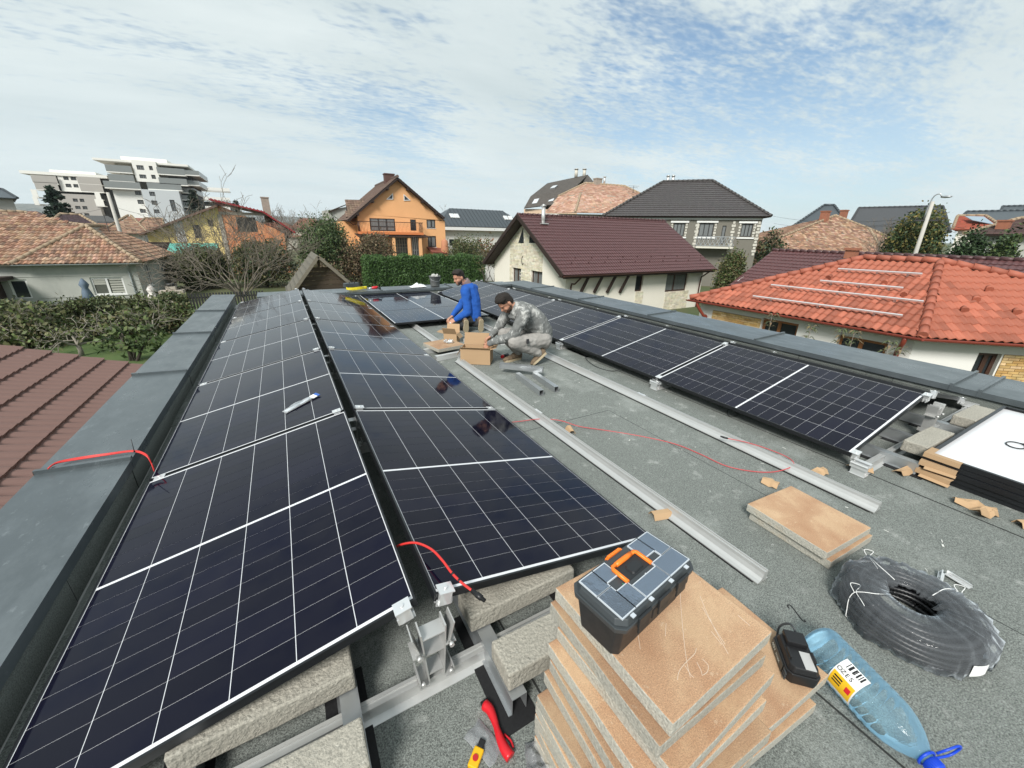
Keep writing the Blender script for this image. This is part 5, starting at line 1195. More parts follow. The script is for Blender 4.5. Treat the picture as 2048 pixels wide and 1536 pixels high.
tiles(hk, PK[:4], .34, .30, [(.31, .18, .115), (.36, .22, .15), (.26, .15, .10), (.40, .27, .19), (.22, .13, .09)], .0, .03, kind='flat', jitter=.2)
for p, q in ((a, ap), (ap, ap2), (ap2, hp2), (ap2, er)): ridge(hk, Vector(p)+Vector((0, 0, .05)), Vector(q)+Vector((0, 0, .05)), .13, .45, mat('ridge_clay'), single=False)
wA = a+nin*.5+tdir*.5; wB = hp2+nin*.5; facade(hk, (wA.x, wA.y), (wB.x, wB.y), G, zk, [], M_whiter); facade(hk, (bl.x+.4, bl.y), (wA.x, wA.y), G, zk, [], M_whiter)
c1 = on_off(a, tdir, nin, 5.8, *s4(835, 128)); chimney(hk, (c1.x, c1.y), .75, .75, c1.z-2.4, c1.z, M_brickc); c2 = on_off(a, tdir, nin, 8, *s4(950, 122)); chimney(hk, (c2.x, c2.y), .8, .6, c2.z-2.2, c2.z, M_brickc)
gutter(hk, a+Vector((-.05, -.05, 0)), hp2+Vector((-.05, -.05, 0)), M_gz, .08, [a+nin*.1+tdir*.3, a+nin*.4+tdir*.45+Vector((0, 0, -.7)), a+nin*.42+tdir*.45+Vector((0, 0, -3.6))])
# ------------------------------------------------------------------ dark grey two storey house with quoins
hd = H('quoined_house', 'dark grey two storey house with white quoins and dark tiled hip roof', (42, 34, G))
zd = 3.6; A = atz(*s3(840, 382), zd); B = atz(*s3(1988, 385), zd); td = (B-A).normalized(); nd = Vector((-td.y, td.x, 0)); nd = nd if nd.y > 0 else -nd
R0 = on_off(A, td, nd, 5.5, *s3(1250, 150)); R1 = on_off(A, td, nd, 5.5, *s3(1582, 170)); R1.z = R0.z
C_ = B+nd*11; D_ = A+nd*11
PD = [[A, B, R1, R0], [B, C_, R1], [D_, A, R0], [C_, D_, R0, R1]]
for p in PD: slab(hd, p, .12, M_dbrown)
tiles(hd, PD[:3], .34, .40, [(.062, .055, .054)], .025, .045, jitter=.05, mtl=M_metaldark, name='metal_tiles', seg=4)
M_dr = mat('dark_ridge', (.06, .055, .053), .5)
for p, q in ((A, R0), (B, R1), (R0, R1)): ridge(hd, Vector(p)+Vector((0, 0, .05)), Vector(q)+Vector((0, 0, .05)), .14, .5, M_dr, single=False)
M_quo = mat('quoin_stone', (.52, .50, .44), .9)
M_dgr = mat('dark_grey_render', (.165, .155, .13), .95, var=.12, vs_=1.5, bump=.3, bs=20)
w0 = A+nd*.55+td*.6; w1 = B+nd*.55-td*.6; W0, W1 = (w0.x, w0.y), (w1.x, w1.y)
opd = [rect(W0, W1, s3, 1318, 432, 1395, 520), rect(W0, W1, s3, 1495, 432, 1592, 522), rect(W0, W1, s3, 1645, 448, 1672, 575), rect(W0, W1, s3, 1782, 436, 1858, 524)]
facade(hd, W0, W1, G, zd, opd, M_dgr); facade(hd, W1, (W1[0]+nd.x*10, W1[1]+nd.y*10), G, zd, [], M_dgr)
for o in opd: window(hd, W0, W1, o, M_wfd, () if o is opd[2] else (.35, .68), fw=.08, glass=M_glassc)
def on_wall(m, s0, s1_, z0, z1, o0, o1):
    Av = Vector((W0[0], W0[1], 0)); t = td; n = -nd; V = [Av+t*s+n*o+Vector((0, 0, z)) for z in (z0, z1) for (s, o) in ((s0, o0), (s1_, o0), (s1_, o1), (s0, o1))]
    m.add(V, [(3, 2, 1, 0), (4, 5, 6, 7), (0, 1, 5, 4), (1, 2, 6, 5), (2, 3, 7, 6), (3, 0, 4, 7)])
for i, o in enumerate((opd[0], opd[1], opd[3])):
    m = MB(); on_wall(m, o[0]-.35, o[1]+.35, o[3]+.06, o[3]+.24, .002, .12); on_wall(m, o[0]-.3, o[1]+.3, o[2]-.2, o[2]-.06, .002, .1); hd.build(m, 'window_trim', M_wfw)
    for s in (o[0]-.17, o[1]+.17):
        z = o[2]; k = 0
        while z < o[3]-.1: q = MB(); on_wall(q, s-(.12 if k % 2 else .07), s+(.12 if k % 2 else .07), z, z+.2, .002, .06); hd.build(q, 'quoin', M_quo); z += .27; k += 1
Lw = (w1-w0).length
for xq in (1478, 1725, 1925):
    s = px_on(W0, W1, *s3(xq, 480))[0]; s = min(s, Lw-.2); z = -.2; k = 0
    while z < zd-.4: q = MB(); on_wall(q, s-(.19 if k % 2 else .11), s+(.19 if k % 2 else .11), z, z+.24, .002, .07); hd.build(q, 'quoin', M_quo); z += .31; k += 1
m = MB(); on_wall(m, 0, Lw, zd-.32, zd-.14, .002, .15); hd.build(m, 'cornice', M_wfw)
bs0 = px_on(W0, W1, *s3(1470, 560))[0]; bs1 = px_on(W0, W1, *s3(1722, 560))[0]; zb = px_on(W0, W1, *s3(1600, 590))[1]
m = MB(); on_wall(m, bs0, bs1, zb-.18, zb, .01, 1.3); bal = hd.build(m, 'balcony', mat('balcony_slab', (.6, .58, .5), .8)); zr_ = zb+.95
m = MB(); on_wall(m, bs0, bs1, zr_, zr_+.06, 1.2, 1.27); on_wall(m, bs0, bs1, zb+.08, zb+.13, 1.2, 1.26); hd.build(m, 'railing', M_alud, bal)
for k in range(8):
    sa_, sb_ = lerp(bs0, bs1, k/8), lerp(bs0, bs1, (k+1)/8); Av = Vector((W0[0], W0[1], 0))-nd*1.23; q = MB()
    for (p, q2) in (((sa_, zb+.1), (sb_, zr_)), ((sb_, zb+.1), (sa_, zr_))): q.bar(Av+td*p[0]+Vector((0, 0, p[1])), Av+td*q2[0]+Vector((0, 0, q2[1])), .04)
    q.bar(Av+td*sa_+Vector((0, 0, zb)), Av+td*sa_+Vector((0, 0, zr_)), .05); hd.build(q, 'baluster', M_alud, bal)
    q = MB(); q.box(-.01, .01, -.01, .01, 0, .01)
for xq in (1280, 1315): p = on_off(A, td, nd, 6.0, *s3(xq, 152)); flue(hd, p-Vector((0, 0, .2)), .16, .8)
# ------------------------------------------------------------------ clay roofed house and dark roofed house behind
hm = H('mansard_clay_house', 'house with two tier pinkish clay tile roof behind the maroon roof ridge', (40, 52, G))
def at62(x, y, d=64): return atd(*s3(x, y), d)
ta, tb_, tcx, tdx = at62(540, 245, 60), at62(1010, 262, 62), at62(1095, 232, 66), at62(985, 180, 66); tap = at62(720, 160, 66); tl, trr = at62(450, 362, 57), at62(870, 368, 57)
mid0, mid1 = at62(685, 235, 59), at62(800, 240, 59.5); lo0 = at62(650, 358, 55)
PM = [[at62(535, 250, 61), mid0, tap], [mid0, at62(1030, 255, 61), tdx, tap], [at62(445, 362, 58), lo0, mid0, at62(535, 250, 61)], [lo0, at62(880, 362, 56), at62(1030, 255, 61), mid0], [at62(1030, 255, 61), tcx, tdx]]
PM = [q for p in PM for q in ([p] if len(p) == 3 else [[p[0], p[1], p[2]], [p[0], p[2], p[3]]])]
for p in PM: slab(hm, p, .06, M_mortar)
tiles(hm, PM, .40, .34, [(.42, .25, .18), (.46, .29, .21), (.36, .20, .14), (.50, .34, .26)], .0, .03, kind='flat', jitter=.14)
for p, q in ((at62(535, 250, 61), tap), (tap, tdx), (mid0, lo0), (tdx, tcx)): ridge(hm, Vector(p)+Vector((0, 0, .05)), Vector(q)+Vector((0, 0, .05)), .14, .5, mat('ridge_clay'), single=False)
facade(hm, (lo0.x-3, lo0.y+4.2), (lo0.x+1, lo0.y+1.5), G, lo0.z-.1, [], M_whiter); facade(hm, (lo0.x+1, lo0.y+1.5), (lo0.x+8, lo0.y-2), G, lo0.z-.1, [], M_whiter)
c1 = at62(805, 125, 66); chimney(hm, (c1.x, c1.y), 1.0, .8, c1.z-2.4, c1.z, mat('old_render', (.30, .26, .22), .95, var=.3)); flue(hm, at62(848, 165, 66), .15, .9)
hq = H('skylight_roof_house', 'tall house with dark roof, skylights and two metal chimneys behind the clay roof', (43, 68, G))
dq = 78; q0, q1, q2, q3 = atd(*s3(300, 328), dq-8), atd(*s3(525, 300), dq-8), atd(*s3(735, 100), dq), atd(*s3(460, 158), dq)
mq0, mq1 = atd(*s3(345, 248), dq-5.5), atd(*s3(640, 195), dq-5.5)
M_dkr = mat('dark_shingle', (.075, .066, .058), .8, var=.12, vs_=2, speck=.2, ss=3); slab(hq, [mq0, mq1, q2, q3], .12, M_dkr); slab(hq, [q0, q1, mq1, mq0], .12, M_dkr); slab(hq, [q2, atd(*s3(782, 155), dq-1), atd(*s3(700, 160), dq-2)], .1, M_dkr)
slab(hq, [q3, q2, q2+Vector((3, 6, -5)), q3+Vector((3, 6, -5))], .12, M_dkr)
for (x, y) in ((505, 187), (380, 285), (490, 270)):
    c = atd(*s3(x, y), dq-3.9 if y < 200 else dq-6.9); u_ = (mq1-mq0).normalized(); v_ = ((q3-mq0) if y < 200 else (mq0-q0)).normalized(); m = MB(); nn = u_.cross(v_).normalized(); nn = nn if nn.z > 0 else -nn
    M4 = Matrix(((u_.x, v_.x, nn.x, c.x), (u_.y, v_.y, nn.y, c.y), (u_.z, v_.z, nn.z, c.z), (0, 0, 0, 1))); m.box(-.45, .45, -.7, .7, -.3, .12, 0, M4); o = hq.build(m, 'skylight', mat('skylight_frame', (.2, .2, .2), .5)); g = MB(); g.box(-.38, .38, -.6, .6, .121, .14, 0, M4); hq.build(g, 'pane', mat('skylight_glass', (.55, .58, .6), .1), o)
facade(hq, (q0.x+.3, q0.y+.5), (q1.x+3, q1.y-1.5), G, q0.z-.1, [], mat('peach_render', (.6, .45, .32), .9)); 
for x in (655, 710): flue(hq, atd(*s3(x, 118), dq), .28, 1.2, mat('flue_cream', (.55, .52, .45), .6))
# ------------------------------------------------------------------ orange house with balcony
t_ = lambda x, y: (660+x/5.389, 330+y/5.389)
hh = H('orange_house', 'bright orange gabled house with balcony and brown roof behind the hedge', (13.4, 57, G))
YO = 52.0; A, B = (aty(*t_(300, 600), YO).x, YO), (aty(*t_(1237, 600), YO).x, YO)
zl_ = 3.0; apx = px_on(A, B, *t_(730, 150)); Lo = B[0]-A[0]
M_or = mat('orange_render', (.76, .41, .19), .9, var=.08, vs_=1.5, bump=.2, bs=20)
_rA, _rB, _rC = aty(*t_(190, 592), YO-.6), aty(*t_(728, 128), YO-.6), aty(*t_(1240, 570), YO-.6)
opo = [rect(A, B, t_, 428, 515, 700, 712), rect(A, B, t_, 865, 522, 928, 708), rect(A, B, t_, 1040, 527, 1135, 680), rect(A, B, t_, 1055, 765, 1145, 885), rect(A, B, t_, 885, 770, 955, 980), rect(A, B, t_, 700, 780, 835, 965)]
facade(hh, A, B, G, zl_, opo, M_or, gable=[(Lo, lerp(_rC.z, _rB.z, (_rC.x-B[0])/(_rC.x-_rB.x))-.24), (apx[0], _rB.z-.26), (0, lerp(_rA.z, _rB.z, (A[0]-_rA.x)/(_rB.x-_rA.x))-.24)])
window(hh, A, B, opo[0], M_wfd, (.34, .66), (.25,), fw=.11, glass=M_glassc); window(hh, A, B, opo[1], M_wfd, (), (.22,), fw=.11, name='balcony_door'); window(hh, A, B, opo[2], M_wfd, (.55,), fw=.12, sill=M_wfw, glass=M_glassc); window(hh, A, B, opo[3], M_wfd, (.42,), fw=.12, sill=M_wfw, glass=M_glassc)
window(hh, A, B, opo[4], M_wfw, (.35, .65), (.3,), fw=.12, name='door'); window(hh, A, B, opo[5], mat('cream_frame', (.5, .45, .33), .6), (.2, .4, .6, .8), (.2, .4, .6, .8), fw=.05, glass=M_glassc, name='lattice_window')
for pts in (((605, 372), (680, 372), (678, 302)), ((795, 385), (868, 382), (792, 312))):
    q = [aty(*t_(*p), YO-.03) for p in pts]; m = MB(); cc = sum(q, Vector())/3; m.add(q+[p-Vector((0, .05, 0)) for p in q], [(0, 1, 2), (3, 4, 5), (0, 1, 4, 3), (1, 2, 5, 4), (2, 0, 3, 5)]); w_ = hh.build(m, 'gable_window', M_wfw); g = MB(); g.add([cc+(p-cc)*.68-Vector((0, .055, 0)) for p in q]+[cc+(p-cc)*.68-Vector((0, .02, 0)) for p in q], [(0, 1, 2), (0, 1, 4, 3), (1, 2, 5, 4), (2, 0, 3, 5)]); hh.build(g, 'pane', M_glass, w_)
M_brr = attr_mat('brown_concrete_tile', .9); yb = 64
rA, rB, rC = aty(*t_(190, 592), YO-.6), aty(*t_(728, 128), YO-.6), aty(*t_(1240, 570), YO-.6)
v6 = Vector((0, 12.5, 0)); sl1 = [rA, rA+v6, rB+v6, rB]; sl2 = [rB, rB+v6, rC+v6, rC]
for s_ in (sl1, sl2): slab(hh, s_, .22, M_dbrown)
tiles(hh, [sl1, sl2], .33, .38, [(.125, .085, .065), (.15, .10, .08), (.11, .075, .06)], .04, .04, jitter=.12, mtl=M_brr, seg=4)
ridge(hh, rB+Vector((0, 0, .05)), rB+v6+Vector((0, 0, .05)), .15, .45, mat('brown_ridge', (.12, .085, .07), .9), single=False)
for f in (.2, .5, .8):
    for a_, b__ in ((rA, rB), (rC, rB)): p = a_.lerp(b__, f); m = MB(); m.box(p.x-.09, p.x+.09, YO-.7, YO+.3, p.z-.48, p.z-.24); hh.build(m, 'rafter_end', M_dbrown)
c1 = aty(*t_(632, 95), 55); chimney(hh, (c1.x, 55), 1.15, .9, c1.z-2.6, c1.z, mat('chimney_brown', (.10, .05, .04), .7)); 
d0, d1, d2, d3 = aty(*t_(170, 372), 56), aty(*t_(425, 378), 56), aty(*t_(300, 560), 53.2), aty(*t_(175, 560), 53.2)
slab(hh, [d0, d1, d2, d3], .15, M_dbrown); tiles(hh, [[d0, d1, d2, d3]], .33, .38, [(.19, .13, .095), (.16, .11, .08)], .04, .04, jitter=.12, mtl=M_brr, seg=4)
facade(hh, (A[0]-1.6, YO+1.5), (A[0], YO+1.5), G, 2.6, [], M_or); facade(hh, (A[0]-1.6, YO+9), (A[0]-1.6, YO+1.5), G, 2.6, [], M_or); facade(hh, (B[0], YO), (B[0], YO+11.5), G, zl_, [], M_or); facade(hh, (A[0], YO+11.5), (A[0], YO), G, zl_, [], M_or)
# balcony and porch
b0_, b1_ = aty(*t_(325, 712), YO-1.6), aty(*t_(1005, 712), YO-1.6); zb = aty(*t_(660, 722), YO-1.6).z
m = MB(); m.box(b0_.x, b1_.x, YO-1.7, YO-.01, zb-.28, zb); bal = hh.build(m, 'balcony', mat('balcony_orange', (.62, .2, .07), .85)); zr_ = zb+1.05
m = MB(); m.box(b0_.x, b1_.x, YO-1.68, YO-1.62, zr_, zr_+.07); m.box(b0_.x, b0_.x+.06, YO-1.6, YO-.02, zr_, zr_+.07); m.box(b1_.x-.06, b1_.x, YO-1.6, YO-.02, zr_, zr_+.07); hh.build(m, 'handrail', M_wfb, bal)
m = MB(); x = b0_.x
while x < b1_.x: m.tube(bez([(x, YO-1.65, zb), (x, YO-1.78, zb+.3), (x, YO-1.70, zb+.7), (x, YO-1.65, zr_)], 2), .013, 4); x += .16
for sx in (b0_.x+.03, b1_.x-.03):
    y = YO-1.5
    while y < YO: m.tube([(sx, y, zb), (sx, y, zr_)], .013, 4); y += .16
hh.build(m, 'balusters', M_wfb, bal)['kind'] = 'stuff'
m = MB(); zp = aty(*t_(660, 745), YO-2).z; m.add([(b0_.x-.4, YO-2.4, zp-.25), (b1_.x+.6, YO-2.4, zp-.25), (b1_.x+.6, YO-.02, zp+.02), (b0_.x-.4, YO-.02, zp+.02)], [(0, 1, 2, 3)]); o = hh.build(m, 'porch_roof', M_dbrown); o.modifiers.new('s', 'SOLIDIFY').thickness = .08
for px_ in (855, 975, 690): x = aty(*t_(px_, 850), YO-2.2).x; m = MB(); m.box(x-.16, x+.16, YO-2.3, YO-1.98, G, zp-.25); hh.build(m, 'porch_post', M_or)
pf_ = aty(*t_(900, 985), YO-2); m = MB(); m.box(b0_.x, b1_.x+.3, YO-2.6, YO-.02, G, pf_.z); hh.build(m, 'porch_floor', M_plasterg)
k0, k1 = aty(*t_(1075, 905), YO-1.2), aty(*t_(1240, 935), YO-1.2); m = MB(); m.add([(k0.x, YO-2.2, k0.z-.3), (k1.x, YO-2.2, k1.z-.1), (k1.x, YO-.02, k1.z+.4), (k0.x, YO-.02, k0.z+.25)], [(0, 1, 2, 3)]); o = hh.build(m, 'cellar_roof', mat('cellar_tile', (.2, .06, .04), .8)); o.modifiers.new('s', 'SOLIDIFY').thickness = .15
m = MB(); m.box(k0.x+.3, k1.x-.2, YO-2.0, YO-.05, G, k0.z-.35); hh.build(m, 'cellar_entry', M_or)
m = MB(); s0_ = aty(*t_(1010, 900), YO-3)
for k in range(6): m.box(s0_.x+.1*k+.2, s0_.x+.1*k+1.2, YO-3.2-k*.3, YO-2.9-k*.3, G, pf_.z-.2*k-.1)
hh.build(m, 'steps', M_plasterg)
gutter(hh, rA+Vector((-.05, 0, -.05)), rA+v6+Vector((-.05, 0, -.05)), M_gutb, .09, [rA+Vector((.1, .1, -.1)), rA+Vector((.6, .3, -.5)), Vector((A[0]+.1, YO-.06, 1.8)), Vector((A[0]+.1, YO-.06, G))])
bo = empty('brick_grill', (aty(*t_(1252, 900), YO-2).x, YO-1.5, G), 0, 'small terracotta garden oven chimney at the corner of the orange house', 'garden oven'); zt = aty(*t_(1252, 795), YO-2).z-G
m = MB(); m.tube([(0, 0, 0), (0, 0, zt-1.2), (0, 0, zt-.9), (0, 0, zt-.3), (0, 0, zt)], [.5, .5, .42, .42, .1], 12); m.build('oven', mat('terracotta', (.45, .2, .11), .9), bo)
# ------------------------------------------------------------------ white house with grey metal roof
hw = H('white_metal_roof_house', 'white house with dark grey standing seam roof and skylights right of the orange house', (28, 62, G))
e0, e1 = aty(*t_(1225, 655), 58), aty(*t_(2150, 658), 58); e1.z = e0.z; r0, r1 = aty(*t_(1290, 465), 62), aty(*t_(1858, 470), 62); r1.z = r0.z
M_std = mat('seam_metal', (.075, .088, .098), .45, metal=.3, var=.08)
e0.x -= 1; PWt = [[e0, e1, r1, r0], [e1, e1+Vector((0, 9, 0)), r1], [e0+Vector((0, 9, 0)), e0, r0]]
for p in PWt: slab(hw, p, .12, M_std)
L = (e1-e0).length; n = int(L/.6)
for k in range(n):
    p = e0.lerp(e1, (k+.5)/n); fr0 = (p.x-e0.x)/max(.01, r0.x-e0.x); fr1 = (e1.x-p.x)/max(.01, e1.x-r1.x); f = min(1, fr0, fr1)
    q = Vector((p.x, lerp(e0.y, r0.y, f), lerp(e0.z, r0.z, f))); m = MB(); m.bar(p+Vector((0, 0, .03)), q+Vector((0, 0, .03)), .04, .07); hw.build(m, 'standing_seam', M_std)
for x in (1315, 1365, 1895, 1945):
    c = aty(*t_(x, 560), 60.1); sl_ = (r0.z-e0.z)/4; m = MB(); M4 = Matrix(((1, 0, 0, c.x), (0, .8, -.55, 60.1), (0, .55, .8, lerp(e0.z, r0.z, 2.1/4)+.06), (0, 0, 0, 1))); m.box(-.32, .32, -.5, .5, -.05, .1, 0, M4); o = hw.build(m, 'skylight', M_wfw); g = MB(); g.box(-.25, .25, -.42, .42, .101, .112, 0, M4); hw.build(g, 'pane', mat('skylight_glass'), o)
Aw_, Bw_ = (e0.x+.8, 58.7), (e1.x, 58.7); opw = [rect(Aw_, Bw_, t_, 1285, 800, 1400, 870)]
facade(hw, Aw_, Bw_, G, e0.z-.1, opw, M_whiter); window(hw, Aw_, Bw_, opw[0], M_wfd, (.5,), fw=.1); m = MB(); m.box(e0.x-.02, e1.x, 57.9, 58.68, e0.z-.55, e0.z-.13); hw.build(m, 'eave_band', M_wfw)
# ------------------------------------------------------------------ grey gable behind the orange house, left
hs = H('grey_gable_house', 'small grey rendered gable end peeking out left of the orange house', (8, 66, G)); A, B = (aty(662, 440, 62).x-1, 62), (aty(700, 440, 62).x+1.5, 62); ops = [rect(A, B, t_, 25, 525, 70, 600)]
gz_ = aty(*t_(170, 420), 62); facade(hs, A, B, G, aty(*t_(0, 500), 62).z, ops, M_plasterg, gable=[(B[0]-A[0], gz_.z)]); window(hs, A, B, ops[0], M_wfw, (.5,), (.5,), fw=.12)
q = aty(*t_(-20, 500), 61.7); slab(hs, [q, (gz_.x+.5, 61.7, gz_.z+.15), (gz_.x+.5, 70, gz_.z+.15), (q.x, 70, q.z)], .1, M_dbrown)
# ------------------------------------------------------------------ yellow and raw brick house
wc = lambda x, y: (280+x/5.689, 380+y/5.689)
hy = H('yellow_house', 'half plastered house, yellow left and raw red brick right, with red roof', (-5, 66, G)); YY = 60.0
A, B = (aty(*wc(95, 560), YY).x, YY), (aty(*wc(1650, 560), YY).x, YY); ax = px_on(A, B, *wc(860, 165)); lz = px_on(A, B, *wc(100, 480))[1]; rz = px_on(A, B, *wc(1650, 500))[1]; sm = px_on(A, B, *wc(925, 400))[0]
opy = [rect(A, B, wc, 615, 398, 690, 545), rect(A, B, wc, 775, 340, 830, 410)]; mid = (A[0]+sm, YY)
M_yel = mat('yellow_render', (.72, .56, .24), .95, var=.05, stains=[(2, .6, .7, (.6, .5, .3), .3)])
z0y = min(lz, rz)-.3
facade(hy, A, mid, G, z0y, [], M_yel, gable=[(sm, ax[1]-.05), (0, lz)], name='wall')
for o in opy:
    m = MB(); m.box(A[0]+o[0], A[0]+o[1], YY-.05, YY-.02, o[2], o[3]); w_ = hy.build(m, 'window', M_wfd); g = MB(); g.box(A[0]+o[0]+.1, A[0]+o[1]-.1, YY-.06, YY-.051, o[2]+.1, o[3]-.1); hy.build(g, 'pane', M_glass, w_)
facade(hy, mid, B, G, z0y, [], mat('red_block', (.50, .17, .075), .95, col2=(.60, .30, .16), vs_=1.4, stains=[(2.2, .56, .68, (.42, .36, .28), .7)], bump=.5, bs=9), gable=[(B[0]-mid[0], rz), (B[0]-mid[0]-.9, rz+.6), (ax[0]-sm+.35, ax[1]-.1), (0, ax[1]-.25)], name='raw_brick_wall')
m = MB(); o = rect(A, B, wc, 1105, 310, 1325, 475); m.box(A[0]+o[0], A[0]+o[1], YY-.03, YY-.005, o[2], o[3]); hy.build(m, 'boarded_opening', mat('boarding', (.035, .033, .03), .8))
m = MB(); o = rect(A, B, wc, 405, 375, 510, 590); m.box(A[0]+o[0], A[0]+o[1], YY-.05, YY-.01, o[2], o[3]+.3); hy.build(m, 'white_pilaster', M_wfw)
m = MB(); pz_ = px_on(A, B, *wc(1000, 280)); m.box(mid[0], mid[0]+6.2*.8, YY-.06, YY-.01, pz_[1], pz_[1]+.3); m.box(mid[0]-.2, mid[0]+.25, YY-.07, YY-.015, G, pz_[1]); hy.build(m, 'concrete_beam', mat('raw_concrete', (.34, .31, .26), .95))
ra, rb_, rc_, rd_ = aty(*wc(-20, 495), YY-.8), aty(*wc(870, 165), YY-.8), aty(*wc(780, 95), YY-1), aty(*wc(1770, 480), YY-.8)
v8 = Vector((0, 12, 0)); rp = aty(*wc(1400, 240), YY-.8)
slab(hy, [ra, rb_, rb_+v8, ra+v8], .2, mat('brown_eave', (.14, .08, .06), .8)); M_rr = mat('red_sheet', (.26, .025, .03), .5, var=.15)
slab(hy, [rc_, rp, rp+v8, rc_+v8], .16, M_rr); slab(hy, [rp, rd_, rd_+v8, rp+v8], .16, M_rr)
m = MB()
for k in range(14):
    for (a_, b__) in ((rc_, rp), (rp, rd_)): p = a_.lerp(b__, (k+.5)/14); m.tube([p+Vector((0, 0, .03)), p+v8+Vector((0, 0, .03))], .06, 5)
hy.build(m, 'sheet_ribs', M_rr)['kind'] = 'stuff'
c1 = aty(*wc(1415, 80), 63); chimney(hy, (c1.x, 63), .85, .7, c1.z-3, c1.z, mat('old_render'))
facade(hy, (A[0], YY+11), A, G, z0y, [], M_yel)
# green shed roof and dark fence in front of it
hf = H('green_shed', 'shed with turquoise roof sheet in front of the yellow house', (-9, 55, G), 'shed'); p0, p1, p2, p3 = aty(*wc(285, 740), 53), aty(*wc(880, 690), 53), aty(*wc(890, 605), 57), aty(*wc(340, 605), 57)
slab(hf, [p0, p1, p2, p3], .08, mat('turquoise_sheet', (.10, .36, .29), .5, var=.2, vs_=2)); m = MB(); m.box(p0.x-2.5, p1.x, 53.3, 57, G, p0.z-.15); hf.build(m, 'wall', M_dbrown); q0_ = aty(*wc(-60, 600), 57); m = MB(); m.box(q0_.x, p3.x, 57.2, 57.4, p3.z-2, p3.z+.1); hf.build(m, 'dark_gable', M_dbrown)
# ------------------------------------------------------------------ timber shed near the far parapet
hz_ = H('timber_shed', 'weathered timber shed with steep grey shingle gable roof just beyond the far parapet', (2, 25, G), 'shed'); YS = 22.0
sa_, sb_, sc_ = aty(574, 588, YS-.4), aty(636, 511, YS-.4), aty(735, 588, YS-.4); sa_.z -= .2; sc_.z -= .2; vv = Vector((0, 4.5, 0))
M_shg = mat('shingle_grey', (.135, .125, .10), .9, var=.25, vs_=3, stains=[(5, .6, .75, (.22, .21, .18), .5)])
for a_, b__, s in ((sa_, sb_, 1), (sb_, sc_, -1)):
    slab(hz_, [a_, b__, b__+vv, a_+vv], .08, M_shg)
    for k in range(8):
        p, q = a_.lerp(b__, k/8), a_.lerp(b__, (k+1)/8); lo_ = p if p.z < q.z else q; m = MB(); m.bar(lo_+Vector((0, 0, .05)), lo_+vv+Vector((0, 0, .05)), .06, .03); hz_.build(m, 'shingle_edge', M_shg)
m = MB(); m.bar(sa_+Vector((0, -.03, -.05)), sb_+Vector((0, -.03, -.05)), .05, .14); m.bar(sc_+Vector((0, -.03, -.05)), sb_+Vector((0, -.03, -.05)), .05, .14); hz_.build(m, 'barge_board', mat('grey_wood', (.17, .15, .115), .9, var=.3, vs_=4, stretch=(.4, 1, 6)))
zt0 = sb_.z-.55; n = 9; M_pl = mat('old_planks', (.085, .062, .042), .9, var=.4, vs_=3, rnd=.3, stretch=(.4, 1, 8))
for k in range(n):
    z0_ = G+1.6+k*(zt0-G-1.6)/n; z1_ = z0_+(zt0-G-1.6)/n-.02
    def xat(z, s): a_, b__ = (sa_, sb_) if s < 0 else (sc_, sb_); f = (z-a_.z)/(b__.z-a_.z); return lerp(a_.x, b__.x, max(.04, f)) - s*.12
    m = MB(); y0_ = YS+.05*random.random()*.3; m.add([(xat(z0_, -1), y0_, z0_), (xat(z0_, 1), y0_, z0_), (xat(z1_, 1), y0_, z1_), (xat(z1_, -1), y0_, z1_)], [(0, 1, 2, 3)]); o = hz_.build(m, 'plank', M_pl); o.modifiers.new('s', 'SOLIDIFY').thickness = .03
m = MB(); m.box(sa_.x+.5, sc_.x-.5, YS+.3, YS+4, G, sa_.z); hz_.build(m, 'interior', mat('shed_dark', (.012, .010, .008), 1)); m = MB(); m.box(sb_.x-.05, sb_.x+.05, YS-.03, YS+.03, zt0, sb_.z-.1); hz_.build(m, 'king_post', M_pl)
# ------------------------------------------------------------------ apartment blocks
ac = lambda x, y: (x/6.206, 300+y/6.206)
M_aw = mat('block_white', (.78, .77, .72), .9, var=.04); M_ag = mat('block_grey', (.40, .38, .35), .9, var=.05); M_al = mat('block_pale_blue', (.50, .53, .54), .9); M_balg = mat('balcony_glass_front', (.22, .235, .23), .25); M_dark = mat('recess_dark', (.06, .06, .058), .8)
def volume(h, x0, x1, y0, y1, z0, z1, mtl, wins=(), name='wall'):
    A, B = (x0, y0), (x1, y0); ops = [rect(A, B, ac, *w) for w in wins]; facade(h, A, B, z0, z1, ops, mtl, reveal=.25)
    for o in ops: window(h, A, B, o, M_wfd, (.35, .68), fw=.12, depth=.2, glass=M_glassc)
    m = MB(); m.add([(x0, y0, z0), (x1, y0, z0), (x1, y1, z0), (x0, y1, z0), (x0, y0, z1), (x1, y0, z1), (x1, y1, z1), (x0, y1, z1)], [(1, 2, 6, 5), (2, 3, 7, 6), (3, 0, 4, 7), (4, 5, 6, 7)]); h.build(m, name, mtl)
def ux(x, y, Y): p = aty(*ac(x, y), Y); return p.x, p.z
def deck(h, xa, za, xb, zb, Y, dep, parap=1.0, mtl=None):
    x0, z0 = ux(xa, za, Y); x1, z1 = ux(xb, zb, Y); z = (z0+z1)/2; m = MB(); m.box(x0, x1, Y, Y+dep, z-.25, z); d = h.build(m, 'balcony_slab', M_aw); m = MB(); m.box(x0, x1, Y-.02, Y+.1, z+.002, z+parap); h.build(m, 'balcony_front', mtl or M_balg, d)
h1 = H('apartment_block', 'white and grey apartment block with stepped balconies behind the dark spruce', (-42, 165, G), 'apartment block'); Y1 = 158
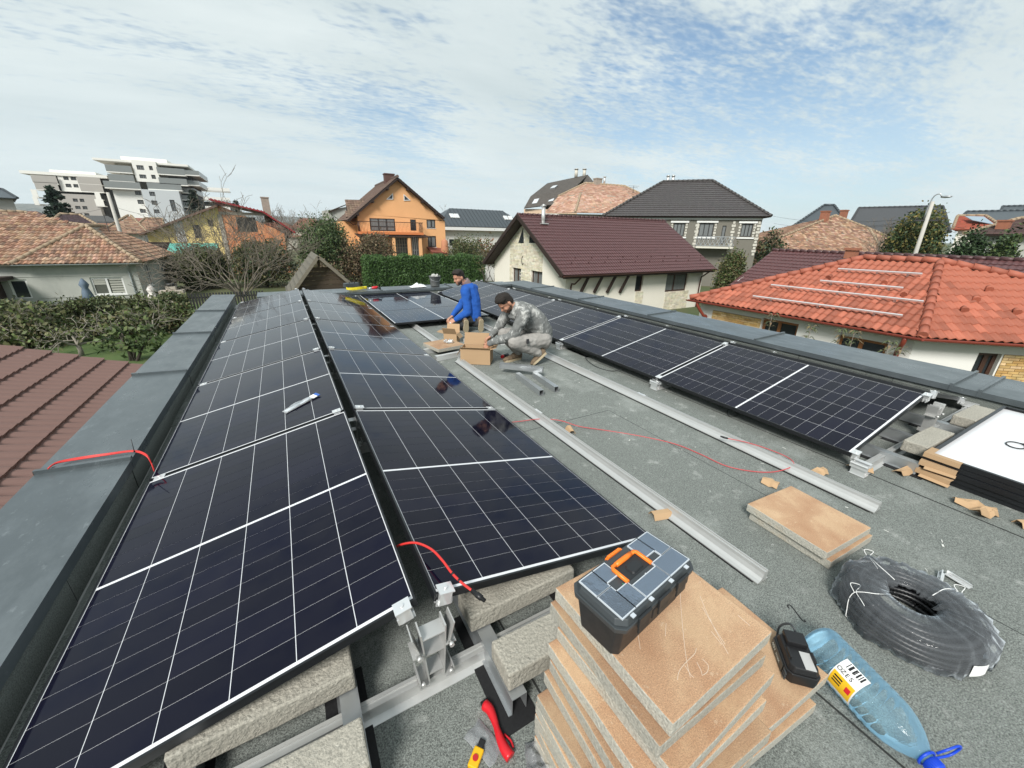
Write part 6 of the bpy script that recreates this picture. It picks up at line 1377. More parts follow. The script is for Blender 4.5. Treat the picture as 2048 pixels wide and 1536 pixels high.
x0, zt = ux(690, 275, Y1); x1, _ = ux(945, 275, Y1); _, zb_ = ux(830, 515, Y1); volume(h1, x0, x1, Y1, Y1+16, zb_, zt, M_aw, [(785, 328, 850, 372), (875, 330, 945, 375), (815, 420, 885, 463), (912, 424, 972, 465)])
xg0, zg = ux(870, 545, Y1-1); xg1, _ = ux(1190, 548, Y1-1); volume(h1, xg0-4, xg1, Y1-1, Y1+16, G, zg, M_ag, [(905, 603, 965, 642), (990, 605, 1045, 645), (935, 695, 1000, 733), (1025, 697, 1085, 737), (960, 785, 1025, 822), (1050, 785, 1110, 822)])
xw0, zw = ux(395, 520, Y1-.5); xw1, _ = ux(640, 520, Y1-.5); volume(h1, xw0+4, xw1, Y1-.5, Y1+12, G, zw, M_aw); 
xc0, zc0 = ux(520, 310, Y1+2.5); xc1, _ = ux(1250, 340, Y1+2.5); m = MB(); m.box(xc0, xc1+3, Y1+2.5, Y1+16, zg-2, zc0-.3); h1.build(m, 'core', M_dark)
m = MB(); m.box(xc0-3, xc1+2, Y1-.3, Y1+15, zc0-.1, zc0+.6); m.box(x0-2, x1+3, Y1+3, Y1+12, zc0+.61, zt+.8); h1.build(m, 'flat_roof_slab', M_aw)
for (a, b, c, d) in ((410, 405, 720, 410), (450, 485, 740, 500), (975, 420, 1260, 425), (1010, 515, 1290, 515), (410, 580, 480, 580), (430, 670, 490, 670)): deck(h1, a, b, c, d, Y1-.6, 3, 1.7, M_ag if b < 520 else M_aw)
for (a, b, c, d) in ((1195, 610, 1260, 610), (1195, 690, 1300, 690)): deck(h1, a, b, c, d, Y1-1.2, 4, 1.6, M_aw)
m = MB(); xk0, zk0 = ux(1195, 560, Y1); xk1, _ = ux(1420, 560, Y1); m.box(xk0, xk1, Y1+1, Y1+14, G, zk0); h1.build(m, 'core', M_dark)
for k in range(6):
    o0_, o1_ = 1010+k*31, 1010+k*31+20; a_ = aty(*ac(o0_, 430), Y1+2.3); b__ = aty(*ac(o1_, 465), Y1+2.3); m = MB(); m.box(a_.x, b__.x, Y1+2.3, Y1+2.45, b__.z, a_.z); h1.build(m, 'pale_window', mat('pale_pane', (.7, .72, .72), .3))  # row of flat panes in one even pale grey
h2 = H('apartment_block', 'taller white apartment block with terraces, right of the spruce', (-24, 160, G), 'apartment block'); Y2 = 150
x0, zt = ux(1620, 120, Y2-2); x1, _ = ux(1925, 140, Y2-2); _, zb_ = ux(1800, 395, Y2-2); volume(h2, x0, x1, Y2-2, Y2+14, zb_, zt, M_aw, [(1697, 190, 1785, 245), (1850, 198, 1895, 250), (1732, 305, 1815, 352), (1880, 308, 1932, 358)])
xl0, zl0 = ux(1385, 470, Y2-1); xl1, _ = ux(1755, 480, Y2-1); volume(h2, xl0, xl1+2.0, Y2-1, Y2+14, G, zl0, M_aw, [(1675, 510, 1752, 558), (1708, 620, 1785, 670), (1738, 733, 1812, 780)])
xr0, zr0 = ux(1840, 490, Y2-3); xr1, _ = ux(2215, 510, Y2-3); volume(h2, xr0-1.5, xr1, Y2-3, Y2+14, G, zr0, M_al, [(1855, 518, 1925, 570), (1882, 628, 1955, 680), (1910, 738, 1980, 785), (2120, 620, 2180, 760)])
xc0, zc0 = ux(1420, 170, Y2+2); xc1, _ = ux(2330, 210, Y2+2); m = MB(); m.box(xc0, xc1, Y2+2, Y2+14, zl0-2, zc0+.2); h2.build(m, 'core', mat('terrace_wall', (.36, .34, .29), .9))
m = MB(); m.box(xc0-3.2, x0-.02, Y2-1.5, Y2+14, zc0+.21, zc0+.7); m.box(x1+.02, xc1+.5, Y2-1.5, Y2+14, zc0+.21, zc0+.7); m.box(x0-2.5, x1+2, Y2+1, Y2+10, zc0+.71, zt+1.0); h2.build(m, 'flat_roof_slab', M_aw)
for (a, b, c, d) in ((1320, 262, 1645, 280), (1355, 380, 1675, 392), (1960, 300, 2300, 305), (1985, 425, 2330, 430), (1300, 470, 1750, 475), (1840, 488, 2260, 492)): deck(h2, a, b, c, d, Y2-2.4, 4.2, 1.5, M_balg)
for k, zz_ in enumerate((300, 425, 520, 610, 700, 790)):
    p0 = aty(*ac(2250 if k < 2 else 2190, zz_), Y2-1); m = MB(); m.box(p0.x, p0.x+4, Y2-1, Y2+16, p0.z-.25, p0.z); d = h2.build(m, 'side_balcony', M_aw); m = MB(); m.box(p0.x+3.9, p0.x+4, Y2-1, Y2+16, p0.z, p0.z+1.1); m.box(p0.x, p0.x+3.9, Y2-1, Y2-.9, p0.z, p0.z+1.1); h2.build(m, 'balcony_front', M_balg, d)
m = MB(); m.box(xr1-2, xr1+3, Y2+1, Y2+16, G, zc0-.3); h2.build(m, 'core', M_dark)
h3 = H('apartment_block', 'low end of the terraced apartment block showing over the red roof', (-10, 190, G), 'apartment block'); a_ = aty(400, 383, 185); b__ = aty(458, 402, 185); m = MB(); m.box(a_.x, b__.x, 185, 200, G, b__.z-.5); h3.build(m, 'core', M_dark)
for k in range(4):
    m = MB(); zz_ = b__.z+3-k*3; m.box(a_.x-2, b__.x-k*.5+1, 183.5, 186, zz_-.3, zz_); m.box(a_.x-2, b__.x-k*.5+1, 183.4, 183.5, zz_+.01, zz_+1); h3.build(m, 'balcony_slab', M_aw)
# ------------------------------------------------------------------ small roofs between
def simple_hip(name, label, pts, mtl, pal, dist_lo, dist_hi, wall=M_whiter, cat='house', tile=True, tw=.45):
    """front face: eave left, eave right (pixels, dist_lo), ridge right, ridge left (dist_hi) plus right return"""
    e0, e1 = atd(*pts[0], dist_lo), atd(*pts[1], dist_lo); e1.z = e0.z = (e0.z+e1.z)/2; r1, r0 = atd(*pts[2], dist_hi), atd(*pts[3], dist_hi)
    if abs(r0.z-r1.z) < 1.2: r0.z = r1.z = (r0.z+r1.z)/2
    c = (e0+e1)/2; h = H(name, label, (c.x, c.y, G), cat); back = (Vector((c.x, c.y, 0)).normalized())*(dist_hi-dist_lo)*2
    F = [[e0, e1, r1, r0], [e1, e1+back, r1], [e0+back, e0, r0], [e1+back, e0+back, r0, r1]]
    if (r0-r1).length < .4: F[0] = [e0, e1, r1]; F[3] = [e1+back, e0+back, r1]
    for f in F: slab(h, f, .12, mtl)
    if tile: tiles(h, F[:3], tw, .4, pal, 0, .035, kind='flat', jitter=.15)
    for p, q in ((e0, r0), (e1, r1), (r0, r1)):
        if (p-q).length > .5: ridge(h, p+Vector((0, 0, .05)), q+Vector((0, 0, .05)), .14, .6, mtl if not tile else mat('ridge_clay'), single=False)
    i = (Vector((c.x, c.y, 0)).normalized())*.6; t = (e1-e0).normalized()*.5; a_, b__ = e0+i+t, e1+i-t
    facade(h, (a_.x, a_.y), (b__.x, b__.y), G, e0.z, [], wall); facade(h, (b__.x, b__.y), (b__.x+back.x*.9, b__.y+back.y*.9), G, e0.z, [], wall); facade(h, (a_.x+back.x*.9, a_.y+back.y*.9), (a_.x, a_.y), G, e0.z, [], wall)
    return h, (a_, b__)
simple_hip('clay_roof_house', 'clay tiled roof at the left picture edge behind the grey house', [(-60, 470), (78, 468), (52, 424), (-40, 423)], M_mortar, PALC, 62, 70, tw=.4)
simple_hip('brown_roof_house', 'dark brown tiled hip roof between the grey house and the apartment blocks', [(70, 466), (235, 478), (160, 431), (120, 428)], M_dbrown, [(.075, .05, .055)], 66, 74, tw=.45)
simple_hip('clay_roof_house', 'weathered clay roof with pale ridges below the apartment blocks', [(195, 466), (298, 468), (262, 432), (256, 430)], M_mortar, PALC, 80, 88, tw=.5)
simple_hip('clay_roof_house', 'small clay roof half hidden behind the yellow house', [(262, 462), (332, 462), (325, 437), (290, 437)], M_mortar, PALC, 92, 99, tw=.5)
hx, (wa, wb) = simple_hip('grey_house', 'tall grey house cut by the left picture edge', [(-90, 394), (34, 393), (4, 377), (-60, 376)], M_std, PALC, 95, 102, wall=M_ag, tile=False)
m = MB()
for k in range(3): p = wa.lerp(wb, .62+.13*k); m.box(p.x-.6, p.x+.6, p.y-.3, p.y+.1, wa.z-4.5, wa.z-3.2)
hx.build(m, 'window', M_glass)
simple_hip('dark_roof_house', 'steep dark slate roof behind the brick chimneys on the right', [(1585, 452), (1700, 455), (1668, 410), (1648, 411)], M_std, PALC, 72, 78, tile=False)
simple_hip('dark_roof_house', 'broad dark grey roof left of the street lamp', [(1690, 462), (1900, 466), (1885, 414), (1718, 415)], mat('slate_dark', (.06, .062, .066), .7, var=.15), PALC, 80, 92, tile=False)
h9, _ = simple_hip('red_roof_house', 'house with red tiled roof and roof mounted panels at the right edge', [(1905, 458), (2010, 458), (1970, 432), (1915, 432)], mat('red_tile', (.36, .09, .055), .8), [(.36, .09, .055), (.3, .08, .05)], 70, 75, wall=M_cream, tw=.5)
p0, p1, p2, p3 = atd(1945, 440, 71.5), atd(1990, 449, 71.5), atd(1968, 433, 73), atd(1930, 432, 73); slab(h9, [p0, p1, p2, p3], .05, mat('blue_grey_panel', (.25, .32, .38), .15))
simple_hip('dark_roof_house', 'modern dark roofed house with roof windows at the far right', [(1915, 436), (2110, 452), (2100, 424), (1935, 420)], M_std, PALC, 92, 99, tile=False)
simple_hip('dark_roof_house', 'flat topped dark house rising at the right picture edge', [(2000, 424), (2120, 426), (2120, 411), (2005, 412)], M_std, PALC, 110, 114, tile=False)
h10, _ = simple_hip('brown_roof_house', 'low brown roofed house with brick chimney at the right edge above the shrubs', [(1930, 464), (2180, 474), (2160, 438), (2040, 436)], M_dbrown, [(.10, .062, .055), (.085, .05, .045)], 52, 58, wall=M_plasterg, tw=.4)
c1 = atd(2012, 440, 54); chimney(h10, (c1.x, c1.y), .8, .7, c1.z-1.4, c1.z, M_brickc)
# ------------------------------------------------------------------ poles and wires
def lamp():
    b = atd(1837, 497, 45); root = empty('street_lamp', (b.x, b.y, G), 0, 'leaning concrete street lamp pole with curved lamp arm', 'street lamp'); tp = atd(1866, 403, 45)
    m = MB(); m.tube([(0, 0, 0), (tp.x-b.x, tp.y-b.y, tp.z-G)], [.17, .11], 10); m.build('pole', mat('pole_concrete', (.46, .44, .40), .9, var=.1), root)
    t = tp-Vector((b.x, b.y, G)); h = atd(1884, 393, 45)-Vector((b.x, b.y, G)); m = MB(); m.tube(bez([t-Vector((0, 0, 1.2))+Vector((.0, .17, 0)), t+Vector((0, .1, .2)), t.lerp(h, .5)+Vector((0, 0, .35)), h], 4), .04, 6); m.build('arm', M_alud, root)
    m = MB(); m.ell(h+Vector((.15, -.2, -.02)), (.16, .34, .09), 10, 6); m.build('lamp_head', M_alud, root)
    m = MB(); q = t-Vector((0, 0, 1.3)); m.bar(q+Vector((-.3, .6, 0)), q+Vector((.3, -.6, 0)), .1)
    for s in (-.5, 0, .5): m.tube([q+Vector((-.5*s, s, .05)), q+Vector((-.5*s, s, .22))], .05, 6)
    m.build('cross_arm', M_wfd, root); return Vector((b.x, b.y, G))+q
qp = lamp()
def wire(label, p, q, sag):
    p = Vector(p); q = Vector(q); P = [p.lerp(q, k/12)-Vector((0, 0, sag*4*(k/12)*(1-k/12))) for k in range(13)]; m = MB(); m.tube(P, .014, 4); tag(m.build('power_line', M_wfd), label, 'cable', 'overhead wires')
for k, (u, v) in enumerate(((1545, 432), (1548, 447), (1600, 440))): wire(f'{["upper","middle","lower"][k]} overhead wire from the leaning lamp pole towards the quoined house', qp+Vector((0, 0, .2-.2*k)), atd(u, v, 62), .5)
for k, (u, v) in enumerate(((2080, 452), (2080, 470))): wire(f'{["upper","lower"][k]} overhead wire from the leaning lamp pole to the right picture edge', qp+Vector((0, 0, .2-.3*k)), atd(u, v, 48), .6)
pb = atd(244, 476, 58); pt_ = atd(219, 385, 58); ep = empty('utility_pole', (pb.x, pb.y, G), 0, 'grey utility pole behind the clay roof, in front of the apartment blocks', 'utility pole'); m = MB(); m.tube([(0, 0, 0), (0, 0, pt_.z-G)], [.2, .13], 8); m.build('pole', mat('pole_concrete'), ep)
for k in range(2): wire(f'{["upper","lower"][k]} overhead wire crossing in front of the apartment blocks', (pb.x, pb.y, pt_.z-1.2-2.0*k), atd(400, 422+16*k, 62), .8); wire(f'{["upper","lower"][k]} overhead wire from the utility pole to the left picture edge', (pb.x, pb.y, pt_.z-1.2-2.0*k), atd(-30, 410+6*k, 62), .8)
m = MB(); c = atd(213, 447, 45); m.tube([c-Vector((0, 0, 2)), c+Vector((0, 0, .6))], .03, 5); m.tube([c+Vector((-.5, 0, .1)), c+Vector((.5, 0, .1))], .025, 5); tag(m.build('roof_aerial', M_wfd), 'thin dark aerial on the clay roof of the grey house', 'aerial')
ar = at62(1050, 175, 64); m = MB(); m.tube([ar-Vector((0, 0, 2)), ar], .03, 5); m.tube([ar+Vector((-.8, .2, -.05)), ar+Vector((.8, -.2, -.05))], .02, 4); m.tube([ar+Vector((-.6, .2, -.25)), ar+Vector((.6, -.2, -.25))], .02, 4); tag(m.build('tv_aerial', M_wfd), 'thin television aerial right of the pinkish clay roof', 'aerial')
# ================================================================== vegetation
M_leaf = attr_mat('leaf', .6, spec=.35); M_bark = mat('bark', (.17, .145, .115), .95, var=.3, vs_=6); M_barkd = mat('dark_bark', (.075, .06, .048), .95, var=.3, vs_=6); M_barkg = mat('pale_bark', (.25, .225, .185), .95, var=.3, vs_=6)
RNG = np.random.default_rng(5)
def leaf_mesh(pts, size, pal, name, up=.0, dirs=None):
    """many small folded leaf quads; pts Nx3"""
    n = len(pts); P = np.asarray(pts, float); d = RNG.normal(size=(n, 3)); d[:, 2] += up; d /= np.linalg.norm(d, axis=1)[:, None]
    q = RNG.normal(size=(n, 3)); q -= (q*d).sum(1)[:, None]*d; q /= np.linalg.norm(q, axis=1)[:, None]
    s = size*RNG.uniform(.55, 1.35, n)[:, None]
    V = np.stack([P-d*s*.5, P+q*s*.28, P+d*s*.5, P-q*s*.28], 1).reshape(-1, 3)
    F = np.arange(4*n).reshape(-1, 4)
    me = bpy.data.meshes.new(name); me.from_pydata(V.tolist(), [], F.tolist()); me.materials.append(M_leaf)
    pa = np.asarray(pal); c = pa[RNG.integers(0, len(pa), n)]*RNG.uniform(.7, 1.3, n)[:, None]
    c = np.concatenate([c, np.ones((n, 1))], 1); ca = me.color_attributes.new('tint', 'FLOAT_COLOR', 'CORNER'); ca.data.foreach_set('color', np.repeat(c, 4, axis=0).astype(np.float32).ravel())
    return me
def blob_pts(blobs, n, shell=.55, clump=.35):
    """points through ellipsoid blobs, gathered into clumps so gaps open between"""
    vol = np.array([b[3]*b[4]*b[5] for b in blobs])**(.67); k = RNG.choice(len(blobs), n, p=vol/vol.sum()); B = np.asarray(blobs)[k]
    ncl = max(8, n//28); cd = RNG.normal(size=(ncl, 3)); cd /= np.linalg.norm(cd, axis=1)[:, None]; cr = (shell+(1-shell)*RNG.random(ncl)**.6)*RNG.uniform(.86, 1.10, ncl)
    ci = RNG.integers(0, ncl, n); p = cd[ci]*cr[ci][:, None]+RNG.normal(size=(n, 3))*clump*.42
    return B[:, :3]+p*B[:, 3:6]
def grow(m, p, d, L, r, depth, spread=.6, up=.25, seg=3, kids=(2, 3), tips=None, seed=None, minr=.011, shrink=.72, mi=0):
    p = Vector(p); d = Vector(d).normalized(); P = [p]; R_ = [r]
    for i in range(seg):
        d = (d+Vector((random.gauss(0, .16), random.gauss(0, .16), random.gauss(0, .12)+up*.12))).normalized(); p = p+d*(L/seg); P.append(p); R_.append(max(minr, r*(1-.32*(i+1)/seg)))
    m.tube(P, R_, 5 if depth > 1 else 3, caps=False, mi=mi)
    if tips is not None and depth <= 1: tips.extend(P[1:])
    if depth <= 0: return
    for k in range(random.randint(*kids)):
        i = random.randint(1, seg) if k else seg; a = random.uniform(0, 6.28); o = d.orthogonal().normalized(); o2 = d.cross(o)
        nd_ = (d*(1-spread*.5)+(o*math.cos(a)+o2*math.sin(a))*spread*random.uniform(.6, 1.3)+Vector((0, 0, up))).normalized()
        grow(m, P[i], nd_, L*shrink*random.uniform(.75, 1.15), R_[i]*.66, depth-1, spread, up, seg, kids, tips, None, minr, shrink, mi)
def bare_tree(name, label, base, H_, stems, depth, spread=.6, r=.12, mtl=None, up=.25, leaves=None, cat='tree', kids=(2, 3), lean=.5, trunk=.8, shrink=.74):
    root = empty(name, base, 0, label, cat); m = MB(); tips = []
    m.tube([(0, 0, 0), (.02, .01, trunk*.5), (0, 0, trunk)], [r*1.25, r*1.05, r], 8); m.build('trunk', mtl or M_bark, root)
    m = MB()
    for k in range(stems):
        a = k*6.283/stems+random.uniform(-.4, .4); grow(m, (0, 0, trunk*.92), (math.cos(a)*lean, math.sin(a)*lean, 1), H_*.34, r*.62, depth, spread, up, 3, kids, tips, shrink=shrink)
    o = m.build('crown', mtl or M_bark, root)
    if leaves:
        n, size, pal = leaves; T_ = np.array([list(t) for t in tips]); idx = RNG.integers(0, len(T_), n); P = T_[idx]+RNG.normal(size=(n, 3))*size*.9
        link('foliage', leaf_mesh(P, size, pal, 'foliage', .3), root)['kind'] = 'stuff'
    return root
def bush(name, label, base, blobs, n, size, pal, cat='shrub', shell=.55, stems=5, up=.3, clump=.35):
    root = empty(name, base, 0, label, cat); P = blob_pts(blobs, n, shell, clump); P = P[P[:, 2] > .02]
    link('crown', leaf_mesh(P, size, pal, 'crown', up), root)['kind'] = 'stuff'
    m = MB()
    for k in range(stems):
        b = random.choice(blobs); q = Vector((b[0]+random.uniform(-.4, .4)*b[3], b[1]+random.uniform(-.4, .4)*b[4], b[2]+.3*b[5])); m.tube([(random.uniform(-.15, .15), random.uniform(-.15, .15), 0), (q.x*.5, q.y*.5, q.z*.55), q], [.07, .05, .02], 5)
    m.build('stems', M_barkd, root); return root
def P2(u, v, y, z=G): p = aty(u, v, y); return Vector((p.x, y, z))
GREEN = [(.055, .085, .022), (.07, .10, .03), (.04, .065, .02), (.09, .115, .04)]; DGREEN = [(.022, .045, .016), (.03, .06, .02), (.04, .07, .025)]; OLIVE = [(.10, .095, .04), (.13, .115, .05), (.075, .08, .03), (.15, .12, .06)]; RUST = [(.12, .085, .05), (.15, .10, .06), (.09, .075, .04), (.10, .10, .045), (.17, .12, .07)]; AUT = [(.10, .105, .03), (.14, .13, .035), (.19, .15, .04), (.06, .08, .025)]
# hedge behind the far parapet
def hedge(name, label, p, q, h, d, n, size, pal):
    p = Vector(p); q = Vector(q); t = (q-p).normalized(); nrm = Vector((t.y, -t.x, 0)); L = (q-p).length; root = empty(name, p, 0, label, 'hedge')
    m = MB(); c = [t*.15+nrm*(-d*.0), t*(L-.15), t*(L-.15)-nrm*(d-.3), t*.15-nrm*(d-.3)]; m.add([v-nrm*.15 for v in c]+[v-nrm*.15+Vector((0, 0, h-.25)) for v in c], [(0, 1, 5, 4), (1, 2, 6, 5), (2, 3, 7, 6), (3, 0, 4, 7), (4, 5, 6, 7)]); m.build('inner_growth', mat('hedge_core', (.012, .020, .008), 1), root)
    u = RNG.random(n); face = RNG.choice(3, n, p=[.55, .33, .12]); v = RNG.random(n); P = np.zeros((n, 3)); bulge = .14*np.sin(u*L*2.1)+.10*np.sin(u*L*5.3+1)
    s = u*L; o = np.where(face == 0, bulge*.6, -v*d); z = np.where(face == 0, v*h, h+bulge*.9); e = face == 2; s = np.where(e, np.where(RNG.random(n) < .5, 0, L), s); z = np.where(e, RNG.random(n)*h, z); o = np.where(e, -v*d, o)
    P += np.outer(s, [t.x, t.y, 0])+np.outer(o, [nrm.x, nrm.y, 0]); P[:, 2] += z; P += RNG.normal(size=(n, 3))*.10
    link('foliage', leaf_mesh(P, size, pal, 'foliage', .9), root)['kind'] = 'stuff'; return root
y_h = 38.5; a = aty(734, 540, y_h); b = aty(968, 540, y_h); ht = aty(850, 517, y_h).z
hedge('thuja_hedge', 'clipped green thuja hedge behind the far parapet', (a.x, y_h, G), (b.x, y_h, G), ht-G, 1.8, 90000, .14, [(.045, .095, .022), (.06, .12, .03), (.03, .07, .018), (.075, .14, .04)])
# laurel hedge and fruit trees in the left garden
a = atz(-40, 700, G); b = atz(395, 672, G)
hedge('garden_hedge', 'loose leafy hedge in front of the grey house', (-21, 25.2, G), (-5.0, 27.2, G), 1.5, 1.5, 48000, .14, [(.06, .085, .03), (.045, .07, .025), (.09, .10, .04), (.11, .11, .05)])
for k, (x, y, h) in enumerate(((-18.5, 25.9, 1.5), (-15.6, 25.8, 1.7), (-13.1, 26.1, 1.5), (-10.9, 26.3, 1.8), (-8.9, 26.6, 1.6), (-6.9, 26.9, 1.7))):
    bare_tree('rose_shrub', f'twiggy half bare shrub growing out of the garden hedge, {["first","second","third","fourth","fifth","sixth"][k]} from the left', (x, y, G+.6), 1.35, 7, 2, .5, .025, M_barkd, .4, (620, .12, [(.08, .11, .035), (.13, .13, .06), (.07, .09, .03)]), 'shrub', (2, 3), .6, .4)
for k, (x, y, w) in enumerate(((-16.6, 24.6, 1.3), (-13.6, 24.9, 1.1), (-10.4, 25.2, 1.4), (-7.6, 25.9, 1.2), (-5.6, 26.2, 1.0))):
    bush('garden_bush', f'untrimmed leafy bush at the foot of the garden hedge, {["first","second","third","fourth","fifth"][k]} from the left', (x, y, G), [(0, 0, .7, w, .7, .75), (w*.6, 0, .9, w*.6, .6, .7), (-w*.6, .1, .6, w*.6, .6, .6)], 2600, .16, GREEN+OLIVE, shell=.35)
p = atz(164, 712, G); bare_tree('fruit_tree', 'low spreading fruit tree with pale branches on the lawn beyond the brown roof', (p.x, p.y, G), 2.2, 5, 4, .75, .08, M_barkg, .05, (260, .17, [(.10, .13, .04), (.14, .14, .06)]), 'tree', (2, 3), 1.5, .5)
p = atz(55, 700, G); bare_tree('fruit_tree', 'thin fruit tree at the left picture edge beyond the brown roof', (p.x, p.y, G), 2.2, 4, 4, .7, .05, M_barkg, .1, (420, .2, [(.10, .13, .04), (.14, .14, .06)]), 'tree', (2, 3), 1.2, .7)
p = atz(320, 685, G); bare_tree('fruit_tree', 'gnarled fruit tree beside the left parapet corner', (p.x-.2, p.y+.5, G), 2.8, 4, 3, .7, .07, M_barkg, .1, (350, .2, [(.09, .12, .04), (.12, .13, .06)]), 'tree', (2, 3), 1.0, .5)
p = atz(268, 722, G); bush('young_shrub', 'small leafy shrub on the lawn next to the left parapet', (p.x, p.y, G), [(0, 0, .9, .9, .7, .8), (.6, 0, .7, .7, .6, .6)], 420, .22, GREEN, shell=.3)
# big bare tree in the middle distance
p = atz(483, 586, G); p.y = 33.5; p.x = aty(483, 586, 33.5).x
bare_tree('bare_tree', 'large bare multi stemmed tree in front of the raw brick house', (p.x, p.y, G), 7.4, 13, 5, .60, .08, M_bark, .14, None, 'tree', (2, 3), .95, .7, .76)
# shrubs left to right behind it
def bpx(name, label, u0, u1, vtop, vbot, y, n, size, pal, cat='shrub', depth=2.2, shell=.5, zbase=None, clump=.38):
    at = atd if u0 > 1400 else aty
    a, b = at(u0, (vtop+vbot)/2, y), at(u1, (vtop+vbot)/2, y); zt = at((u0+u1)/2, vtop, y).z; zb = G if zbase is None else zbase; w = math.hypot(b.x-a.x, b.y-a.y)/2; hh = zt-zb; cx = (a.x+b.x)/2; cy = (a.y+b.y)/2
    if u0 > 1400: depth = w*.85
    bl = [(0, 0, hh*.5, w*.85, depth, hh*.46)]
    for _ in range(6): bl.append((random.uniform(-.6, .6)*w, random.uniform(-.5, .5)*depth, hh*random.uniform(.35, .72), w*random.uniform(.3, .5), depth*.6, hh*random.uniform(.22, .36)))
    return bush(name, label, (cx, cy, zb), bl, n, size, pal, cat, shell, 6, .3, clump)
bpx('evergreen_shrub', 'rounded dark evergreen shrub left of the large bare tree', 335, 465, 488, 600, 46, 20000, .19, [(.06, .075, .025), (.08, .09, .03), (.045, .06, .02), (.10, .10, .04)])
bpx('evergreen_shrub', 'dense olive thicket behind the large bare tree', 455, 600, 478, 600, 45, 20000, .19, OLIVE+DGREEN)
bpx('laurel_tree', 'tall glossy green evergreen bush between the brick house and the orange house', 592, 705, 428, 590, 44, 26000, .19, [(.035, .065, .02), (.05, .085, .025), (.065, .10, .035), (.08, .10, .035)], 'tree', 3, clump=.3)
bpx('russet_shrub', 'russet brown autumn shrub in front of the orange house balcony', 655, 795, 472, 600, 42.5, 24000, .18, RUST, depth=1.8)
bpx('russet_shrub', 'brownish green shrub behind the timber shed', 585, 690, 520, 600, 40, 14000, .18, RUST+OLIVE, depth=1.5)
bpx('garden_shrub', 'upright green shrub at the right corner of the orange house', 893, 975, 470, 560, 46, 13000, .18, GREEN+OLIVE)
bpx('garden_shrub', 'reddish sparse shrub beside the barge board of the cream house', 955, 1000, 462, 520, 44, 1400, .26, [(.20, .10, .06), (.13, .11, .04), (.10, .10, .04)], shell=.4)
bpx('garden_shrub', 'leafy tree top between the cream house and the clay hip roof', 1428, 1492, 498, 585, 30, 14000, .15, OLIVE+GREEN, depth=1.8)
bpx('garden_shrub', 'low shrubs along the roadside below the quoined house', 1500, 1590, 455, 500, 55, 2500, .35, DGREEN+RUST)
bpx('autumn_tree', 'yellowing autumn tree behind the leaning lamp pole', 1758, 1905, 418, 560, 48, 30000, .22, AUT+DGREEN, 'tree', 3.2, clump=.3)
bpx('roadside_hedge', 'dark green roadside shrubs at the right below the brown roofed house', 1880, 1985, 462, 560, 42, 16000, .22, DGREEN, depth=2)
bpx('roadside_hedge', 'dark green shrub row running out at the right picture edge', 1960, 2045, 468, 560, 42, 14000, .22, DGREEN+GREEN, depth=2)
# bare trees against the sky
for (nm, lab, u, v, y, hh, r) in (('bare_tree', 'bare tree crown behind the green evergreen bush', 600, 470, 62, 8.4, .2), ('bare_tree', 'bare tree behind the raw brick house chimney', 560, 470, 72, 8.5, .2), ('bare_tree', 'rounded bare tree behind the grey metal roof', 893, 480, 78, 10.5, .25), ('bare_tree', 'thin bare twigs above the autumn tree', 1800, 470, 58, 7.6, .16)):
    p = P2(u, v, y) if u < 1500 else atd(u, v, y); bare_tree(nm, lab, (p.x, p.y, G), hh*.84, 9, 5, .55, r*.7, M_bark, .2, None, 'tree', (2, 3), .7, 1.6, .72)
for k, u in enumerate((972, 988)): p = P2(u, 560, 33); bare_tree('sapling', f'{["left","right"][k]} dark sapling in front of the pale wall beside the cream house', (p.x, p.y, G), 3.6, 3, 3, .5, .06, M_barkd, .3, (160, .16, OLIVE), 'tree', (2, 2), .4, .9)
# young trees at the white wall under the orange roof
for k, (x, y) in enumerate(((500, 800), (735, 880), (925, 905), (1000, 915), (1215, 975), (1270, 1015))):
    p = atx(*s4(x, y), 13.2); h = p.z-G+.2; root = empty('young_tree', (13.2, p.y, G), 0, f'drooping leafed young tree against the white wall, {["first","second","third","fourth","fifth","sixth"][k]} from the downpipe corner', 'tree'); m = MB(); m.tube([(0, 0, 0), (.02, 0, h*.6), (0, .02, h)], [.02, .015, .008], 5); m.build('trunk', M_bark, root)
    P = []; V = []; F = []
    for j in range(26):
        a = random.uniform(0, 6.28); zz_ = h-random.random()**1.5*.75; L = random.uniform(.16, .3); d = Vector((math.cos(a), math.sin(a), .25)); w = d.cross(Vector((0, 0, 1))).normalized()*.03; o = Vector((0, 0, zz_)); q = [o, o+d*L*.5+w+Vector((0, 0, .02)), o+d*L+Vector((0, 0, -.10)), o+d*L*.5-w+Vector((0, 0, .02))]; b_ = len(V); V += q; F.append((b_, b_+1, b_+2, b_+3))
    m = MB(); 
    for f in F: m.add([V[i] for i in f], [(0, 1, 2, 3)], 0, jit(random.choice([(.10, .11, .05), (.16, .12, .06), (.08, .10, .04)]), .2))
    m.build('crown', M_leaf, root)
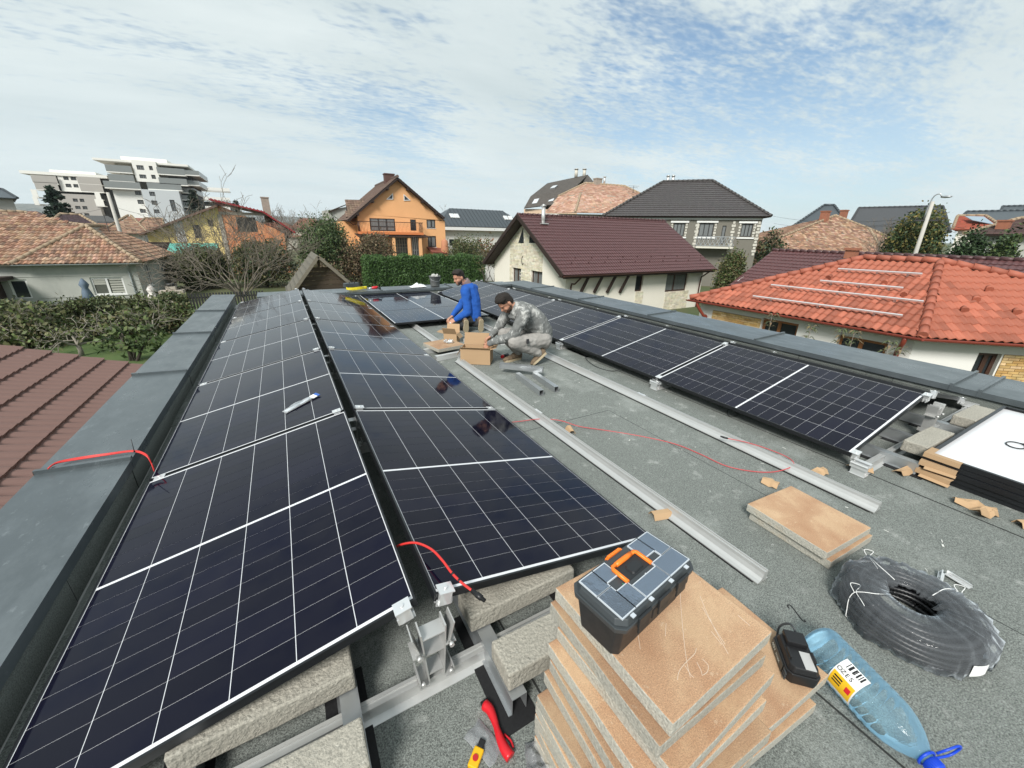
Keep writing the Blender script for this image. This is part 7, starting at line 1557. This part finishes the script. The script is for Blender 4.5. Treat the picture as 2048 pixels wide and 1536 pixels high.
# conifers
def conifer(name, label, base, h, r, n, pal, size):
    root = empty(name, base, 0, label, 'conifer'); m = MB(); m.tube([(0, 0, 0), (0, 0, h)], [.25, .03], 6); m.build('trunk', M_barkd, root)
    P = []; tier = 0; z = h*.10
    bm = MB()
    while z < h*.99:
        f = 1-z/h; rr = r*(f**.8)*random.uniform(.85, 1.12)+.15; k = max(4, int(9*f+4))
        for i in range(k):
            a = random.uniform(0, 6.28); L = rr*random.uniform(.7, 1.1); bm.tube([(0, 0, z), (math.cos(a)*L*.6, math.sin(a)*L*.6, z-.12*L), (math.cos(a)*L, math.sin(a)*L, z-.05*L)], [.04, .03, .01], 3, caps=False)
            nn = int(n/ (h/.55*9)); t = RNG.random(nn)**.6; P.append(np.stack([np.cos(a)*L*t, np.sin(a)*L*t, z-.14*L*t+RNG.normal(size=nn)*.08], 1)+RNG.normal(size=(nn, 3))*[.16*L/ r+.1, .16*L/r+.1, .06])
        z += .5
    bm.build('limbs', M_barkd, root); link('crown', leaf_mesh(np.concatenate(P), size, pal, 'crown', .0), root)['kind'] = 'stuff'
p = atd(122, 435, 88); tp = atd(113, 374, 88); conifer('spruce_tree', 'dark blue green spruce in front of the left apartment block', (p.x, p.y, G), tp.z-G, 3.9, 9000, [(.014, .030, .020), (.02, .04, .026), (.028, .05, .03)], .5)
p = atd(395, 430, 95); tp = atd(395, 376, 95); conifer('pine_tree', 'dark conifer between the taller apartment block and the red roof', (p.x, p.y, G), tp.z-G, 3.0, 6000, [(.018, .03, .02), (.026, .04, .026)], .5)
p = atd(474, 420, 110); tp = atd(474, 398, 110); conifer('pine_tree', 'small far conifer top above the red roof', (p.x, p.y, G), tp.z-G, 2.4, 4000, [(.018, .03, .02), (.03, .04, .026)], .5)
# garden furniture on the left
def parasol(label, u, v0, v1, y, mtl, r):
    b = P2(u, v1, y); t = aty(u, v0, y); h = t.z-G; root = empty('folded_parasol', (b.x, y, G), 0, label, 'parasol'); m = MB(); m.tube([(0, 0, 0), (0, 0, h)], .025, 6); m.build('pole', M_wfw, root)
    m = MB(); prof = [(.03, h+.05), (r*.7, h-.18), (r, h-.35), (r*.62, h-.55), (r*.85, h*.62), (r*1.25, h*.42), (r*1.0, h*.36)]; n = 14
    for k in range(n):
        a = 6.283*k/n
        for rr, z in prof: q = rr*(1+.28*(k % 2)); m.v.append((q*math.cos(a), q*math.sin(a), z))
    for k in range(n):
        k2 = (k+1) % n
        for j in range(len(prof)-1): m.f.append((k*7+j, k2*7+j, k2*7+j+1, k*7+j+1)); m.mi.append(0); m.tint.append(None); m.sm.append(True)
    m.build('folded_canopy', mtl, root)
parasol('folded white parasol beside the grey house corner', 316, 570, 625, 35, mat('parasol_white', (.62, .58, .55), .9), .22)
parasol('folded blue grey parasol in front of the grey house window', 182, 558, 610, 36, mat('parasol_blue', (.12, .16, .21), .9), .2)
gb = P2(352, 610, 37.5); gt = aty(349, 568, 37.5); root = empty('garden_grill', (gb.x, 37.5, G), 0, 'pale stone garden grill chimney beside the white parasol', 'garden grill'); h = gt.z-G
m = MB(); m.box(-.7, .7, -.4, .4, 0, .9); m.box(-.45, .45, -.3, .3, .91, h*.6); m.box(-.28, .28, -.24, .24, h*.6+.001, h-.15); m.build('stonework', mat('grill_stone', (.45, .40, .34), .95, var=.15), root); m = MB(); m.tube([(0, -.0, h-.149), (0, 0, h+.05)], [.24, .24], 10); m.build('chimney_pot', M_wfd, root)
hv = empty('garden_fence', (-3.4, 30, G), 0, 'dark garden fence beyond the corner of the left parapet', 'fence')
for k in range(26): x = -1.8+k*.15; m = MB(); m.box(x, x+.09, 0, .03, .05, 1.5); m.build('slat', M_wfd, hv)
m = MB(); m.box(-1.8, 2.1, .031, .07, .35, .43); m.box(-1.8, 2.1, .031, .07, 1.2, 1.28); m.build('rail', M_wfd, hv)
for k, (u, v, y) in enumerate(((110, 620, 33.0), (150, 622, 33.0), (285, 628, 33.0), (300, 660, 31.5))):
    p = aty(u, v, y); m = MB(); m.box(-.6, .6, -.03, .03, -.28, .28); root = empty('white_board', (p.x, y, p.z), 0, f'white garden board behind the hedge, {["first","second","third","fourth"][k]} from the left', 'board', 'white boards behind the hedge'); m.build('panel', M_wfw, root); m = MB(); m.bar((-.5, 0, -.28), (-.5, 0, G-p.z), .05); m.bar((.5, 0, -.28), (.5, 0, G-p.z), .05); m.build('post', M_wfw, root)
# pale building behind saplings
hp = H('pale_outbuilding', 'low pale outbuilding between the hedge and the cream house', (20, 46, G), 'outbuilding'); a = aty(962, 525, 42); b = aty(1010, 525, 42); facade(hp, (a.x, 42), (b.x+3, 42), G, aty(980, 521, 42).z, [], M_whiter); slab(hp, [(a.x-.3, 41.6, aty(980, 521, 42).z), (b.x+3, 41.6, aty(980, 521, 42).z), (b.x+3, 46, aty(980, 521, 42).z+.6), (a.x-.3, 46, aty(980, 521, 42).z+.6)], .1, M_alud)
# far neighbourhood filling the gaps down to the horizon
def far_town():
    m = MB(); rng = random.Random(4)
    for _ in range(900):
        y = rng.uniform(110, 700); x = rng.uniform(-.75, 2.2)*y*.9
        if math.hypot(x, y) < 115: continue
        w, d, h = rng.uniform(7, 14), rng.uniform(7, 12), rng.uniform(3, 5.5); z = G+h
        tw_ = jit(rng.choice([(.5, .48, .43), (.4, .37, .33), (.55, .5, .42)]), .1); tr_ = jit(rng.choice([(.22, .10, .07), (.12, .07, .06), (.09, .09, .09), (.26, .15, .11)]), .15)
        m.add([(x, y, G), (x+w, y, G), (x+w, y+d, G), (x, y+d, G), (x, y, z), (x+w, y, z), (x+w, y+d, z), (x, y+d, z)], [(0, 1, 5, 4), (1, 2, 6, 5), (3, 0, 4, 7)], 0, tw_)
        r = z+rng.uniform(1.8, 3.2); o = .5; m.add([(x-o, y-o, z), (x+w+o, y-o, z), (x+w+o, y+d+o, z), (x-o, y+d+o, z), (x+w*.3, y+d/2, r), (x+w*.7, y+d/2, r)], [(0, 1, 5, 4), (1, 2, 5), (2, 3, 4, 5), (3, 0, 4)], 0, tr_)
    tag(m.build('far_rooftops', attr_mat('far_house', .9)), 'mass of distant rooftops along the horizon', 'rooftops', kind='stuff')
    P = []; 
    for _ in range(520):
        y = rng.uniform(75, 600); x = rng.uniform(-.75, 2.2)*y*.9
        if math.hypot(x, y) < 85: continue
        r = rng.uniform(1.6, 3.5); q = RNG.normal(size=(130, 3)); q /= np.linalg.norm(q, axis=1)[:, None]; q *= RNG.random((130, 1))**.35; P.append(q*[r, r, r*.9]+[x, y, G+r*.8])
    o = link('far_trees', leaf_mesh(np.concatenate(P), 1.1, OLIVE+DGREEN+RUST, 'far_trees', .2)); tag(o, 'mass of distant garden trees between the rooftops', 'trees', kind='stuff')
far_town()
HAZE = .00016
# ================================================================== air
m = MB(); m.box(-1850, 1850, -1850, 1850, G-1.0, 72)
hzm = bpy.data.materials.new('haze_air'); hzm.use_nodes = True; _n = hzm.node_tree.nodes; _n.remove(_n['Principled BSDF']); _v = _n.new('ShaderNodeVolumePrincipled'); _v.inputs['Color'].default_value = (.80, .88, .94, 1); _v.inputs['Density'].default_value = HAZE; hzm.node_tree.links.new(_v.outputs[0], _n['Material Output'].inputs['Volume'])
hz_o = m.build('haze', hzm); tag(hz_o, 'thin pale haze filling the air over the whole neighbourhood', 'haze', kind='stuff')
# ================================================================== people
TRASH = []
def remeshed(mb, name, mtl, parent, voxel=.011, it=6, fac=.5, disp=0.0, dsc=22):
    me = mb.mesh(name, mtl); tmp = bpy.data.objects.new('tmp', me); TS.collection.objects.link(tmp)
    r = tmp.modifiers.new('r', 'REMESH'); r.mode = 'VOXEL'; r.voxel_size = voxel; s = tmp.modifiers.new('s', 'SMOOTH'); s.factor = fac; s.iterations = it
    TS.view_layers[0].update(); dg = TS.view_layers[0].depsgraph; me2 = bpy.data.meshes.new_from_object(tmp.evaluated_get(dg)); TS.collection.objects.unlink(tmp); TRASH.append(tmp)
    if disp:
        me2.update()
        nv = len(me2.vertices); co = np.zeros(nv*3, np.float32); no = np.zeros(nv*3, np.float32); me2.vertices.foreach_get('co', co); me2.vertex_normals.foreach_get('vector', no)
        co = co.reshape(-1, 3); no = no.reshape(-1, 3); f = np.array([mnoise.noise((q[0]*dsc, q[1]*dsc, q[2]*dsc*1.4))+.5*mnoise.noise((q[0]*dsc*2.3, q[1]*dsc*2.3, q[2]*dsc*2.3)) for q in co.tolist()])
        me2.vertices.foreach_set('co', (co+no*(disp*f)[:, None]).astype(np.float32).ravel())
    me2.polygons.foreach_set('use_smooth', [True]*len(me2.polygons)); me2.materials.clear()
    for m_ in (mtl if isinstance(mtl, (list, tuple)) else [mtl]): me2.materials.append(m_)
    return link(name, me2, parent)
def capsule(m, p, q, r1, r2, e=0.0):
    p = Vector(p); q = Vector(q); m.tube([p, p.lerp(q, .5), q], [r1+e, (r1+r2)/2+e, r2+e], 12); m.ell(p, (r1+e,)*3, 10, 6); m.ell(q, (r2+e,)*3, 10, 6)
def chain(m, pts, e=0.0):
    for (p, r1), (q, r2) in zip(pts, pts[1:]): capsule(m, p, q, r1, r2, e)
def frame(c, fwd, up):
    f = Vector(fwd).normalized(); u = Vector(up); x = f.cross(u).normalized(); u = x.cross(f)
    return Matrix(((x.x, f.x, u.x, c[0]), (x.y, f.y, u.y, c[1]), (x.z, f.z, u.z, c[2]), (0, 0, 0, 1)))
def el(m, M4, c, r, seg=14, rings=10): m.ell(M4 @ Vector(c), r, seg, rings, 0, M4.to_3x3())
def head(m, M4):
    el(m, M4, (0, -.005, .035), (.073, .092, .085)); el(m, M4, (0, .02, -.03), (.060, .072, .078)); el(m, M4, (0, .055, -.085), (.036, .030, .026))
    el(m, M4, (0, .092, -.022), (.013, .022, .020), 8, 6); el(m, M4, (0, .083, .0), (.009, .016, .026), 8, 6); el(m, M4, (0, .075, .026), (.048, .016, .010), 10, 6)
    for s in (-1, 1): el(m, M4, (s*.074, -.008, -.012), (.010, .020, .032), 8, 6); el(m, M4, (s*.036, .060, -.03), (.022, .020, .022), 8, 6)
    el(m, M4, (0, .083, -.060), (.024, .010, .006), 8, 6); el(m, M4, (0, .081, -.070), (.020, .010, .006), 8, 6)
def hand(m, wrist, d, n, curl=.5, s=1.0):
    """palm plus five unequal bent fingers; d along the hand, n = back of the hand"""
    w = Vector(wrist); d = Vector(d).normalized(); n = Vector(n); x = d.cross(n).normalized(); n = x.cross(d)
    for o in (-.03, -.01, .01, .03): capsule(m, w+d*.01+x*o*.7*s, w+d*.085*s+x*o*s, .014*s, .0125*s)
    for o, L in ((-.033, .060), (-.011, .078), (.011, .084), (.033, .074)):
        a = w+d*.088*s+x*o*s; b = a+(d*math.cos(curl)-n*math.sin(curl))*L*.5*s; c = b+(d*math.cos(curl*2.2)-n*math.sin(curl*2.2))*L*.5*s; capsule(m, a, b, .0098*s, .0088*s); capsule(m, b, c, .0088*s, .0075*s)
    a = w+d*.025*s+x*.035*s; b = a+(d*.6+x*.7-n*.3).normalized()*.04*s; c = b+(d*.85+x*.15-n*.5).normalized()*.034*s; capsule(m, a, b, .0125*s, .0105*s); capsule(m, b, c, .0105*s, .009*s)
M_skin = mat('skin', (.46, .235, .155), .5, var=.10, vs_=14, spec=.4, stains=[(9, .55, .7, (.52, .20, .13), .4)]); M_hair = mat('dark_hair', (.016, .011, .008), .65, bump=.8, bs=160, var=.3, vs_=40); M_beard = mat('beard_stubble', (.075, .042, .028), .8, bump=.6, bs=200)
M_eye = mat('eye_dark', (.02, .015, .012), .2)
def hair(root, M4, o, cut=.012):
    h = MB(); el(h, M4, (0, -.012, .039), (.0775, .0935, .0865)); el(h, M4, (0, -.042, -.005), (.069, .058, .066)); el(h, M4, (0, .045, .098), (.052, .045, .03)); el(h, M4, (-.045, .01, .085), (.04, .06, .04)); el(h, M4, (.045, .0, .088), (.04, .06, .04))
    ob = remeshed(h, 'hair', M_hair, root, .007, 3, .5, .0055, 75)
    # trim the hair line off the face and neck
    me = ob.data; bm = bmesh.new(); bm.from_mesh(me); inv = M4.inverted(); kill = []
    for f in bm.faces:
        p = inv @ (f.calc_center_median()+o)
        if (p.y > .055+.02*math.sin(p.x*60) and p.z < .070) or p.z < -.05 or (p.y > .010 and p.z < .030+.5*max(0, p.y-.03)) or (p.y > -.03 and p.z < -.0) : kill.append(f)
    bmesh.ops.delete(bm, geom=kill, context='FACES'); bm.to_mesh(me); bm.free(); return ob
def beard(root, M4, o):
    h = MB(); el(h, M4, (0, .022, -.050), (.0615, .064, .055)); el(h, M4, (0, .056, -.086), (.038, .031, .027)); ob = remeshed(h, 'beard', M_beard, root, .008, 3, .5, .003, 60); me = ob.data; bm = bmesh.new(); bm.from_mesh(me); inv = M4.inverted(); kill = []
    for f in bm.faces:
        p = inv @ (f.calc_center_median()+o)
        if p.z > -.045+max(0, -(p.y-.04))*1.2 or p.y < -.005: kill.append(f)
    bmesh.ops.delete(bm, geom=kill, context='FACES'); bm.to_mesh(me); bm.free()
def shoe(root, toe, heel, up, mtl, sole, w=.046, name='shoe'):
    toe = Vector(toe); heel = Vector(heel); d = (toe-heel).normalized(); u = Vector(up); x = d.cross(u).normalized(); u = x.cross(d); L = (toe-heel).length
    m = MB()
    for t, r, hh in ((.08, .036, .055), (.25, .038, .062), (.45, .040, .052), (.65, .044, .038), (.85, .040, .030), (.96, .030, .024)):
        M4 = Matrix(((x.x, d.x, u.x, 0), (x.y, d.y, u.y, 0), (x.z, d.z, u.z, 0), (0, 0, 0, 1))); m.ell(heel+d*L*t+u*hh*.75, (r, L*.17, hh), 10, 8, 0, M4.to_3x3())
    m.ell(heel+d*L*.16+u*.095, (.038, .045, .045), 10, 8, 0, M4.to_3x3())
    s = remeshed(m, name, mtl, root, .009, 4, .5, .002, 40); k = MB(); P = []
    for t, r in ((0, .022), (.08, .034), (.3, .036), (.55, .042), (.78, .044), (.94, .034), (1.03, .012)): P.append((t, r))
    V = []; ring = [(t, r) for t, r in P]+[(t, -r) for t, r in reversed(P)]; n = len(ring)
    for z in (-.012, .014): V += [heel+d*L*t+x*r+u*z for t, r in ring]
    k.add(V, [(i, (i+1) % n, n+(i+1) % n, n+i) for i in range(n)]+[tuple(reversed(range(n))), tuple(range(n, 2*n))]); o = k.build('sole', sole, s)
    lc = MB()
    for t in (.42, .50, .58, .66): c = heel+d*L*t+u*(.088-.055*(t-.4)/.26*.9); lc.bar(c-x*.022, c+x*.022, .005, .004)
    lc.build('laces', mat('shoe_lace', (.3, .26, .2), .8), s)
M_dust = mat('dusty_hoodie', (.155, .16, .155), .95, var=.15, vs_=12, bump=.35, bs=60, stains=[(9, .53, .62, (.60, .60, .57), .72), (24, .57, .66, (.66, .66, .63), .55)], stretch=(1, 1, .55))
M_blue = mat('blue_fleece', (.014, .085, .36), .95, var=.2, vs_=9, bump=.6, bs=60, stains=[(7, .55, .75, (.03, .13, .45), .5)])
M_gpant = mat('grey_work_trousers', (.30, .285, .265), .95, var=.2, vs_=9, bump=.35, bs=50, stains=[(6, .55, .7, (.46, .44, .41), .6)]); M_dpant = mat('dark_work_trousers', (.035, .036, .038), .95, var=.3, vs_=9, bump=.35, bs=50)
M_shoe = mat('brown_boot', (.16, .115, .075), .85, var=.25, vs_=20, bump=.4, bs=60); M_sole = mat('tan_sole', (.40, .33, .22), .85, var=.15, vs_=20)
def person_hoodie():
    base = Vector((2.5, 4.05, 0)); root = empty('person', base, 0, 'man in dusty grey hoodie and grey work trousers squatting, reaching into a cardboard box', 'person'); o = base
    V = lambda *p: Vector(p)-o
    neck = V(2.335, 4.08, .715); hc_ = V(2.205, 4.075, .772); M4 = frame(hc_, (-.66, -.04, -.75), (-.75, 0, .66))
    shN, shF = V(2.36, 3.905, .655), V(2.37, 4.26, .665); elN, elF = V(2.225, 3.93, .40), V(2.25, 4.34, .42); wrN, wrF = V(2.045, 4.22, .265), V(2.135, 4.33, .325)
    spine = [(V(2.36, 4.085, .66), .125), (V(2.50, 4.075, .60), .150), (V(2.62, 4.06, .50), .155), (V(2.70, 4.05, .37), .150), (V(2.71, 4.05, .30), .140)]
    hipN, hipF = V(2.68, 3.955, .30), V(2.68, 4.145, .30); knN, knF = V(2.225, 3.905, .335), V(2.25, 4.20, .37); anN, anF = V(2.605, 3.925, .145), V(2.475, 4.21, .10)
    b = MB(); head(b, M4); capsule(b, neck, hc_+Vector((.01, 0, -.03)), .056, .052); chain(b, [(p, r-.03) for p, r in spine])
    for s, e_, w_ in ((shN, elN, wrN), (shF, elF, wrF)): chain(b, [(neck+Vector((.03, 0, -.04)), .05), (s, .05), (e_, .04), (w_, .028)])
    for h_, k_, a_ in ((hipN, knN, anN), (hipF, knF, anF)): chain(b, [(h_, .075), (k_, .05), (a_, .036)])
    hand(b, wrN, (-.35, .35, -.85), (-.6, -.5, .4), .5, .85); hand(b, wrF, (-.80, .05, -.40), (-.4, .2, .85), .7, .82)
    remeshed(b, 'body', M_skin, root, .0075, 3)
    hair(root, M4, Vector((0, 0, 0))); beard(root, M4, Vector((0, 0, 0)))
    for s in (-1, 1): e = MB(); el(e, M4, (s*.031, .079, .008), (.010, .006, .005), 8, 6); e.build('eye', M_eye, root)
    j = MB(); chain(j, spine); capsule(j, neck+Vector((.02, 0, -.02)), neck, .085, .068); j.ell(neck+Vector((.085, 0, .0)), (.075, .11, .06), 12, 8)
    chain(j, [(shN, .080), (shF, .080)])
    for s, e_, w_ in ((shN, elN, wrN), (shF, elF, wrF)): chain(j, [(s, .084), (s.lerp(e_, .5), .068), (e_, .062), (e_.lerp(w_, .55), .052), (w_+(e_-w_)*.08, .042)])
    remeshed(j, 'hoodie', M_dust, root, .010, 5, .5, .011, 15)
    bt = MB(); bt.ell(V(2.70, 4.05, .30), (.15, .165, .05), 18, 8); remeshed(bt, 'dark_shirt_hem', M_dpant, root, .01, 4)
    t = MB(); t.ell(V(2.69, 4.05, .255), (.135, .16, .11), 16, 10)
    for h_, k_, a_ in ((hipN, knN, anN), (hipF, knF, anF)): chain(t, [(h_, .105), (h_.lerp(k_, .55), .092), (k_, .076), (k_.lerp(a_, .45), .070), (a_+(k_-a_)*.06, .056)])
    tr = remeshed(t, 'trousers', M_gpant, root, .010, 5, .5, .006, 19)
    kp = MB(); kp.box(knN.x+.12, knN.x+.15, knN.y-.098, knN.y-.085, knN.z-.01, knN.z+.045); kp.build('knee_badge', M_dpant, tr)
    shoe(root, V(2.515, 3.925, .016), V(2.685, 3.905, .15), (.45, 0, .6), M_shoe, M_sole); shoe(root, V(2.265, 4.20, .014), V(2.515, 4.225, .016), (0, 0, 1), M_shoe, M_sole)
person_hoodie()
def person_blue():
    base = Vector((2.55, 6.0, 0)); root = empty('person', base, 0, 'man in bright blue fleece and dark trousers kneeling on the felt with shoe soles showing', 'person'); o = base
    V = lambda *p: Vector(p)-o
    neck = V(2.525, 6.07, .765); hc_ = V(2.425, 6.06, .862); M4 = frame(hc_, (-.88, -.18, -.36), (-.30, 0, .95))
    shL, shR = V(2.475, 5.94, .655), V(2.71, 6.14, .665); elL, elR = V(2.475, 5.86, .335), V(2.56, 6.30, .40); wrL, wrR = V(2.285, 5.93, .215), V(2.35, 6.22, .22)
    spine = [(V(2.585, 6.04, .655), .130), (V(2.615, 6.03, .53), .150), (V(2.62, 6.00, .38), .145), (V(2.61, 5.97, .25), .145)]
    hL, hR = V(2.53, 5.94, .22), V(2.69, 6.03, .22); kL, kR = V(2.33, 6.24, .085), V(2.50, 6.36, .085); aL, aR = V(2.43, 5.885, .135), V(2.66, 5.84, .14)
    b = MB(); head(b, M4); capsule(b, neck, hc_+Vector((.015, 0, -.04)), .058, .054); chain(b, [(p, r-.03) for p, r in spine])
    for s, e_, w_ in ((shL, elL, wrL), (shR, elR, wrR)): chain(b, [(neck+Vector((.03, 0, -.06)), .05), (s, .05), (e_, .04), (w_, .028)])
    for h_, k_, a_ in ((hL, kL, aL), (hR, kR, aR)): chain(b, [(h_, .075), (k_, .05), (a_, .036)])
    hand(b, wrL, (-.85, .1, -.35), (-.2, -.6, .75), .55, .9); hand(b, wrR, (-.85, -.2, -.4), (-.3, .2, .9), .55)
    remeshed(b, 'body', M_skin, root, .0075, 3); hair(root, M4, Vector()); beard(root, M4, Vector())
    for s in (-1, 1): e = MB(); el(e, M4, (s*.031, .079, .008), (.010, .006, .005), 8, 6); e.build('eye', M_eye, root)
    j = MB(); chain(j, spine); chain(j, [(shL, .078), (neck+Vector((.03, -.01, -.075)), .088), (shR, .078)])
    for s, e_, w_ in ((shL, elL, wrL), (shR, elR, wrR)): chain(j, [(s, .082), (s.lerp(e_, .5), .070), (e_, .066), (e_.lerp(w_, .55), .054), (w_+(e_-w_)*.08, .044)])
    remeshed(j, 'fleece', M_blue, root, .010, 5, .5, .008, 10)
    c = MB(); c.tube([neck+Vector((.05, .0, -.05)), neck+Vector((.03, 0, .0)), neck+Vector((-.005, 0, .045))], [.088, .078, .070], 16); remeshed(c, 'collar', mat('mauve_collar', (.20, .15, .155), .95, bump=.3, bs=60), root, .009, 3)
    t = MB(); t.ell(V(2.61, 5.98, .215), (.14, .15, .11), 16, 10)
    for h_, k_, a_ in ((hL, kL, aL), (hR, kR, aR)): chain(t, [(h_, .100), (h_.lerp(k_, .55), .092), (k_, .076)]); chain(t, [(k_, .072), (k_.lerp(a_, .5), .068), (a_, .056)])
    remeshed(t, 'trousers', M_dpant, root, .010, 5, .5, .006, 19)
    shoe(root, V(2.435, 5.855, .012), V(2.425, 5.80, .225), (0, .97, .2), M_shoe, M_sole); shoe(root, V(2.675, 5.80, .012), V(2.665, 5.745, .225), (0, .97, .2), M_shoe, M_sole)
    k = MB(); k.tube([V(2.19, 5.92, .165), V(2.215, 5.94, .175)], .016, 8); k.build('held_clip', M_clamp, root)
person_blue()
bpy.data.batch_remove(TRASH); bpy.data.scenes.remove(TS)
p = Vector((2.30, 4.42, .035)); rt = empty('impact_driver', (2.33, 4.34, .006), R(20), 'small red and black tool lying in front of the squatting man', 'power tool'); m = MB(); m.tube([(-.02, 0, .03), (.07, 0, .03)], [.022, .026], 8); m.build('grip', M_blk, rt); m = MB(); m.tube([(-.05, 0, .03), (-.019, 0, .03)], [.02, .026], 8); m.build('collar', mat('red_plastic'), rt)
